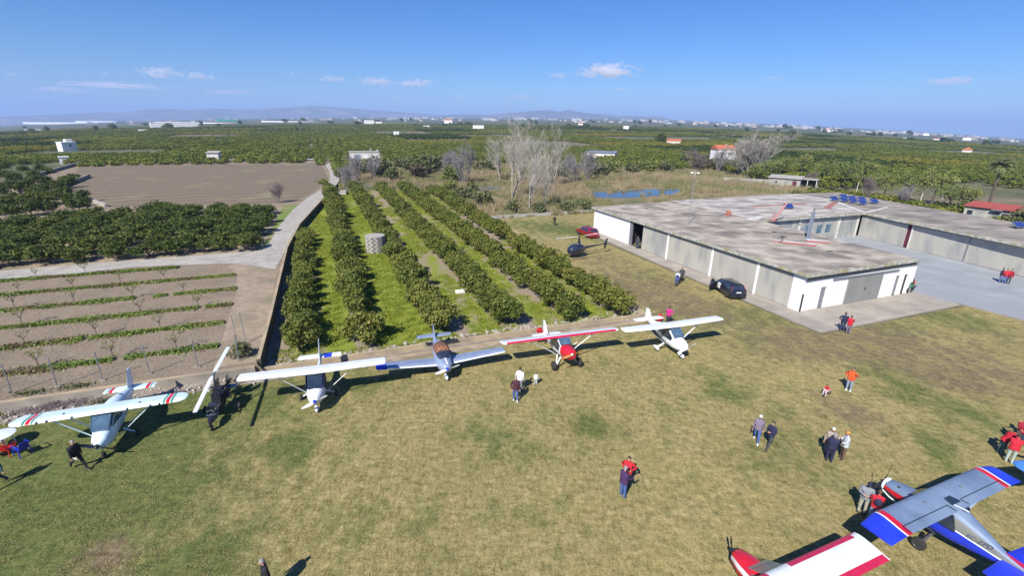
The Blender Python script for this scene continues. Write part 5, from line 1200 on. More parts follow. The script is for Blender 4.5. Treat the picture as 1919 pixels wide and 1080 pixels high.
def post_fence():
    t = empty('wire_fence', UV(-18.5, 34.4, ZT), 0, 'wire fence on thin grey posts above the field wall', 'fence')
    O = UV(-18.5, 34.4, ZT)
    us = [-36, -33.4, -30.8, -28.2, -25.6, -23, -20.7, -18.5, -16.35, -14.07, -11.58, -8.87, -6.4]
    for u in us:
        p = UV(u, 34.4, ZT) - O; mb = MB(); mb.tube([p, p + Vector((0, 0, 2.0))], 0.035, 6); mb.build('post', 'galvanised', t)
        m2 = MB(); m2.box(p + Vector((0, 0, 0.03)), (0.34, 0.24, 0.06), rz=AX); m2.build('footing', 'wall_concrete', t)
    mb = MB()
    for z in (0.5, 1.0, 1.5, 1.95):
        mb.tube([UV(us[0], 34.4, ZT) - O + Vector((0, 0, z)), UV(us[-1], 34.4, ZT) - O + Vector((0, 0, z))], 0.005, 3)
    mb.build('wire', 'galvanised', t)
post_fence()
for px, py in ((447, 650), (462, 645)):
    p = G(px, py, ZT); t = empty('leaning_pole', p, 0, 'thin grey pole leaning beside the field corner bush, ' + ('left one of two' if px == 447 else 'right one of two'), 'pole')
    mb = MB(); mb.tube([(0, 0, 0), (-0.25, 0.2, 2.4)], 0.03, 6); mb.build('shaft', 'galvanised', t)

def well():
    p = UV(6.1, 63.8); t = empty('brick_well', p, 0, 'round pierced block enclosure between the orange trees', 'enclosure')
    mb = MB(); n = 22; r0 = 1.2; hgt = 2.1; rows = 8
    for j in range(rows):
        for k in range(n):
            if 5 <= (k + 0) % n <= 7 and j == rows - 1: continue
            a = 2 * PI * (k + 0.5 * (j % 2)) / n; z = (j + 0.5) * hgt / rows
            if (k + j) % 2 == 0: mb.box((r0 * math.cos(a), r0 * math.sin(a), z), (0.12, 2 * PI * r0 / n * 1.02, hgt / rows), rz=a)
            else:
                for s in (1, -1):
                    mb.box((r0 * math.cos(a), r0 * math.sin(a), z + s * hgt / rows * 0.38), (0.115, 2 * PI * r0 / n * 1.0, hgt / rows * 0.24), rz=a)
    mb.build('block_wall', 'pale_block', t)
    mb = MB(); mb.lathe([(1.13, hgt), (1.28, hgt + .002), (1.28, hgt + .08), (1.13, hgt + .08)], (0, 0, 0), 'Z', 24); mb.build('coping', 'pale_block', t)
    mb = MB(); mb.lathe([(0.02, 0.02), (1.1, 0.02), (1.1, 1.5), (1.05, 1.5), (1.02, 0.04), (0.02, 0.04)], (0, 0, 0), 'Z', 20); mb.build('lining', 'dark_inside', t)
well()

# ---- small houses in the fields
def house(p, rz, L, D, H, wall, roof, label, kind='flat', wins=(), door=None, group=None, name='field_house', extra=None):
    t = empty(name, p, rz, label, 'house', group)
    mb = MB(); mb.box((0, 0, H / 2 - 0.3), (L, D, H + 0.6)); mb.build('wall', wall, t)
    if kind == 'flat':
        mb = MB(); mb.box((0, 0, H + 0.1), (L + 0.4, D + 0.4, 0.2)); mb.build('roof', roof, t)
    elif kind == 'gable':
        mb = MB(); a = L / 2 + 0.3; b = D / 2 + 0.3; h = D * 0.28
        mb.add([(-a, -b, H), (a, -b, H), (a, b, H), (-a, b, H), (-a, 0, H + h), (a, 0, H + h)], [(0, 1, 5, 4), (2, 3, 4, 5), (1, 2, 5), (3, 0, 4), (3, 2, 1, 0)]); mb.build('roof', roof, t)
    elif kind == 'shed':
        mb = MB(); a = L / 2 + 0.3; b = D / 2 + 0.4; mb.add([(-a, -b, H), (a, -b, H), (a, b, H + .5), (-a, b, H + .5), (-a, -b, H + .12), (a, -b, H + .12), (a, b, H + .62), (-a, b, H + .62)], [(3, 2, 1, 0), (4, 5, 6, 7), (0, 1, 5, 4), (1, 2, 6, 5), (2, 3, 7, 6), (3, 0, 4, 7)]); mb.build('roof', roof, t)
    elif kind == 'hip':
        mb = MB(); a = L / 2 + 0.4; b = D / 2 + 0.4; mb.add([(-a, -b, H), (a, -b, H), (a, b, H), (-a, b, H), (0, 0, H + D * 0.35)], [(0, 1, 4), (1, 2, 4), (2, 3, 4), (3, 0, 4), (3, 2, 1, 0)]); mb.build('roof', roof, t)
    for x, z, w_, h_ in wins:
        mb = MB(); mb.box((x, -D / 2 - 0.01, z), (w_, 0.06, h_)); mb.build('window', 'window_dark', t)
    if door:
        mb = MB(); mb.box((door[0], -D / 2 - 0.01, door[2] / 2), (door[1], 0.08, door[2])); mb.build('door', door[3], t)
    return t
def face_cam(p, off=0): return cam_dir(p) + PI / 2 + off
p = GT(684, 303); h_ = house(p, face_cam(p, 0.05), 11.5, 6, 3.9, 'pale_plaster', 'pale_block', 'grey plaster farm hut with blue door and white window behind the orchard', 'flat', [(3.3, 2.0, 1.0, 1.0)], (-2.9, 2.4, 3.1, 'blue_steel'))
mb = MB(); mb.box((0.8, -3.02, 1.9), (1.9, 0.1, 1.7)); mb.build('shutter', 'plate_white', h_)
mb = MB(); mb.box((2.5, -3.06, 2.0), (0.5, 0.2, 4.2)); mb.build('buttress', 'pale_block', h_)
mb = MB(); mb.box((2.6, 0.5, 4.55), (0.7, 0.7, 0.9)); mb.box((5.3, 0, 4.4), (0.5, 5.4, 0.5)); mb.build('chimney', 'pale_block', h_)
p = GT(128, 283); h_ = house(p, face_cam(p, 0.35), 6.2, 5.8, 4.4, 'far_white', 'far_white', 'tall white square house among the far orange groves at left', 'flat', [(0.4, 2.9, 0.8, 1.0)], None)
mb = MB(); mb.box((1.3, 1, 5.15), (2.8, 2.6, 1.3)); mb.build('stair_tower', 'far_white', h_)
p = GT(122, 307); house(p, face_cam(p), 2.6, 2.6, 2.4, 'far_white', 'far_white', 'tiny white pump hut beside the field track at left', 'flat', (), (0, 0.8, 1.8, 'door_panel'))
p = GT(403, 303); house(p, face_cam(p, -0.3), 4.0, 3.5, 3.4, 'pale_plaster', 'pale_block', 'plain pale hut at the far edge of the ploughed field', 'shed', (), (0.4, 0.9, 2.0, 'door_panel'))
p = GT(743, 256); house(p, face_cam(p), 5, 4.5, 4.5, 'far_white', 'far_white', 'single white cube house in the groves left of the bare poplars', 'flat', [(0, 2.5, 1, 1)])
p = GT(1128, 298); h_ = house(p, face_cam(p, -0.2), 13, 6, 3.0, 'pale_plaster', 'blue_steel', 'low shed with pale blue sheet roof behind the pond scrub', 'shed', [(2, 1.6, 1, 1)], None)
p = GT(1352, 303); house(p, face_cam(p, 0.5), 8.5, 7, 5.6, 'far_white', 'terracotta', 'white house with orange tiled roof beside the round bare tree', 'gable', [(-1.5, 3.8, 1, 1.2), (1.8, 3.8, 1, 1.2)], (0.5, 1.1, 2.2, 'door_panel'))
p = G(1470, 350); h_ = house(p, face_cam(p, -0.15), 8.0, 4, 2.5, 'stone_wall', 'pale_block', 'ruined stone shed behind the hangar with collapsing front', 'shed', [(-2.0, 1.4, 0.5, 0.5)], (2.6, 1.0, 1.9, 'curtain_maroon'))
p = G(1512, 352); t = empty('carport', p, face_cam(p, -0.15), 'open lean-to shelter on pale posts beside the ruined stone shed', 'shelter')
mb = MB(); mb.box((0, 0, 2.45), (5.2, 4.4, 0.16)); mb.build('roof', 'pale_block', t)
for x in (-2.3, 0.2, 2.4):
    mb = MB(); mb.tube([(x, -2.0, 0), (x, -2.0, 2.4)], 0.09, 6); mb.build('post', 'white_wall', t)
mb = MB(); mb.box((0, 1.9, 1.2), (5, 0.2, 2.4)); mb.build('wall', 'stone_wall', t)
p = G(1412, 344); wall_ = MB(); wall_.box((0, 0, 0.7), (17, 0.4, 1.4)); w_o = wall_.build('stone_garden_wall', 'stone_wall', loc=p); w_o.rotation_euler.z = face_cam(p, 0.1); tag(w_o, 'long low brown stone wall in front of the willow behind the reeds', 'wall', None, 'thing')
p = G(1862, 416); h_ = house(p, face_cam(p, -0.25), 8.2, 4.4, 2.6, 'weathered_wall', 'hut_red', 'weathered garden hut with bright red flat roof at right', 'shed', [(-3.2, 1.5, 0.8, 0.8), (2.8, 1.3, 0.7, 1.5)], (1.8, 0.9, 1.9, 'dark_inside'))
mb = MB(); mb.box((0.6, -2.5, 2.55), (1.6, 0.9, 0.08), rx=0.3); mb.build('awning', 'galvanised', h_)
p = GT(1811, 288); house(p, face_cam(p), 6, 6, 3, 'far_cream', 'terracotta', 'small house with orange pyramid roof in the far right groves', 'hip')
p = GT(1262, 271); house(p, face_cam(p), 10, 5, 2.8, 'far_cream', 'terracotta', 'low cream farm building beside the dark tree in the far groves', 'gable')
p = GT(1173, 243); house(p, face_cam(p), 9, 7, 6, 'far_white', 'far_white', 'isolated white block house on the plain right of the poplars', 'flat')
p = GT(62, 247); house(p, face_cam(p), 20, 8, 5, 'far_white', 'roof_pale', 'white two part farmhouse far out at the left', 'flat')
p = GT(328, 240); house(p, face_cam(p, 0.1), 70, 16, 9, 'far_white', 'far_white', 'long white warehouse standing on the plain left of centre', 'flat')
for i_, (px, py, w0, lab) in enumerate(((1088, 235, 12, 'cream cottage far behind the pond'), (692, 232, 22, 'white farmhouse near the horizon above the grey hut'), (710, 232, 14, 'small white annexe near the horizon above the grey hut'), (840, 231, 22, 'white villa near the horizon left of the poplars'), (897, 243, 16, 'white farm left of the bare poplar crowns'), (1697, 262, 9, 'white hut on the plain at right, nearer of two'), (1754, 264, 9, 'white hut on the plain at far right'), (1735, 254, 20, 'pale farm below the horizon at right'), (1811, 263, 16, 'pale barn below the horizon at far right'), (1550, 247, 14, 'white cottage below the horizon behind the willow'), (268, 248, 9, 'white shed in the left groves'), (800, 240, 10, 'pale hut by the bare strip in the groves'))):
    p = GT(px, py); house(p, face_cam(p, 0.15 * math.sin(i_)), w0, w0 * 0.5, w0 * 0.38, 'far_white', 'far_white' if i_ % 3 else 'terracotta', lab, 'flat' if i_ % 3 else 'gable')
# ------------------------------------------------------------------ vegetation
def leaf_quads(C, S, bias=None, kite=True, squash=1.0):
    """C (n,3) centres, S (n,) sizes -> V, F of small kite-shaped leaf sprays"""
    n = len(C)
    a = RNG.normal(size=(n, 3))
    if bias is not None: a = a * 0.75 + bias * 1.0
    a /= np.linalg.norm(a, axis=1)[:, None]
    t = RNG.normal(size=(n, 3)); t -= (t * a).sum(1)[:, None] * a; t /= np.linalg.norm(t, axis=1)[:, None]
    b = np.cross(a, t)
    s = S[:, None]
    V = np.empty((n, 4, 3)); V[:, 0] = C - t * s * 0.55; V[:, 1] = C + b * s * 0.36 * squash - t * s * .05; V[:, 2] = C + t * s * 0.55; V[:, 3] = C - b * s * 0.36 * squash + a * s * .1
    return V.reshape(-1, 3), np.arange(n * 4).reshape(n, 4)

def crown_mesh(name, n, rx, ry, rz, zc, size, mts, lumps=9, lump_r=0.55, zmin=0.12, young=0.0, inner=0.25, jitter=1.0):
    """leaf sprays gathered in uneven lumps over a squat ellipsoid"""
    L = []
    for i in range(lumps):
        u = RNG.uniform(-0.55, 1.0); ph = RNG.uniform(0, 2 * PI); q = math.sqrt(max(0, 1 - u * u)); f = RNG.uniform(0.5, 0.86)
        L.append((rx * q * math.cos(ph) * f, ry * q * math.sin(ph) * f, zc + rz * u * f * 0.9, RNG.uniform(0.7, 1.25) * lump_r))
    C = []; B = []
    L.append((0, 0, zc, lump_r * 1.5))
    w_ = np.array([l[3] ** 2 for l in L]); w_ /= w_.sum()
    idx = RNG.choice(len(L), n, p=w_)
    d = RNG.normal(size=(n, 3)); d /= np.linalg.norm(d, axis=1)[:, None]
    rad = np.where(RNG.random(n) < inner, RNG.uniform(0.3, 0.85, n), RNG.uniform(0.85, 1.08, n))
    LL = np.array(L)
    C = LL[idx, :3] + d * (LL[idx, 3] * rad)[:, None] * np.array([1, 1, 0.9])
    C[:, 2] = np.maximum(C[:, 2], zmin + RNG.random(n) * 0.2)
    V, Fq = leaf_quads(C, size * RNG.uniform(0.7, 1.35, n), d)
    mi = None
    if isinstance(mts, (list, tuple)) and len(mts) > 1: mi = (RNG.random(n) < young).astype(int)
    return mesh_np(name, V, Fq, mts, mi=mi)

def trunk_mesh(name, h, r, mt='bark_brown', limbs=4, spread=0.8, lh=1.0):
    mb = MB(); mb.tube([(0, 0, -0.25), (0.03, 0.02, h * 0.5), (0.0, 0.0, h)], [r * 1.25, r, r * 0.8], 7)
    for k in range(limbs):
        a = 2 * PI * k / limbs + random.random(); mb.tube([(0, 0, h * 0.9), (spread * 0.5 * math.cos(a), spread * 0.5 * math.sin(a), h + lh * 0.45), (spread * math.cos(a), spread * math.sin(a), h + lh)], [r * 0.6, r * 0.4, r * 0.18], 5)
    me = bpy.data.meshes.new(name); me.from_pydata(mb.v, [], mb.f); me.materials.append(M[mt]); return me

def tree_of(name, crown, trunk, loc, label, group, rz=0.0, sc=1.0, cat='tree', crown_name='crown'):
    t = empty(name, loc, rz, label, cat, group)
    t.scale = (sc, sc, sc) if not isinstance(sc, tuple) else sc
    if trunk: obj_of('trunk', trunk, t)
    obj_of(crown_name, crown, t)
    return t

CIT = [crown_mesh('crown', 1900, 1.75, 1.75, 1.25, 1.5, 0.25, ['leaf_citrus', 'leaf_citrus_young'], lumps=15, lump_r=0.62, young=0.10) for _ in range(6)]
DRK = [crown_mesh('crown', 1150, 2.1, 2.1, 1.5, 1.75, 0.34, ['leaf_dark', 'leaf_citrus'], lumps=15, lump_r=0.75, young=0.22) for _ in range(5)]
CTR = [trunk_mesh('trunk', 0.7, 0.11) for _ in range(2)]
ROWS = [(-2.65, 36.2, 76.5), (2.15, 36.0, 121), (8.0, 36.1, 122), (13.8, 35.5, 122), (19.2, 34.8, 122), (24.1, 34.4, 117)]
ORD = ['first row beside the retaining wall', 'second row from the retaining wall', 'third row, interrupted by the pierced well', 'fourth row from the retaining wall', 'fifth row from the retaining wall', 'sixth row along the lawn kerb']
n_orange = 0
for r_, (u, va, vb) in enumerate(ROWS):
    v = va; k = 0
    while v < vb:
        uu = u + random.uniform(-0.25, 0.25)
        if r_ == 5: uu = 24.0 + (v - 34) * 0.012
        hole = (r_ == 2 and 61.8 < v < 65.9)
        if not hole and random.random() > 0.025:
            p = UV(uu, v); s = random.uniform(0.79, 0.98) * (1.06 if k == 0 else 1.0) * (0.84 if r_ == 0 else 1.0)
            lab = 'dense green orange tree in the ' + ORD[r_] if k else 'nearest orange tree at the runway end of the ' + ORD[r_]
            tree_of('orange_tree', random.choice(CIT), random.choice(CTR), p, lab, 'orange trees in the ' + ORD[r_].split(',')[0] if k else None, random.uniform(0, 6.28), (s * random.uniform(0.92, 1.06), s, s * random.uniform(0.9, 1.08))); n_orange += 1
        v += random.uniform(2.55, 2.95); k += 1
# the dark grove on the raised ground
def inside(p, poly):
    x, y = p[0], p[1]; c = False; n = len(poly); j = n - 1
    for i in range(n):
        xi, yi = poly[i][0], poly[i][1]; xj, yj = poly[j][0], poly[j][1]
        if (yi > y) != (yj > y) and x < (xj - xi) * (y - yi) / (yj - yi) + xi: c = not c
        j = i
    return c
def Q(pts, z=0.0): return [tuple(G(x, y, z)[:2]) for x, y in pts]
GROVE = Q([(-60, 520), (0, 506), (490, 470), (512, 430), (530, 398), (440, 393), (200, 403), (120, 414), (-60, 436)], ZT)
v = 67.6
while v < 118:
    u = -8.9 - random.uniform(0, .6)
    while u > -62:
        p = UV(u + random.uniform(-.4, .4), v + random.uniform(-.4, .4), ZT)
        if inside(p, GROVE):
            s = random.uniform(0.82, 1.0)
            tree_of('orange_tree', random.choice(DRK), random.choice(CTR), p, 'dark rounded orange tree packed in the grove between track and ploughed field', 'orange trees of the dark grove', random.uniform(0, 6.28), (s, s, s * random.uniform(0.58, 0.72))); n_orange += 1
        u -= random.uniform(3.3, 3.8)
    v += 3.6
# looser trees round the walled plot at far left
LOOSE = [(160, 375), (140, 384), (118, 372), (95, 380), (72, 372), (55, 386), (30, 378), (10, 390), (128, 348), (140, 338), (108, 352), (88, 350), (65, 346), (84, 362), (50, 358), (22, 356), (0, 366), (30, 338), (62, 330), (92, 325), (75, 318), (12, 332), (-20, 345), (100, 396), (60, 400), (20, 404), (-15, 400), (45, 320), (10, 316), (150, 392), (-10, 322)]
for px, py in LOOSE:
    p = G(px, py, 0); s = random.uniform(0.9, 1.15)
    p = G(px, py + 4, ZT if py > 345 else 0.0)
    tree_of('orange_tree', random.choice(DRK), random.choice(CTR), p, 'scattered orange tree on bare soil left of the ploughed field', 'scattered orange trees at far left', random.uniform(0, 6.28), s * 0.78); n_orange += 1

# ---- crop strips with saplings on the raised field
STRIPS = [(37.5, -8.1), (42.2, -8.4), (46.6, -8.4), (51.2, -8.6), (56.1, -9.3), (61.2, -15.5)]
for i_, (v, ue) in enumerate(STRIPS):
    n = 8200; u = RNG.uniform(-44, ue, n); w_ = 0.50 + 0.12 * np.sin(u * 1.7 + i_) + 0.1 * np.sin(u * 0.6)
    gap = (np.sin(u * 0.55 + i_ * 2.1) + 0.6 * np.sin(u * 1.9)) > -1.5
    off = RNG.normal(size=n) * 0.5 * w_; z = ZT + 0.03 + 0.17 * np.exp(-(off / w_) ** 2) * RNG.random(n)
    if i_ == 3: gap &= ~((u > -16.8) & (u < -15.4))
    C = np.array([list(UV(a, v + b)[:2]) + [c] for a, b, c, g in zip(u, off, z, gap) if g])
    V, Fq = leaf_quads(C, 0.17 * RNG.uniform(0.6, 1.3, len(C)), np.tile([0, 0, 1.0], (len(C), 1)))
    o = obj_of('weed_strip', mesh_np('weed_strip', V, Fq, 'leaf_weed')); tag(o, kind='stuff')
def sapling_meshes(leafy):
    mb = MB(); mb.tube([(0, 0, -.1), (0.02, 0, 0.5), (0.0, 0.03, 0.75)], [0.032, 0.026, 0.022], 5); tips = []
    for k in range(6):
        a = 2 * PI * k / 6 + random.random(); q = random.uniform(0.35, 0.6); h = random.uniform(1.1, 1.7)
        e = Vector((q * math.cos(a), q * math.sin(a), h)); mid = Vector((q * .5 * math.cos(a), q * .5 * math.sin(a), 0.7 + (h - .7) * .45)); mb.tube([(0, 0, 0.7), mid, e], [0.018, 0.013, 0.007], 4); tips.append((mid, e))
        for j in range(2):
            f = mid.lerp(e, random.random()) ; g = f + Vector((random.uniform(-.25, .25), random.uniform(-.25, .25), random.uniform(0, .3))); mb.tube([f, g], [0.014, 0.006], 3); tips.append((f, g))
    me = bpy.data.meshes.new('trunk'); me.from_pydata(mb.v, [], mb.f); me.materials.append(M['bark_brown'])
    C = []
    for a, b in tips:
        for j in range(leafy): C.append(a.lerp(b, random.uniform(.2, 1.05)) + Vector((random.gauss(0, .05), random.gauss(0, .05), random.gauss(0, .05))))
    C = np.array([list(c) for c in C]); V, Fq = leaf_quads(C, 0.10 * RNG.uniform(.6, 1.4, len(C)))
    return me, mesh_np('foliage', V, Fq, 'leaf_sapling')
SAP = [sapling_meshes(n) for n in (7, 5, 3, 8)]
names = ['nearest', 'second', 'third', 'fourth', 'fifth', 'farthest']
for i_, (v, ue) in enumerate(STRIPS):
    u = ue - 2.6 - (i_ % 2) * 1.8
    while u > -42:
        if random.random() > 0.08:
            me, fo = random.choice(SAP); t = tree_of('sapling', fo, me, UV(u, v + 0.1, ZT), 'thin young fruit tree in the ' + names[i_] + ' weedy strip of the raised field', 'young trees in the ' + names[i_] + ' weedy strip', random.uniform(0, 6), random.uniform(0.72, 0.98), crown_name='foliage')
        u -= random.uniform(3.7, 4.3)

# ---- bare trees
def bare_mesh(name, h, r, stems=1, depth=4, spread=0.45, up=0.55, mt='twig_grey', kids=(3, 5), first=0.28, seed=1, nside=3, droop=0.0):
    rg = random.Random(seed); mb = MB()
    def br(p, d, ln, rad, dep):
        pts = [p]; rr = [rad]; q = p; dd = d
        seg = 3
        for s in range(seg):
            dd = (dd + Vector((rg.gauss(0, .12), rg.gauss(0, .12), rg.gauss(0, .06) + up * 0.12 - droop))).normalized(); q = q + dd * ln / seg; pts.append(q); rr.append(rad * (1 - 0.6 * (s + 1) / seg))
        mb.tube(pts, rr, 5 if dep >= depth - 1 else nside, 0, cap=False)
        if dep <= 0: return
        for k in range(rg.randint(*kids)):
            f = first + (1 - first) * (k + rg.random()) / kids[1] if dep == depth else rg.uniform(0.25, 1.0)
            f = min(f, 0.98); i = min(int(f * seg), seg - 1); o = pts[i].lerp(pts[i + 1], f * seg - i)
            a = rg.uniform(0, 2 * PI); side = Vector((math.cos(a), math.sin(a), rg.uniform(-.1, .5)))
            br(o, (dd * (1 - spread) + side * spread + Vector((0, 0, up * .4))).normalized(), ln * rg.uniform(0.45, 0.68), max(rad * 0.5 * (1.1 - 0.4 * f), 0.012), dep - 1)
    for s in range(stems):
        a = 2 * PI * s / max(stems, 1) + rg.random(); t = 0.0 if stems == 1 else rg.uniform(.1, .4)
        br(Vector((0.1 * s * math.cos(a), 0.1 * s * math.sin(a), -0.3)), Vector((t * math.cos(a), t * math.sin(a), 1)).normalized(), h * rg.uniform(.55, .7) if stems > 1 else h * .62, r, depth)
    me = bpy.data.meshes.new(name); me.from_pydata(mb.v, [], mb.f); me.materials.append(M[mt]); return me
POP = [bare_mesh('crown', 15, 0.16, 2, 4, 0.45, 0.40, 'bark_pale', (4, 6), 0.15, s, 3) for s in (3, 5)]
SHR = [bare_mesh('crown', 6.0, 0.06, 7, 4, 0.42, 0.45, 'twig_grey', (4, 5), 0.1, s) for s in (11, 12)]
SHP = [bare_mesh('crown', 6.0, 0.06, 7, 4, 0.42, 0.45, 'twig_purple', (4, 5), 0.1, s) for s in (13, 14)]
BRD = [bare_mesh('crown', 6.0, 0.07, 9, 4, 0.46, 0.35, 'twig_pale', (5, 6), 0.1, s) for s in (21,)]
def bare(mesh, px, py, sc, label, name='bare_tree', group=None, rz=None, cat='tree', z=0.0):
    p = G(px, py, z); o = obj_of(name, mesh, None, p); o.scale = (sc, sc, sc) if not isinstance(sc, tuple) else sc; o.rotation_euler.z = random.uniform(0, 6) if rz is None else rz
    return tag(o, label, cat, group)
bare(POP[0], 992, 392, 0.86, 'pale leafless poplar with forked trunk nearest the lawn')
bare(POP[1], 1020, 386, 0.72, 'slender leafless poplar just right of the forked one')
bare(POP[1], 960, 372, 1.02, 'tall leafless poplar at the left of the pale group')
bare(POP[0], 1003, 352, 1.10, 'tall leafless poplar behind the middle of the pale group')
bare(POP[1], 1035, 350, 0.95, 'leafless poplar at the right of the pale group')
bare(POP[0], 937, 340, 1.0, 'leafless poplar leaning at the far left of the pale group')
bare(POP[1], 975, 343, 1.12, 'tallest leafless poplar at the back of the pale group')
bare(SHR[0], 866, 346, (1.35, 1.35, 1.75), 'round lavender grey leafless tree left of the poplars')
bare(SHR[1], 845, 338, 1.3, 'small lavender grey leafless tree left of the poplars')
bare(SHR[1], 668, 342, 1.15, 'lavender grey leafless thicket at the end of the track'); bare(SHR[0], 700, 338, 1.15, 'lavender grey leafless thicket below the grey hut'); bare(SHR[1], 650, 352, 0.85, 'grey leafless bush on the bend of the track')
bare(SHP[0], 523, 380, 0.62, 'lone dark leafless tree at the corner of the ploughed field', z=ZT)
bare(SHR[0], 1075, 342, 1.2, 'grey leafless tree clump behind the pond, left one'); bare(SHR[1], 1100, 338, 1.4, 'grey leafless tree clump behind the pond, right one'); bare(SHR[0], 1060, 330, 1.1, 'grey leafless bush behind the poplars')
bare(SHP[1], 1302, 322, (1.7, 1.7, 1.3), 'broad dark maroon leafless bush beside the small palm')
bare(BRD[0], 1402, 332, (2.9, 2.9, 2.2), 'large round grey bare tree hiding the white house')
bare(SHR[1], 1345, 322, 1.3, 'grey leafless bush below the white house with orange roof')
bare(SHP[1], 1520, 350, 0.7, 'small maroon leafless tree beside the open shelter')
bare(SHP[0], 1625, 372, 0.8, 'bare leaning branches behind the hangar roof'); bare(SHR[0], 1690, 385, 0.75, 'grey dead sapling clump behind the hangar roof')
# leafy shrubs of the waste ground
SHB = [crown_mesh('shrub', 800, 2.0, 2.0, 1.4, 1.3, 0.36, ['leaf_shrub', 'leaf_greygreen'], lumps=9, lump_r=0.8, young=0.3) for _ in range(3)]
SHM = crown_mesh('shrub', 800, 2.0, 2.0, 1.4, 1.3, 0.36, ['leaf_maroon', 'leaf_shrub'], lumps=9, lump_r=0.8, young=0.25)
SHW = [crown_mesh('crown', 1300, 3.2, 3.2, 2.8, 3.4, 0.27, ['leaf_willow', 'leaf_greygreen'], lumps=12, lump_r=1.0, young=0.2, zmin=0.9, inner=0.5) for _ in range(2)]
_shr = [(715, 333, 1.3, 0, 'dark green shrub right of the lavender thicket'), (735, 340, 1.0, 0, 'olive shrub behind the far end of the third orange row'), (800, 325, 1.5, 0, 'dark shrub mass in the middle of the scrub'), (770, 322, 1.2, 0, 'tall olive shrub in the scrub below the hut'), (822, 318, 1.4, 0, 'dark olive shrub left of the lavender tree'), (790, 335, 1.1, 1, 'reddish brown shrub among the dark scrub'), (845, 342, 1.1, 2, 'yellow green shrub at the foot of the lavender tree'), (640, 335, 0.9, 0, 'olive bush beside the track bend'), (690, 330, 1.2, 0, 'dark shrub below the grey hut'), (750, 315, 1.1, 0, 'green shrub at the back of the scrub'),
    (905, 320, 1.2, 0, 'olive shrub at the foot of the left poplar'), (1120, 330, 1.2, 0, 'green shrub before the blue roofed shed'), (1150, 326, 1.3, 2, 'yellow green shrub right of the blue roofed shed'), (1185, 325, 1.1, 0, 'olive shrub behind the pond'), (1215, 322, 1.2, 2, 'light green shrub behind the pond'), (1245, 322, 1.0, 0, 'dark shrub left of the small palm'), (1040, 335, 1.1, 0, 'dark green shrub behind the pale poplars'), (1320, 318, 1.2, 1, 'brown shrub right of the maroon bush'),
    (960, 398, 0.8, 0, 'low dark bush at the foot of the forked poplar'), (1010, 402, 0.75, 0, 'low dark bush against the white boundary wall'), (1060, 398, 0.85, 0, 'dark reed bush left of the hangar corner'), (1090, 396, 0.8, 0, 'dark bush touching the hangar corner'), (905, 385, 1.0, 0, 'low grey green bush at the back of the sixth row'), (870, 372, 1.1, 0, 'flat green bramble behind the orange rows'), (840, 358, 1.0, 2, 'bright green weed mound behind the orange rows'), (885, 358, 0.8, 0, 'small green mound under the lavender tree'), (455, 668, 0.42, 0, 'grey green bush in the corner of the raised field')]
for px, py, s, kd, lab in _shr:
    me = SHM if kd == 1 else random.choice(SHB)
    z = ZT if px < 480 else 0.0
    s *= 1.55 if py < 345 else (1.0 if px < 480 else 1.2)
    o = obj_of('shrub', me, None, G(px, py, z)); o.scale = (s, s, s * random.uniform(.8, 1.0)); o.rotation_euler.z = random.uniform(0, 6); tag(o, lab, 'shrub')
    if kd == 2: o.data = crown_mesh('shrub', 700, 2.0, 2.0, 1.4, 1.3, 0.36, ['leaf_willow', 'leaf_shrub'], lumps=9, lump_r=0.8, young=0.3)
WT = trunk_mesh('trunk', 2.6, 0.16, 'bark_brown', 5, 1.8, 2.2)
for px, py, s, lab in ((1440, 342, 1.25, 'light green willow before the low stone wall'), (1415, 338, 1.0, 'light green willow left of the ruined shed'), (1460, 334, 1.3, 'feathery green tree behind the ruined stone shed'), (1500, 332, 1.4, 'broad feathery green tree behind the open shelter'), (1545, 345, 1.3, 'feathery green tree right of the open shelter'), (1580, 352, 1.35, 'tall feathery green tree above the solar panels'), (1610, 352, 1.4, 'feathery green tree behind the hangar, left of the dead saplings'), (1655, 372, 1.1, 'light green tree behind the dead saplings'), (1700, 378, 1.2, 'light green tree behind the right wing of the hangar'), (1745, 384, 1.3, 'light green tree between the hangar and the palm'), (1775, 398, 1.0, 'light green tree nearest the red roofed hut'), (1800, 400, 1.0, 'bushy tree touching the left of the red roofed hut')):
    tree_of('willow_tree', random.choice(SHW), WT, G(px, py), lab, None, random.uniform(0, 6), (s, s, s * 1.0))
o = obj_of('shrub', SHB[1], None, G(1915, 432)); o.scale = (1.4, 1.4, 1.5); tag(o, 'dark green bush right of the red roofed hut', 'shrub')
for px, py, k, lab in ((1237, 268, 2.2, 'dark round tree beside the cream farm building'), (1480, 262, 3.0, 'dark green tree pair far behind the bare round tree'), (1590, 254, 2.4, 'dark tree on the plain left of the cypress farm'), (1635, 256, 2.4, 'tall dark trees around a farm on the plain'), (1648, 256, 2.6, 'dark trees at the right of the plain farm'), (1676, 257, 2.2, 'dark tree beside the white hut on the plain')):
    o = obj_of('round_tree', DRK[1], None, GT(px, py)); o.scale = (k, k, k * 1.1); tag(o, lab, 'tree')

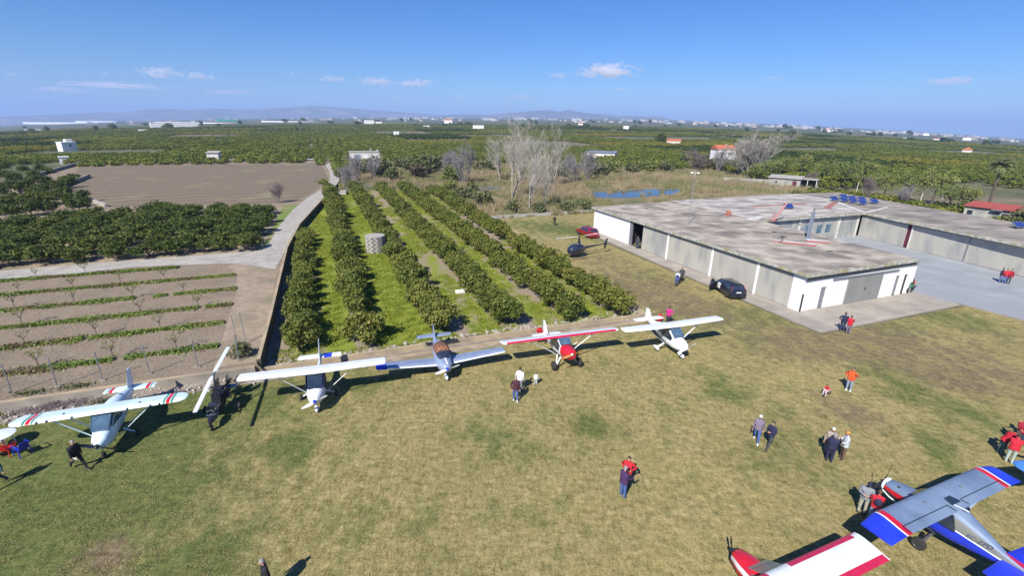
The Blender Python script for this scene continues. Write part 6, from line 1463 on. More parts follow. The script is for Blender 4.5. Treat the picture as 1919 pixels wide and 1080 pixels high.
# ---- palms
def palm(loc, h, label, s=1.0):
    t = empty('palm_tree', loc, 0.4, label, 'tree'); mb = MB()
    mb.tube([(0, 0, -.2), (0.12, 0.05, h * .4), (0.2, 0.1, h)], [0.32 * s, 0.26 * s, 0.24 * s], 9); mb.build('trunk', 'bark_brown', t)
    def fronds(name, n, mt, e0, e1, ln):
        V = []; Fq = []
        for k in range(n):
            a = 2 * PI * k * 0.618 + random.random() * .3; el = random.uniform(e0, e1); d = Vector((math.cos(a), math.sin(a), 0)); sd_ = Vector((-d.y, d.x, 0)); p = Vector((0.2, 0.1, h)); c = el
            for j in range(7):
                q = p + (d * math.cos(c) + Vector((0, 0, math.sin(c)))) * ln / 7; w_ = 0.6 * s * math.sin(PI * (j + 0.7) / 8) 
                for sg in (1, -1):
                    for m_ in range(2):
                        o_ = p.lerp(q, m_ / 2); e = o_ + sd_ * sg * w_ + d * 0.18 + Vector((0, 0, -0.12)); b = len(V); V += [o_, o_.lerp(q, .45), e, e - d * 0.05]; Fq.append((b, b + 1, b + 2, b + 3))
                p = q; c -= 0.24
        obj_of(name, mesh_np(name, np.array([list(v_) for v_ in V]), np.array(Fq), mt), t)
    fronds('crown', 90, 'leaf_palm', -0.35, 1.4, 2.7 * s); fronds('dead_skirt', 26, 'reed_tan', -1.5, -0.9, 1.5 * s)
palm(G(1848, 398), 9.8, 'tall fan palm with shaggy trunk above the red roofed hut', 0.95)
palm(GT(1281, 308), 5.5, 'small dark palm beside the maroon bush', 1.1)

# ---- stuff spread with geometry nodes: far groves, reeds, orchard grass
def scatter(name, src_mesh, pts, rot, scl, tilt=0.0):
    """one object: copies of a tuft or crown standing on many points"""
    src = bpy.data.objects.new(name + '_source', src_mesh)
    me = bpy.data.meshes.new(name); me.from_pydata([tuple(p) for p in pts], [], [])
    a = me.attributes.new('rz', 'FLOAT_VECTOR', 'POINT'); a.data.foreach_set('vector', np.array([(0, 0, r_) for r_ in rot], dtype=np.float32).ravel())
    a = me.attributes.new('sc', 'FLOAT_VECTOR', 'POINT'); a.data.foreach_set('vector', np.asarray(scl, dtype=np.float32).ravel())
    o = obj_of(name, me); tag(o, kind='stuff')
    g = bpy.data.node_groups.new(name, 'GeometryNodeTree')
    g.interface.new_socket('Geometry', in_out='INPUT', socket_type='NodeSocketGeometry'); g.interface.new_socket('Geometry', in_out='OUTPUT', socket_type='NodeSocketGeometry')
    N = g.nodes; L = g.links; gi = N.new('NodeGroupInput'); go = N.new('NodeGroupOutput')
    iop = N.new('GeometryNodeInstanceOnPoints'); oi = N.new('GeometryNodeObjectInfo'); oi.inputs['Object'].default_value = src; oi.inputs['As Instance'].default_value = True
    ar = N.new('GeometryNodeInputNamedAttribute'); ar.data_type = 'FLOAT_VECTOR'; ar.inputs['Name'].default_value = 'rz'
    asc = N.new('GeometryNodeInputNamedAttribute'); asc.data_type = 'FLOAT_VECTOR'; asc.inputs['Name'].default_value = 'sc'
    L.new(gi.outputs[0], iop.inputs['Points']); L.new(oi.outputs['Geometry'], iop.inputs['Instance'])
    L.new(ar.outputs['Attribute'], iop.inputs['Rotation']); L.new(asc.outputs['Attribute'], iop.inputs['Scale']); L.new(iop.outputs[0], go.inputs[0])
    md = o.modifiers.new('scatter', 'NODES'); md.node_group = g
    return o
# far groves laid out in parcels along the same axes
PLOUGH = Q([(118, 356), (150, 312), (600, 305), (616, 335), (580, 365), (540, 381), (205, 389)], ZT)
WASTE = Q([(632, 352), (650, 318), (720, 306), (900, 305), (1060, 318), (1200, 318), (1340, 320), (1420, 340), (1560, 362), (1480, 372), (1110, 400), (920, 411), (880, 395), (806, 360), (700, 350)])
NEARZ = [tuple(UV(*q)[:2]) for q in ((-80, -50), (-80, 135), (0, 135), (100, 100), (112, 60), (112, -50))]
LEFTPLOT = Q([(-160, 318), (60, 306), (152, 309), (118, 356), (206, 390), (120, 414), (-160, 440)])
RIGHTZ = Q([(1340, 326), (1560, 345), (1919, 430), (1919, 400), (1600, 350), (1420, 320)])
cit_lod = [crown_mesh('grove_crown', 230, 2.3, 2.3, 1.5, 1.7, 0.62, 'leaf_far', lumps=7, lump_r=0.95, zmin=0.3) for _ in range(2)]
yel_lod = crown_mesh('grove_crown', 230, 2.3, 2.3, 1.5, 1.7, 0.62, 'leaf_far_yellow', lumps=7, lump_r=0.95, zmin=0.3)
drk_lod = crown_mesh('grove_crown', 230, 2.3, 2.3, 1.6, 1.8, 0.62, 'leaf_dark', lumps=7, lump_r=0.95, zmin=0.3)
BARE_PARCELS = [GT(860, 266), GT(905, 265), GT(1215, 259), GT(1250, 260), GT(1330, 259), GT(1120, 245), GT(1620, 266), GT(1700, 273), GT(1760, 276), GT(600, 234), GT(1900, 262), GT(440, 254)]
buckets = {0: [], 1: [], 2: [], 3: []}
prg = random.Random(5)
PU, PV = 64, 46
HOUSES = [GT(x, y) for x, y in ((684, 303), (128, 283), (122, 307), (403, 303), (743, 256), (1128, 298), (1352, 303), (1262, 271), (1811, 288), (1173, 243))]
TRACK_FAR = Q([(590, 304), (640, 304), (640, 296), (590, 296)])
for iu in range(-22, 26):
    for iv in range(-14, 26):
        u0, v0 = iu * PU, iv * PV
        c = UV(u0 + PU / 2, v0 + PV / 2); D = math.hypot(c.x, c.y)
        if D > 1150 or D < 60 or c.y < 20: continue
        if abs(math.atan2(c.x, c.y)) > R(56): continue
        kind = prg.choices((0, 1, 2, 3, 4), (0.40, 0.30, 0.16, 0.11, 0.03))[0]
        if D > 380 and prg.random() < 0.17: kind = 4
        if any(inside(b, [tuple(UV(*q)[:2]) for q in ((u0, v0), (u0 + PU, v0), (u0 + PU, v0 + PV), (u0, v0 + PV))]) for b in BARE_PARCELS): kind = 4
        if kind == 4: continue
        if kind == 2 and D < 260: kind = 0
        far = D > 420
        du, dv = prg.choice(((5.0, 4.2), (4.4, 4.6), (5.4, 3.8))); k = 1.0
        if far: du *= 1.2; dv *= 1.2; k = 1.2
        if D > 750: du *= 1.3; dv *= 1.3; k *= 1.25
        hs = prg.uniform(0.85, 1.15)
        u = u0 + 1.5
        while u < u0 + PU - 2.0:
            v = v0 + 1.5
            while v < v0 + PV - 2.5:
                p = UV(u + prg.gauss(0, .3), v + prg.gauss(0, .3))
                v += dv
                q = (p.x, p.y)
                if p.y < 30 or inside(q, NEARZ) or inside(q, PLOUGH) or inside(q, WASTE) or prg.random() < 0.04: continue
                if any((h.x - p.x) ** 2 + (h.y - p.y) ** 2 < 64 for h in HOUSES): continue
                pu = toUV(p)
                if inside(q, LEFTPLOT): continue
                if pu[0] < -60 and pu[1] < 150: continue
                s = prg.uniform(0.8, 1.15) * k
                buckets[kind].append((p.x, p.y, terrain(p.x, p.y) - 0.1, prg.uniform(0, 6.28), s, s * hs * (0.55 if far else 0.72)))
            u += du
for kd, me in ((0, cit_lod[0]), (1, cit_lod[1]), (2, yel_lod), (3, drk_lod)):
    b = buckets[kd]
    scatter('orange_grove', me, [x[:3] for x in b], [x[3] for x in b], [(x[4], x[4], x[5]) for x in b])
# reeds and dry grass of the waste ground
def tuft_mesh(name, n, h, r, mt, w=0.05):
    V = []; Fq = []
    for k in range(n):
        a = RNG.uniform(0, 2 * PI); q = r * math.sqrt(RNG.random()); b = Vector((q * math.cos(a), q * math.sin(a), 0)); hh = h * RNG.uniform(.55, 1.1); ln = Vector((RNG.normal() * .22 * hh, RNG.normal() * .22 * hh, hh)); s = Vector((math.sin(a * 3), math.cos(a * 3), 0)) * w
        i = len(V); V += [b - s, b + s, b + s * .6 + ln * .6, b + ln]; Fq.append((i, i + 1, i + 2, i + 3))
    return mesh_np(name, np.array([list(v_) for v_ in V]), np.array(Fq), mt)
POND = Q([(1085, 366), (1114, 361), (1150, 358.5), (1200, 355), (1268, 355), (1280, 358), (1258, 364), (1222, 367.5), (1180, 371), (1130, 371)])
POND_IN = Q([(1100, 366), (1120, 359), (1200, 353.5), (1275, 353.5), (1280, 366), (1200, 381), (1120, 378)])
REED = tuft_mesh('reed_tuft', 34, 1.7, 0.55, 'reed_tan', 0.045); REEDG = tuft_mesh('reed_tuft', 34, 1.2, 0.6, 'reed_green', 0.05)
xs = [p[0] for p in WASTE]; ys = [p[1] for p in WASTE]; pt = [[], []]
while len(pt[0]) + len(pt[1]) < 9500:
    p = (random.uniform(min(xs), max(xs)), random.uniform(min(ys), max(ys)))
    if not inside(p, WASTE) or (inside(p, POND_IN) and random.random() > 0.03): continue
    n_ = mnoise.noise(Vector((p[0] * .055, p[1] * .055, 3.0)))
    k_ = 0 if n_ + random.uniform(-.25, .25) > 0.04 else 1
    n2 = mnoise.noise(Vector((p[0] * .12, p[1] * .12, 9.0)))
    if n2 < -0.28: continue
    s = random.uniform(.6, 1.25); pt[k_].append((p[0], p[1], -.05, random.uniform(0, 6.28), s, s * (random.uniform(.45, 1.0) + .4 * max(0, n_))))
for k_, nm, me in ((0, 'dry_reeds', REED), (1, 'green_reeds', REEDG)):
    b = pt[k_]; scatter(nm, me, [x[:3] for x in b], [x[3] for x in b], [(x[4], x[4], x[5]) for x in b])
# green weeds between the orange rows
WEED = tuft_mesh('weed_tuft', 40, 0.11, 0.40, 'grass_green', 0.05)
b = []
while len(b) < 9000:
    u = random.uniform(-4.4, 26); v = random.uniform(33.6, 124)
    n_ = mnoise.noise(Vector((u * .28, v * .1, 1.0))) + 0.3 * mnoise.noise(Vector((u, v, 2.0)))
    near_r = min(((u - r_[0]) for r_ in ROWS), key=abs)
    soil = 0.9 < near_r < 2.4 and u > 9
    if n_ < (-0.30 if u < 9 else (-0.22 if not soil else 0.35)) or (u < -3.3 and random.random() < .6): continue
    if v > 70 and random.random() < .25: continue
    p = UV(u, v); s = random.uniform(.7, 1.3); b.append((p.x, p.y, 0.0, random.uniform(0, 6.28), s, s * random.uniform(.5, 1.2)))
scatter('orchard_grass', WEED, [x[:3] for x in b], [x[3] for x in b], [(x[4], x[4], x[5]) for x in b])
# rubble along the walls
def rubble(name, spots, n, mt):
    mb = MB()
    for k in range(n):
        u, v, ru, rv = random.choice(spots); p = UV(u + random.gauss(0, ru), v + random.gauss(0, rv)); s = random.uniform(.05, .2) * (1.5 if random.random() < .1 else 1)
        mb.box((p.x, p.y, s * .25), (s, s * random.uniform(.6, 1.4), s * .7), rz=random.random() * 3, rx=random.random() * .8, taper=.6)
    o = mb.build(name, mt); tag(o, kind='stuff')
rubble('rubble', [(-10, 32.6, 3.5, .35), (-16, 32.6, 3, .45), (-20, 32.5, 3, .45), (-3.5, 34.0, 1.2, .25), (3, 34.1, 2, .25), (9, 34.2, 2.5, .25), (24.5, 33.6, 1.5, .4), (26, 34.2, .6, .8), (20, 33.8, 2, .25), (15, 34.2, 2, .3)], 900, 'rubble_pale')
mb = MB()
for k in range(420):
    p = UV(-16.2 + random.gauss(0, 1.0), 32.75 + random.gauss(0, .28)); a = random.random() * 3; ln = random.uniform(.15, .6); z = random.uniform(0.01, .22)
    mb.tube([(p.x, p.y, z), (p.x + ln * math.cos(a), p.y + ln * math.sin(a), z + random.uniform(-.03, .1))], 0.012, 3, 0, False)
tag(mb.build('cut_branches', 'twig_purple'), 'heap of cut brown branches behind the pale blue plane tail', 'brush pile')
# weeds at the foot of the walls
n = 1500; C = []
for k in range(n):
    u, v = random.choice(((-19, 32.7), (-13.5, 32.6), (-22, 32.6), (-9.3, 33.6), (-17.5, 34.0), (-15.3, 34.0), (-5.9, 32.5), (-20.5, 34.0), (25, 33.6), (22, 33.5), (10, 33.7), (5, 33.8)))
    p = UV(u + random.gauss(0, .45), v + random.gauss(0, .16)); C.append((p.x, p.y, (ZT if v > 33.95 and u < -6 else 0) + random.uniform(0, .22)))
V, Fq = leaf_quads(np.array(C), 0.15 * RNG.uniform(.6, 1.3, n), np.tile([0, 0, 1.0], (n, 1)))
tag(obj_of('weeds', mesh_np('weeds', V, Fq, 'leaf_shrub')), kind='stuff')

# tufts that stand out of the mown turf
TD = tuft_mesh('turf_tuft', 16, 0.065, 0.22, 'turf_dry', 0.016); TG = tuft_mesh('turf_tuft', 16, 0.065, 0.22, 'turf_green', 0.016)
bk = [[], []]
while len(bk[0]) + len(bk[1]) < 17000:
    y = 10 + 52 * random.random() ** 1.5; x = random.uniform(-1.12, 1.12) * (y + 4); u, v = toUV((x, y))
    if v > 31.6 and not (25.8 < u < 38.0): continue
    if u > 38 and v > 24.7: continue
    if u > 57.6 or v > 80: continue
    n_ = mnoise.noise(Vector((x * .5, y * .5, 4.0)))
    if n_ < -.25: continue
    k_ = 1 if mnoise.noise(Vector((x * .16, y * .16, 8.0))) + random.uniform(-.5, .5) + (0.25 if x < -14 else 0) > 0.22 else 0
    s = random.uniform(.6, 1.2); bk[k_].append((x, y, 0, random.uniform(0, 6.28), s, s * random.uniform(.5, 1.0)))
for k_, me in ((0, TD), (1, TG)):
    b = bk[k_]; scatter('turf_tufts', me, [x[:3] for x in b], [x[3] for x in b], [(x[4], x[4], x[5]) for x in b])
# ------------------------------------------------------------------ the ground
def ramp_mat(name, build):
    m = bpy.data.materials.new(name); m.use_nodes = True; nt = m.node_tree
    build(nt, nt.nodes, nt.links, nt.nodes['Principled BSDF']); M[name] = m; return m
def n_noise(N, L, vec, scale, detail=6, rough=0.6):
    n = N.new('ShaderNodeTexNoise'); n.inputs['Scale'].default_value = scale; n.inputs['Detail'].default_value = detail; n.inputs['Roughness'].default_value = rough; L.new(vec, n.inputs['Vector']); return n.outputs['Fac']
def n_ramp(N, L, fac, stops):
    r = N.new('ShaderNodeValToRGB'); e = r.color_ramp.elements
    while len(e) < len(stops): e.new(0.5)
    for x, (p, c) in zip(e, stops): x.position = p; x.color = tuple(c) + (1,)
    L.new(fac, r.inputs['Fac']); return r.outputs['Color']
def n_mix(N, L, f, a, b, mode='MIX'):
    m = N.new('ShaderNodeMixRGB'); m.blend_type = mode
    if isinstance(f, (int, float)): m.inputs['Fac'].default_value = f
    else: L.new(f, m.inputs['Fac'])
    for s, v in (('Color1', a), ('Color2', b)):
        if isinstance(v, tuple): m.inputs[s].default_value = v + (1,)
        else: L.new(v, m.inputs[s])
    return m.outputs['Color']
def n_bump(N, L, b, h, dist, st=1.0):
    bp = N.new('ShaderNodeBump'); bp.inputs['Distance'].default_value = dist; bp.inputs['Strength'].default_value = st; L.new(h, bp.inputs['Height']); L.new(bp.outputs['Normal'], b.inputs['Normal'])
def n_map(N, L, vec, sc, rz=0.0):
    mp = N.new('ShaderNodeMapping'); mp.inputs['Scale'].default_value = sc; mp.inputs['Rotation'].default_value = (0, 0, rz); L.new(vec, mp.inputs['Vector']); return mp.outputs['Vector']

def plain(nt, N, L, b):
    tc = N.new('ShaderNodeTexCoord').outputs['Object']; v = n_map(N, L, tc, (1, 1, 1), -AX)
    big = n_noise(N, L, v, 0.012, 5); sm = n_noise(N, L, v, 0.25, 6)
    c1 = n_ramp(N, L, sm, [(0.3, (0.09, 0.085, 0.04)), (0.5, (0.16, 0.13, 0.075)), (0.7, (0.24, 0.19, 0.12))])
    c2 = n_ramp(N, L, sm, [(0.3, (0.05, 0.065, 0.02)), (0.7, (0.11, 0.12, 0.04))])
    f = n_ramp(N, L, big, [(0.42, (0, 0, 0)), (0.56, (1, 1, 1))])
    near = n_mix(N, L, f, c1, c2)
    # beyond a kilometre: strips of grove, fallow and dry field seen edge on
    vo = N.new('ShaderNodeTexVoronoi'); vo.inputs['Scale'].default_value = 1.0; L.new(n_map(N, L, tc, (0.0035, 0.007, 1), -AX), vo.inputs['Vector'])
    far = n_ramp(N, L, vo.outputs['Color'], [(0.2, (0.045, 0.062, 0.02)), (0.45, (0.075, 0.085, 0.03)), (0.62, (0.11, 0.10, 0.05)), (0.72, (0.17, 0.14, 0.085)), (0.86, (0.06, 0.075, 0.025))])
    far = n_mix(N, L, 0.35, far, c2)
    ge = N.new('ShaderNodeVectorMath'); ge.operation = 'LENGTH'; L.new(tc, ge.inputs[0])
    mr = N.new('ShaderNodeMapRange'); mr.inputs['From Min'].default_value = 900; mr.inputs['From Max'].default_value = 1150; L.new(ge.outputs['Value'], mr.inputs['Value'])
    L.new(n_mix(N, L, mr.outputs['Result'], near, far), b.inputs['Base Color']); b.inputs['Roughness'].default_value = 0.95
ramp_mat('plain_soil', plain)

def lawn_nodes(nt, N, L, b):
    tc = N.new('ShaderNodeTexCoord').outputs['Object']
    at = N.new('ShaderNodeAttribute'); at.attribute_name = 'wear'; sp = N.new('ShaderNodeSeparateColor'); L.new(at.outputs['Color'], sp.inputs['Color'])
    # blades: fine stretched noise in two directions gives the combed look of mown winter grass
    f1 = n_noise(N, L, n_map(N, L, tc, (5.2, 2.2, 1), 0.5), 1.0, 6, 0.68); f2 = n_noise(N, L, n_map(N, L, tc, (1.5, 3.6, 1), 0.9), 1.0, 6, 0.68); f3 = n_noise(N, L, tc, 12, 4, 0.75)
    ad = N.new('ShaderNodeMath'); ad.operation = 'ADD'; L.new(f1, ad.inputs[0]); L.new(f2, ad.inputs[1])
    a2 = N.new('ShaderNodeMath'); a2.operation = 'MULTIPLY_ADD'; L.new(ad.outputs[0], a2.inputs[0]); a2.inputs[1].default_value = 0.5; a3 = N.new('ShaderNodeMath'); a3.operation = 'MULTIPLY_ADD'; L.new(f3, a3.inputs[0]); a3.inputs[1].default_value = 0.5; a3.inputs[2].default_value = -0.25; L.new(a3.outputs[0], a2.inputs[2]); fine = a2.outputs[0]
    dry = n_ramp(N, L, fine, [(0.36, (0.13, 0.115, 0.042)), (0.47, (0.255, 0.215, 0.085)), (0.55, (0.335, 0.275, 0.12)), (0.66, (0.47, 0.385, 0.19))])
    grn = n_ramp(N, L, fine, [(0.36, (0.05, 0.072, 0.018)), (0.5, (0.115, 0.135, 0.038)), (0.66, (0.215, 0.215, 0.07))])
    drt = n_ramp(N, L, fine, [(0.36, (0.10, 0.073, 0.042)), (0.5, (0.175, 0.135, 0.075)), (0.66, (0.29, 0.23, 0.135))])
    mid = n_noise(N, L, n_map(N, L, tc, (0.9, 0.55, 1), 0.4), 1.0, 6, 0.62); lrg = n_noise(N, L, tc, 0.16, 4, 0.55)
    def mask(base, ns, lo, hi, amp=0.55):
        m1 = N.new('ShaderNodeMath'); m1.operation = 'MULTIPLY_ADD'; L.new(ns, m1.inputs[0]); m1.inputs[1].default_value = amp * 2; m1.inputs[2].default_value = -amp
        m2 = N.new('ShaderNodeMath'); m2.operation = 'ADD'; L.new(m1.outputs[0], m2.inputs[0]); L.new(base, m2.inputs[1])
        r = N.new('ShaderNodeMapRange'); r.inputs['From Min'].default_value = lo; r.inputs['From Max'].default_value = hi; L.new(m2.outputs[0], r.inputs['Value']); return r.outputs['Result']
    c = n_mix(N, L, mask(sp.outputs['Green'], mid, 0.15, 0.75, 1.0), dry, grn)
    c = n_mix(N, L, mask(sp.outputs['Red'], mid, 0.35, 0.95, 1.0), c, drt)
    hv = n_ramp(N, L, lrg, [(0.3, (0.86, 0.87, 0.86)), (0.7, (1.06, 1.05, 1.04))])
    c = n_mix(N, L, 1.0, c, hv, 'MULTIPLY')
    L.new(c, b.inputs['Base Color']); b.inputs['Roughness'].default_value = 0.9; b.inputs['Specular IOR Level'].default_value = 0.2
    n_bump(N, L, b, fine, 0.09, 0.8)
ramp_mat('lawn_grass', lawn_nodes)

def orchard_nodes(nt, N, L, b):
    tc = N.new('ShaderNodeTexCoord').outputs['Object']; v = n_map(N, L, tc, (0.5, 0.18, 1), -AX)
    m = n_noise(N, L, v, 1.0, 6, 0.6); f = n_noise(N, L, tc, 7.0, 5, 0.7)
    soil = n_ramp(N, L, f, [(0.3, (0.17, 0.13, 0.085)), (0.6, (0.32, 0.26, 0.19)), (0.75, (0.42, 0.36, 0.28))])
    grn = n_ramp(N, L, f, [(0.3, (0.12, 0.155, 0.016)), (0.55, (0.215, 0.26, 0.024)), (0.75, (0.30, 0.32, 0.042))])
    at = N.new('ShaderNodeAttribute'); at.attribute_name = 'wear'; sp = N.new('ShaderNodeSeparateColor'); L.new(at.outputs['Color'], sp.inputs['Color'])
    m2 = N.new('ShaderNodeMath'); m2.operation = 'MULTIPLY_ADD'; L.new(m, m2.inputs[0]); m2.inputs[1].default_value = 1.1; L.new(sp.outputs['Red'], m2.inputs[2])
    r = N.new('ShaderNodeMapRange'); r.inputs['From Min'].default_value = 0.95; r.inputs['From Max'].default_value = 1.15; L.new(m2.outputs[0], r.inputs['Value'])
    L.new(n_mix(N, L, r.outputs['Result'], grn, soil), b.inputs['Base Color']); b.inputs['Roughness'].default_value = 0.95; n_bump(N, L, b, f, 0.08)
ramp_mat('orchard_floor', orchard_nodes)

def soil_nodes(nt, N, L, b):
    tc = N.new('ShaderNodeTexCoord').outputs['Object']; f = n_noise(N, L, tc, 6.0, 7, 0.7); m = n_noise(N, L, tc, 0.35, 5)
    c = n_ramp(N, L, f, [(0.3, (0.155, 0.118, 0.08)), (0.5, (0.25, 0.198, 0.14)), (0.72, (0.33, 0.27, 0.195))])
    c = n_mix(N, L, 1.0, c, n_ramp(N, L, m, [(0.3, (0.82, 0.80, 0.78)), (0.7, (1.08, 1.06, 1.03))]), 'MULTIPLY')
    L.new(c, b.inputs['Base Color']); b.inputs['Roughness'].default_value = 0.95; n_bump(N, L, b, f, 0.10)
ramp_mat('field_soil', soil_nodes)
def plough_nodes(nt, N, L, b):
    tc = N.new('ShaderNodeTexCoord').outputs['Object']; f = n_noise(N, L, tc, 2.5, 7, 0.7); m = n_noise(N, L, tc, 0.08, 5)
    wv = N.new('ShaderNodeTexWave'); wv.wave_type = 'BANDS'; wv.bands_direction = 'Y'; wv.inputs['Scale'].default_value = 0.065; wv.inputs['Distortion'].default_value = 2.5; wv.inputs['Detail'].default_value = 3; wv.inputs['Detail Scale'].default_value = 0.6
    L.new(n_map(N, L, tc, (1, 1, 1), -AX - 0.25), wv.inputs['Vector'])
    c = n_ramp(N, L, f, [(0.3, (0.12, 0.09, 0.058)), (0.5, (0.178, 0.136, 0.088)), (0.72, (0.235, 0.185, 0.12))])
    c = n_mix(N, L, 0.7, c, n_ramp(N, L, wv.outputs['Fac'], [(0.1, (0.70, 0.68, 0.67)), (0.5, (1.0, 1.0, 1.0))]), 'MULTIPLY')
    g = n_ramp(N, L, m, [(0.55, (0, 0, 0)), (0.72, (1, 1, 1))]); c = n_mix(N, L, g, c, (0.21, 0.19, 0.095))
    L.new(c, b.inputs['Base Color']); b.inputs['Roughness'].default_value = 0.95; n_bump(N, L, b, wv.outputs['Fac'], 0.10)
ramp_mat('ploughed_soil', plough_nodes)
def slab_nodes(nt, N, L, b):
    tc = N.new('ShaderNodeTexCoord').outputs['Object']; v = n_map(N, L, tc, (1, 1, 1), -AX)
    br = N.new('ShaderNodeTexBrick'); br.offset = 0.0; br.inputs['Scale'].default_value = 1.0; br.inputs['Brick Width'].default_value = 2.7; br.inputs['Row Height'].default_value = 2.1; br.inputs['Mortar Size'].default_value = 0.035; br.inputs['Mortar Smooth'].default_value = 0.2
    br.inputs['Color1'].default_value = (0.36, 0.325, 0.28, 1); br.inputs['Color2'].default_value = (0.31, 0.285, 0.25, 1); br.inputs['Mortar'].default_value = (0.43, 0.38, 0.31, 1); L.new(v, br.inputs['Vector'])
    m = n_noise(N, L, v, 0.5, 7, 0.65); c = n_mix(N, L, 1.0, br.outputs['Color'], n_ramp(N, L, m, [(0.3, (0.72, 0.70, 0.68)), (0.65, (1.05, 1.04, 1.02))]), 'MULTIPLY')
    L.new(c, b.inputs['Base Color']); b.inputs['Roughness'].default_value = 0.9
ramp_mat('slab_concrete', slab_nodes)
mat('tarmac_pale', (0.305, 0.325, 0.345), (0.245, 0.262, 0.28), 0.35, 0.8, c3=(0.265, 0.278, 0.29), s3=0.12, bump=0.004, bscale=25, detail=9)
def track_nodes(nt, N, L, b):
    tc = N.new('ShaderNodeTexCoord').outputs['Object']; m = n_noise(N, L, tc, 0.9, 7, 0.65); f = n_noise(N, L, tc, 9, 5)
    c = n_ramp(N, L, m, [(0.28, (0.22, 0.195, 0.16)), (0.5, (0.36, 0.335, 0.295)), (0.7, (0.46, 0.435, 0.39))]); c = n_mix(N, L, 0.3, c, n_ramp(N, L, f, [(0.3, (0.2, 0.18, 0.15)), (0.7, (0.45, 0.42, 0.38))]))
    L.new(c, b.inputs['Base Color']); b.inputs['Roughness'].default_value = 0.9; n_bump(N, L, b, f, 0.03)
ramp_mat('track_concrete', track_nodes)
mat('dirt_tan', (0.34, 0.265, 0.185), (0.25, 0.195, 0.135), 1.5, 0.95, bump=0.03, bscale=6, c3=(0.20, 0.17, 0.11), s3=0.3)
mat('verge_green', (0.10, 0.165, 0.025), (0.17, 0.22, 0.04), 0.8, 0.95, bump=0.05, bscale=5, c3=(0.24, 0.2, 0.10), s3=0.25)
mat('waste_ground', (0.20, 0.16, 0.085), (0.11, 0.115, 0.045), 0.12, 0.95, c3=(0.25, 0.18, 0.10), s3=0.06, bump=0.08, bscale=2.0)
mat('strip_litter', (0.24, 0.19, 0.15), (0.17, 0.14, 0.11), 1.6, 0.95, bump=0.03, bscale=8, c3=(0.33, 0.29, 0.25), s3=0.8)

# the plain: one polar sheet out to the far hills
def make_ground():
    rad = [0, 40, 80, 110, 140]
    while rad[-1] < 15000: rad.append(rad[-1] * 1.09 + 4)
    n = 200; V = [(0, 0, -0.02)]; Fc = []
    for r_ in rad[1:]:
        for k in range(n):
            a = 2 * PI * k / n; x, y = r_ * math.sin(a), r_ * math.cos(a); V.append((x, y, terrain(x, y) - 0.02 if r_ > 140 else -0.02))
    for k in range(n): Fc.append((0, 1 + (k + 1) % n, 1 + k))
    for i in range(len(rad) - 2):
        for k in range(n):
            a = 1 + i * n + k; b = 1 + i * n + (k + 1) % n; Fc.append((a, b, b + n, a + n))
    mb = MB(); mb.v = V; mb.f = Fc; mb.m = [0] * len(Fc)
    tag(mb.build('ground', 'plain_soil', smooth=True), kind='structure')
make_ground()

def attr_sheet(name, mt, u0, u1, v0, v1, step, z, keep, wear):
    """grid sheet in building axes with a painted-on wear map of the real patches"""
    nu = int((u1 - u0) / step) + 1; nv = int((v1 - v0) / step) + 1; V = []; Fc = []; C = []
    for j in range(nv + 1):
        for i in range(nu + 1):
            u = u0 + (u1 - u0) * i / nu; v = v0 + (v1 - v0) * j / nv; V.append(tuple(UV(u, v, z))); C.append((u, v))
    for j in range(nv):
        for i in range(nu):
            a = j * (nu + 1) + i
            cu = (C[a][0] + C[a + 1][0]) / 2; cv = (C[a][1] + C[a + nu + 1][1]) / 2
            if keep(cu, cv): Fc.append((a, a + 1, a + nu + 2, a + nu + 1))
    me = bpy.data.meshes.new(name); me.from_pydata(V, [], Fc); me.materials.append(M[mt])
    ca = me.color_attributes.new('wear', 'FLOAT_COLOR', 'POINT'); ca.data.foreach_set('color', np.array([wear(p) + (0.0, 1.0) for p in V], dtype=np.float32).ravel())
    o = obj_of(name, me); tag(o, kind='structure'); return o
# brown worn patches and greener patches, measured on the photograph (px, py, radius m, strength)
BROWN = [(1180, 540, 5, .5), (1120, 520, 4, .5), (1230, 560, 4.5, .6), (1210, 500, 4, .35), (1140, 480, 4, .4), (1290, 585, 4, .45), (1400, 600, 4, .3), (1500, 640, 3.5, .55), (1570, 655, 3.5, .65), (1640, 640, 3.5, .6), (1700, 625, 3.5, .5), (1450, 660, 3, .4), (1750, 680, 3.5, .7), (1820, 690, 3, .75), (1880, 700, 3, .6), (1780, 720, 2.6, .6), (1850, 640, 3, .5), (1900, 620, 3, .4), (1570, 760, 1.5, .8), (1600, 775, 1.5, .75), (1640, 790, 1.3, .5), (1545, 745, 1, .5), (1100, 490, 4, .45), (1000, 440, 4, .25), (1250, 530, 3.5, .35), (170, 1045, .9, .9), (210, 1030, .9, .7), (190, 1060, .8, .9), (240, 1060, .7, .5), (60, 770, 2, .4), (300, 740, 2, .35), (1350, 640, 3, .25), (1180, 800, 1.6, .25), (1330, 570, 4, .3)]
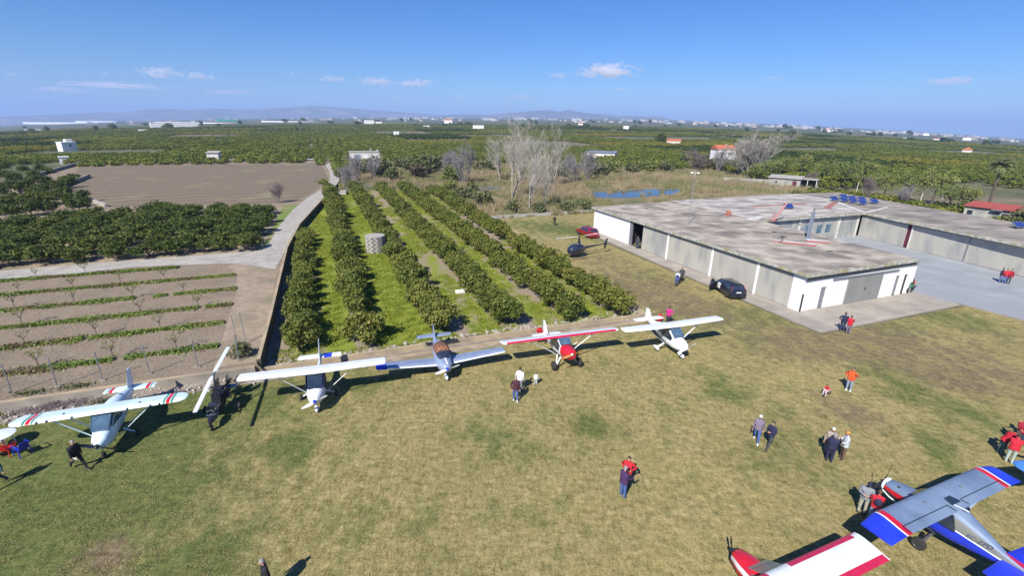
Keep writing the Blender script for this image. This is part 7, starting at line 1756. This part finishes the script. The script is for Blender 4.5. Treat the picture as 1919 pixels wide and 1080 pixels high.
GREEN = [(545, 840, 1.1, .75), (1110, 795, 1.3, .7), (970, 850, 1.3, .5), (1330, 710, 1.6, .45), (1370, 735, 1.4, .5), (700, 720, 1.5, .3), (900, 810, 1.6, .5), (60, 850, 3, .85), (20, 930, 3, .8), (100, 960, 2.4, .55), (30, 1020, 2, .7), (210, 1000, 1.6, .4), (400, 1060, 1.2, .65), (330, 1050, 1.2, .4), (300, 920, 1.6, .4), (1460, 770, 1.2, .35), (1500, 830, 1.4, .45), (1700, 640, 2.5, .4), (1800, 600, 3, .6), (1650, 700, 2.2, .5), (1720, 740, 1.8, .5), (1830, 780, 1.6, .6), (1750, 830, 1.4, .55), (1780, 880, 1.2, .4), (1640, 600, 3, .5), (1500, 600, 3, .45), (1380, 590, 3, .5), (1420, 640, 2.6, .3), (1060, 430, 5, .65), (980, 420, 5, .4), (1200, 520, 4, .35), (1130, 445, 3, .5), (1270, 600, 3, .4), (1000, 960, 1.2, .3), (780, 980, 1.2, .3), (1430, 860, 1.2, .4), (1540, 900, 1.2, .3), (640, 990, 1.2, .35), (150, 870, 2.4, .5), (250, 820, 2, .4), (480, 740, 2, .35), (360, 780, 2, .4), (1250, 760, 1.4, .3), (980, 690, 1.2, .3), (1140, 690, 1.2, .3)]
BP = [(G(x, y), r_, s) for x, y, r_, s in BROWN]; GP = [(G(x, y), r_, s) for x, y, r_, s in GREEN]
def wear_vignette_lawn(p):
    f = lambda L_: min(1.0, sum(s * math.exp(-((p[0] - c.x) ** 2 + (p[1] - c.y) ** 2) / (r_ * r_) * 0.9) for c, r_, s in L_))
    g = 0.12 + f(GP) + max(0, min(0.75, (-p[0] - 6) * 0.045)); b_ = 0.82 * f(BP) + 0.25 * max(0, mnoise.noise(Vector((p[0] * .11, p[1] * .11, 7))) - .15)  # green ramp to the left also puts the lens vignette into the colour
    return (b_, min(1, g))
def keep_lawn(u, v):
    if v < 25: return u < 58 or True
    if u > 38.1 and v > 24.8: return u < 58 and v < 24.8
    if v < 32.0: return True
    return u > 24.6 + (0.06 * (v - 32)) and v < 81
attr_sheet('lawn', 'lawn_grass', -50, 92, -40, 81, 0.8, 0.0, lambda u, v: (v < 32.4 and not (u > 38.1 and v > 24.8)) or (32.4 <= v < 80.8 and 25.4 < u < 38.1) or (67.6 <= v < 80.8 and 38.0 <= u < 50), wear_vignette_lawn)
def wear_orch(p):
    u, v = toUV(p); d = min(((u - r_[0]) for r_ in ROWS), key=abs)
    s = 0.2 + (0.30 if u > 9 else 0) + (0.55 if (0.9 < d < 2.2 and u > 9) else 0) + (0.22 if (0.9 < d < 2.0 and u < 9) else 0) + (0.35 if abs(d) < .9 else 0) + (0.6 if u < -3.3 else 0) + (0.25 if v > 100 else 0) + (0.55 if v < 34.2 else 0)
    return (min(1, s), 0)
attr_sheet('orchard_ground', 'orchard_floor', -5.2, 28.2, 32.4, 124, 0.6, 0.006, lambda u, v: u < 25.9 + 0.05 * (v - 32) or v > 81, wear_orch)

def sheet(name, pts, z, mt, flat=True):
    mb = MB(); n = len(pts); mb.add([(p[0], p[1], z) for p in pts], [tuple(range(n))]); a = mb.build(name, mt)
    me = a.data
    if me.polygons[0].normal.z < 0: me.flip_normals()
    return tag(a, kind='structure')
# gravel strip behind the parked planes
sheet('gravel_strip', [UV(*q) for q in ((-70, 34.6), (-40, 33.0), (-19, 31.8), (-12, 32.0), (-7, 32.0), (-4.8, 31.9), (26, 31.7), (26.6, 33.2), (-5.2, 33.3), (-5.4, 33.2), (-18.8, 33.35), (-40, 34.2), (-75, 36.2))], 0.010, 'strip_litter')
# raised field, with its skirt
edge = [(-5.0, 33.3), (-4.85, 41.6), (-4.55, 65.4), (-3.4, 80.4), (0.2, 105), (3.1, 132), (6, 150), (5, 214), (-75, 216), (-70, 150), (-58, 134), (-75, 60), (-75, 36.2), (-40, 34.3), (-18.8, 33.45)]
mb = MB(); mb.poly([UV(*q) for q in edge], -0.4, ZT); o = mb.build('raised_field', 'field_soil'); tag(o, kind='structure')
sheet('ploughed_field', PLOUGH, ZT + 0.012, 'ploughed_soil')
sheet('grove_soil', Q([(-60, 520), (0, 507), (490, 470), (512, 430), (532, 388), (440, 384), (200, 394), (120, 402), (-60, 424)], ZT), ZT + 0.006, 'dirt_tan')
sheet('grass_verge', Q([(488, 471), (505, 440), (530, 385), (560, 383), (552, 395), (528, 425), (505, 462)], ZT), ZT + 0.016, 'verge_green')
sheet('track', Q([(-80, 533), (-80, 521), (0, 508), (250, 488), (488, 470), (505, 455), (522, 425), (550, 392), (575, 372), (604, 354), (619, 338), (618, 322), (608, 307), (626, 306), (634, 322), (636, 338), (628, 350), (604, 374), (570, 412), (548, 440), (536, 464), (530, 480), (516, 505), (470, 498), (430, 494), (250, 501), (0, 529)], ZT), ZT + 0.024, 'track_concrete')
sheet('dirt_apron', Q([(425, 494), (470, 498), (520, 505), (505, 600), (486, 678), (400, 690), (440, 560), (445, 520)], ZT), ZT + 0.008, 'dirt_tan')
sheet('far_track', [GT(x, y) for x, y in ((420, 303), (650, 302), (655, 299), (420, 301))], ZT + 0.05, 'track_concrete')
for pts, lab in (([(108, 357), (168, 332), (172, 336), (112, 362)], 'dark concrete wall on the near left of the ploughed field'), ([(75, 329), (150, 308), (152, 311), (78, 333)], 'long pale wall at the far left of the ploughed field')):
    a, b = G(*pts[0], ZT), G(*pts[1], ZT); mb = MB(); d = b - a; mb.box(((a + b) / 2) + Vector((0, 0, .3)), (d.length, 0.5, 1.1), rz=math.atan2(d.y, d.x)); tag(mb.build('field_wall', 'wall_concrete'), lab, 'wall', None, 'thing')
a, b = G(168, 376, ZT), G(200, 388, ZT); mb = MB(); d = b - a; mb.box(((a + b) / 2) + Vector((0, 0, .25)), (d.length, 0.5, 0.6), rz=math.atan2(d.y, d.x)); tag(mb.build('field_wall', 'pale_block'), 'short pale wall at the near corner of the ploughed field', 'wall', None, 'thing')
sheet('waste_land', WASTE, 0.004, 'waste_ground')
# pond
mat('water', (0.03, 0.04, 0.045), (0.05, 0.055, 0.045), 0.3, 0.06, spec=0.6, bump=0.004, bscale=1.2)
sheet('water', POND, 0.03, 'water')
# aprons
sheet('concrete_path', [UV(*q) for q in ((38.1, 24.8), (57.8, 24.8), (57.8, 29.06), (40.66, 29.06), (40.66, 68), (38.9, 68), (38.1, 40))], 0.012, 'slab_concrete')
sheet('courtyard_tarmac', [UV(*q) for q in ((57.8, 25.4), (58.3, 20.5), (60.5, 0), (62, -20), (74, -20), (76.4, 28), (79.5, 50), (57.0, 50), (57.0, 29.06), (57.8, 29.06))], 0.010, 'tarmac_pale')
tag(wall_line('kerb_wall', [(57.85, 25.2), (58.35, 20.5), (60.5, 0)], 0.14, -0.1, 0.10, 'wall_concrete', 'low kerb between the lawn and the courtyard tarmac'), kind='thing')

# ------------------------------------------------------------------ far hills, town, air and clouds
def hills(name, pts, dist, depth, mt, seed):
    """pts: skyline (px, py) -> a ridge with real depth standing on the plain"""
    xs_ = np.linspace(pts[0][0], pts[-1][0], 150); prof = np.interp(xs_, [p[0] for p in pts], [p[1] for p in pts]); rows = 9; V = []; Fc = []
    for j in range(rows):
        t = j / (rows - 1)
        for i, (x, y) in enumerate(zip(xs_, prof)):
            d = ray(x, y); n = math.hypot(d[0], d[1]); D = dist + depth * (t - 0.5); px_, py_ = d[0] / n * D, d[1] / n * D
            top = CAM_H + dist * d[2] / n; base = terrain(px_, py_) - 6; e = math.sin(PI * min(1, max(0, t))) ** 0.8
            nz = mnoise.fractal(Vector((px_ * .0011, py_ * .0011, seed)), 1.0, 2.0, 5)
            z = base + (top - base) * e * (1 + (0.22 * nz if t != .5 else 0.05 * nz)); V.append((px_, py_, z if 0 < j < rows - 1 else base))
    n = len(xs_)
    for j in range(rows - 1):
        for i in range(n - 1): Fc.append((j * n + i, j * n + i + 1, (j + 1) * n + i + 1, (j + 1) * n + i))
    mb = MB(); mb.v = V; mb.f = Fc; mb.m = [0] * len(Fc); tag(mb.build(name, mt, smooth=True), kind='structure')
mat('hill_scrub', (0.13, 0.11, 0.09), (0.07, 0.08, 0.045), 0.002, 0.95, c3=(0.22, 0.19, 0.16), s3=0.004)
hills('hills', [(-200, 222), (0, 219), (150, 212), (240, 209), (300, 203), (345, 206), (400, 203), (450, 205), (520, 202), (580, 198), (625, 200), (680, 205), (740, 209), (800, 214), (860, 217)], 9500, 2500, 'hill_scrub', 1.0)
hills('hills', [(760, 222), (850, 214), (910, 215), (955, 212), (985, 209), (1020, 206), (1050, 210), (1065, 208), (1110, 213), (1160, 217), (1205, 218), (1235, 219), (1270, 226), (1300, 229)], 7800, 1800, 'hill_scrub', 4.0)
hills('hills', [(1200, 228), (1300, 226), (1400, 231), (1480, 234), (1600, 243), (1750, 255), (1919, 265), (2050, 276)], 9000, 1500, 'hill_scrub', 8.0)
# white town along the foot of the hills, farm sheds and greenhouses on the plain
trg = random.Random(3)
base_y = lambda x: float(np.interp(x, [p[0] for p in _HT], [p[1] for p in _HT]))
def block(p, w_, h_, d_, mt, roofm, label, group, name='town_building'):
    mb = MB(); mb.box((0, 0, h_ / 2 - 1), (w_, d_, h_ + 2), 0); mb.box((0, 0, h_ + 0.35), (w_ * 1.03, d_ * 1.06, 0.7), 1)
    mb.box((w_ * trg.uniform(-.3, .3), 0, h_ + 1.7), (w_ * .22, d_ * .4, 2.0), 0)
    k = max(2, int(w_ / 7))
    for i in range(k):
        mb.box(((i + .5) / k * w_ - w_ / 2, -d_ / 2 - .05, h_ * .55), (w_ / k * .4, .2, h_ * .35), 2)
    o = mb.build(name, [mt, roofm, 'window_dark'], loc=p); o.rotation_euler.z = face_cam(p, trg.uniform(-.5, .5)); return tag(o, label, 'building', group)
TOWNS = [((150, 560), 30, 1.5, 4.5, 'left'), ((560, 900), 40, 1.0, 5.0, 'middle'), ((900, 1260), 60, 1.0, 7.5, 'middle'), ((1260, 1560), 60, 0.3, 4.0, 'right'), ((1560, 1919), 45, 0.3, 3.0, 'right')]
for (a, b), n, lo, hi, side in TOWNS:
    for i in range(n):
        x = trg.uniform(a, b); D = trg.uniform(1900, 4600); d = ray(x, 230); q = math.hypot(d[0], d[1]); p = Vector((d[0] / q * D, d[1] / q * D, 0)); p.z = terrain(p.x, p.y); k = D / 2600
        w_ = trg.choice((10, 14, 20, 28, 44)) * k * .8; h_ = trg.choice((5, 6, 8, 11)) * k * .62
        lab = {'left': 'white building of the distant town at the foot of the hills on the left', 'middle': 'pale building of the distant town below the central hills', 'right': 'pale building of the distant white town on the right'}[side]
        block(p, w_, h_, w_ * .4, trg.choice(('town_white', 'town_white', 'town_cream')), trg.choice(('town_white', 'town_cream', 'terracotta')), lab, 'buildings of the distant town, ' + side)
for (x, y, w_, h_, lab) in ((110, 232.5, 150, 9, 'long white greenhouse roof at the far left'), (178, 229.5, 90, 8, 'second long white greenhouse at the far left'), (400, 231, 330, 6, 'very long pale greenhouse strip left of centre'), (545, 228.5, 190, 6, 'long pale greenhouse strip above the ploughed field'), (425, 227, 60, 12, 'green roofed warehouse on the left skyline')):
    p = GT(x, y); D = math.hypot(p.x, p.y); k = D / 2000; mb = MB(); n = 12
    rr = [[(s * w_ * k / 2, math.cos(PI * q / 8) * 22 * k, math.sin(PI * q / 8) * h_ * k * .6 - 1) for q in range(9)] for s in (-1, 1)]; mb.rings(rr)
    o = mb.build('greenhouse', 'green_paint' if 'green r' in lab else 'far_white', loc=p); o.rotation_euler.z = face_cam(p, 0.04); tag(o, lab, 'greenhouse')
# dark clumps of trees scattered over the plain
ln = 0
for i in range(70):
    x = trg.uniform(0, 1919); y = base_y(x) + trg.uniform(5, 17); p = GT(x, y); D = math.hypot(p.x, p.y)
    if D < 450 or D > 2200: continue
    k = trg.uniform(1.2, 2.6) * max(1, D / 1200); o = obj_of('round_tree', drk_lod, None, p); o.scale = (k * trg.uniform(.8, 1.8), k, k * trg.uniform(.7, 1.2)); tag(o, 'dark tree clump dotted over the far plain', 'tree', 'tree clumps on the far plain')

# the air: one box of thin even haze
hz = bpy.data.materials.new('haze_air'); hz.use_nodes = True; nt_ = hz.node_tree
for n_ in list(nt_.nodes):
    if n_.type == 'BSDF_PRINCIPLED': nt_.nodes.remove(n_)
pv = nt_.nodes.new('ShaderNodeVolumePrincipled'); pv.inputs['Color'].default_value = (0.42, 0.60, 1.0, 1); pv.inputs['Density'].default_value = 0.00014; pv.inputs['Anisotropy'].default_value = 0.0
nt_.links.new(pv.outputs['Volume'], nt_.nodes['Material Output'].inputs['Volume']); M['haze_air'] = hz
zlow = min(terrain(math.sin(a) * 16000, math.cos(a) * 16000) for a in np.linspace(-PI, PI, 90)) - 30
mb = MB(); mb.box((0, 0, (zlow + 330) / 2), (33000, 33000, 330 - zlow)); tag(mb.build('haze', 'haze_air'), kind='stuff')

# small fair-weather clouds far off, well above the haze
def cloud_mat(name, dens, seed):
    m = bpy.data.materials.new(name); m.use_nodes = True; nt = m.node_tree; N = nt.nodes; L = nt.links
    for n_ in list(N):
        if n_.type == 'BSDF_PRINCIPLED': N.remove(n_)
    tc = N.new('ShaderNodeTexCoord').outputs['Object']
    ln_ = N.new('ShaderNodeVectorMath'); ln_.operation = 'LENGTH'; L.new(tc, ln_.inputs[0])
    ns = N.new('ShaderNodeTexNoise'); ns.inputs['Scale'].default_value = 2.2; ns.inputs['Detail'].default_value = 5; ns.inputs['Roughness'].default_value = .62
    mp = N.new('ShaderNodeMapping'); mp.inputs['Location'].default_value = (seed * 3.1, seed * 1.7, seed); mp.inputs['Scale'].default_value = (2.2, 1, 0.9); L.new(tc, mp.inputs['Vector']); L.new(mp.outputs['Vector'], ns.inputs['Vector'])
    a = N.new('ShaderNodeMath'); a.operation = 'MULTIPLY_ADD'; L.new(ns.outputs['Fac'], a.inputs[0]); a.inputs[1].default_value = 2.6; a.inputs[2].default_value = -0.75
    s = N.new('ShaderNodeMath'); s.operation = 'SUBTRACT'; L.new(a.outputs[0], s.inputs[0]); L.new(ln_.outputs['Value'], s.inputs[1])
    c = N.new('ShaderNodeMapRange'); c.inputs['From Min'].default_value = 0.0; c.inputs['From Max'].default_value = 0.45; c.inputs['To Max'].default_value = dens; L.new(s.outputs[0], c.inputs['Value'])
    pv = N.new('ShaderNodeVolumePrincipled'); pv.inputs['Color'].default_value = (1, 0.97, 0.98, 1); pv.inputs['Anisotropy'].default_value = 0.1; L.new(c.outputs['Result'], pv.inputs['Density']); L.new(pv.outputs['Volume'], N['Material Output'].inputs['Volume'])
    M[name] = m; return m
CLOUDS = [(1140, 133, 58, 14, 1.0, 'brightest white cloud high right of centre'), (1048, 141, 24, 7, .45, 'small pale cloud left of the brightest cloud'), (705, 153, 42, 8, .6, 'flat pale cloud left of centre'), (780, 156, 38, 9, .6, 'flat pale cloud just left of the poplars'), (625, 148, 30, 6, .5, 'thin double cloud above the grey hut'), (548, 139, 8, 7, .5, 'tiny round cloud above the ploughed field'), (300, 135, 34, 10, .55, 'pale puffy cloud at upper left'), (370, 142, 26, 8, .55, 'pale puffy cloud right of the upper left one'), (215, 160, 74, 5, .7, 'long thin white streak of cloud at left'), (110, 168, 40, 6, .35, 'faint cloud low at left'), (1165, 168, 20, 5, .5, 'small cloud below the brightest cloud'), (1112, 170, 10, 5, .4, 'tiny cloud below and left of the brightest cloud'), (1783, 152, 36, 7, .65, 'white cloud at far right'), (1450, 147, 22, 5, .3, 'faint cloud right of centre'), (430, 173, 50, 5, .3, 'faint low streak above the ploughed field'), (975, 182, 34, 5, .3, 'faint low streak above the poplars'), (860, 183, 8, 5, .35, 'tiny low cloud left of the poplars'), (198, 138, 8, 5, .4, 'tiny round cloud at upper left'), (20, 139, 9, 4, .4, 'tiny cloud at the upper left edge'), (745, 185, 14, 4, .3, 'tiny faint cloud low left of the poplars')]
for i, (px, py, rx, ry, den, lab) in enumerate(CLOUDS):
    d = Vector(ray(px, py)); D = 16500 if py > 165 else 13000; d = d / math.hypot(d.x, d.y); p = Vector((0, 0, CAM_H)) + d * D
    k = D / F * math.sqrt(d.x ** 2 + d.y ** 2) * 1.0
    mb = MB(); mb.ball((0, 0, 0), (1.25, 1.25, 1.25), 0, 20, 12); cl = mb.build('cloud', cloud_mat('cloud_vapour', 0.010 * den, i + 1.0), loc=p)
    sx_ = rx * k * 1.25; cl.scale = (sx_, sx_ * .6, ry * k * 1.3); cl.rotation_euler.z = face_cam(p); tag(cl, lab, 'cloud')

# small leftovers of the yard
def slab(px, py, L_, W_, H_, rz, mt, label, name, cat, z=0.0):
    mb = MB(); mb.box((0, 0, H_ / 2 + .02), (L_, W_, H_)); mb.box((0, 0, H_ + .02 + .03), (L_ * .9, W_ * .12, .06)); o = mb.build(name, mt, loc=G(px, py, z)); o.rotation_euler.z = rz; tag(o, label, cat)
slab(918, 354, 7.0, 1.8, 0.35, 0.75, 'galvanised', 'pale grey sheet lying in the scrub left of the poplars', 'metal_sheet', 'metal sheet')
slab(632, 364, 4.5, 2.0, 0.8, 0.1, 'pale_block', 'low white tank wall at the far end of the second orange row', 'water_tank', 'tank')
slab(862, 549, 0.9, 0.5, 0.25, 0.4, 'plate_white', 'white sack lying on the grass between orange rows', 'sack', 'sack')
for px, py, h_ in ((1603, 366, 3.2), (1632, 372, 3.0), (1683, 383, 3.4), (1722, 386, 2.8), (1760, 392, 3.0)):
    mb = MB(); mb.tube([(0, 0, -.2), (0.05, 0, h_)], 0.09, 6); mb.box((0.05, 0, h_ + .03), (.24, .24, .07)); o = mb.build('pale_post', 'pale_plaster', loc=G(px, py)); tag(o, 'thin pale post standing among shrubs behind the hangar', 'post', 'pale posts behind the hangar')
# ------------------------------------------------------------------ camera, sun, sky
cam = bpy.data.cameras.new('camera'); co = bpy.data.objects.new('camera', cam); COL.objects.link(co)
co.location = (0, 0, CAM_H)
cam.sensor_width = 36; cam.lens = 36 * F / 1919; cam.clip_start = 0.1; cam.clip_end = 60000
d_ = Vector((0, math.cos(PITCH), -math.sin(PITCH)))
q_ = d_.to_track_quat('-Z', 'Y')
co.rotation_mode = 'QUATERNION'
co.rotation_quaternion = Quaternion(d_, -ROLL) @ q_
scene.camera = co

SUN_EL = R(43); sd = Vector((-0.45, -0.893, 0)).normalized()
to_sun = Vector((sd.x * math.cos(SUN_EL), sd.y * math.cos(SUN_EL), math.sin(SUN_EL)))
sl = bpy.data.lights.new('sun', 'SUN'); sl.energy = 5.0; sl.angle = R(0.53); sl.color = (1.0, 0.955, 0.88)
so = bpy.data.objects.new('sun', sl); COL.objects.link(so); so.rotation_mode = 'QUATERNION'
so.rotation_quaternion = (-to_sun).to_track_quat('-Z', 'Y'); so.location = to_sun * 300
w = bpy.data.worlds.new('World'); scene.world = w; w.use_nodes = True
nt = w.node_tree; bg = nt.nodes['Background']
sky = nt.nodes.new('ShaderNodeTexSky'); sky.sky_type = 'NISHITA'; sky.sun_disc = False
sky.sun_elevation = SUN_EL; sky.sun_rotation = math.atan2(to_sun.x, to_sun.y)
sky.altitude = 30; sky.air_density = 1.0; sky.dust_density = 0.1; sky.ozone_density = 4.0
bg.inputs['Strength'].default_value = 0.060
hsv = nt.nodes.new('ShaderNodeHueSaturation'); hsv.inputs['Saturation'].default_value = 1.25
tint = nt.nodes.new('ShaderNodeMixRGB'); tint.blend_type = 'MULTIPLY'; tint.inputs['Fac'].default_value = 1.0; tint.inputs['Color2'].default_value = (0.66, 0.90, 1.32, 1)
nt.links.new(sky.outputs['Color'], hsv.inputs['Color']); nt.links.new(hsv.outputs['Color'], tint.inputs['Color1']); nt.links.new(tint.outputs['Color'], bg.inputs['Color'])
vs_ = scene.view_settings; vs_.view_transform = 'Standard'; vs_.look = 'None'; vs_.gamma = 1; vs_.use_curve_mapping = False
vs_.exposure = 0.6
scene.render.film_transparent = False
cy = scene.cycles
cy.max_bounces = 10; cy.diffuse_bounces = 2; cy.glossy_bounces = 3; cy.transmission_bounces = 4; cy.transparent_max_bounces = 8; cy.volume_bounces = 8
cy.use_denoising = True
try: cy.denoiser = 'OPENIMAGEDENOISE'
except Exception: pass
cy.sample_clamp_indirect = 4.0
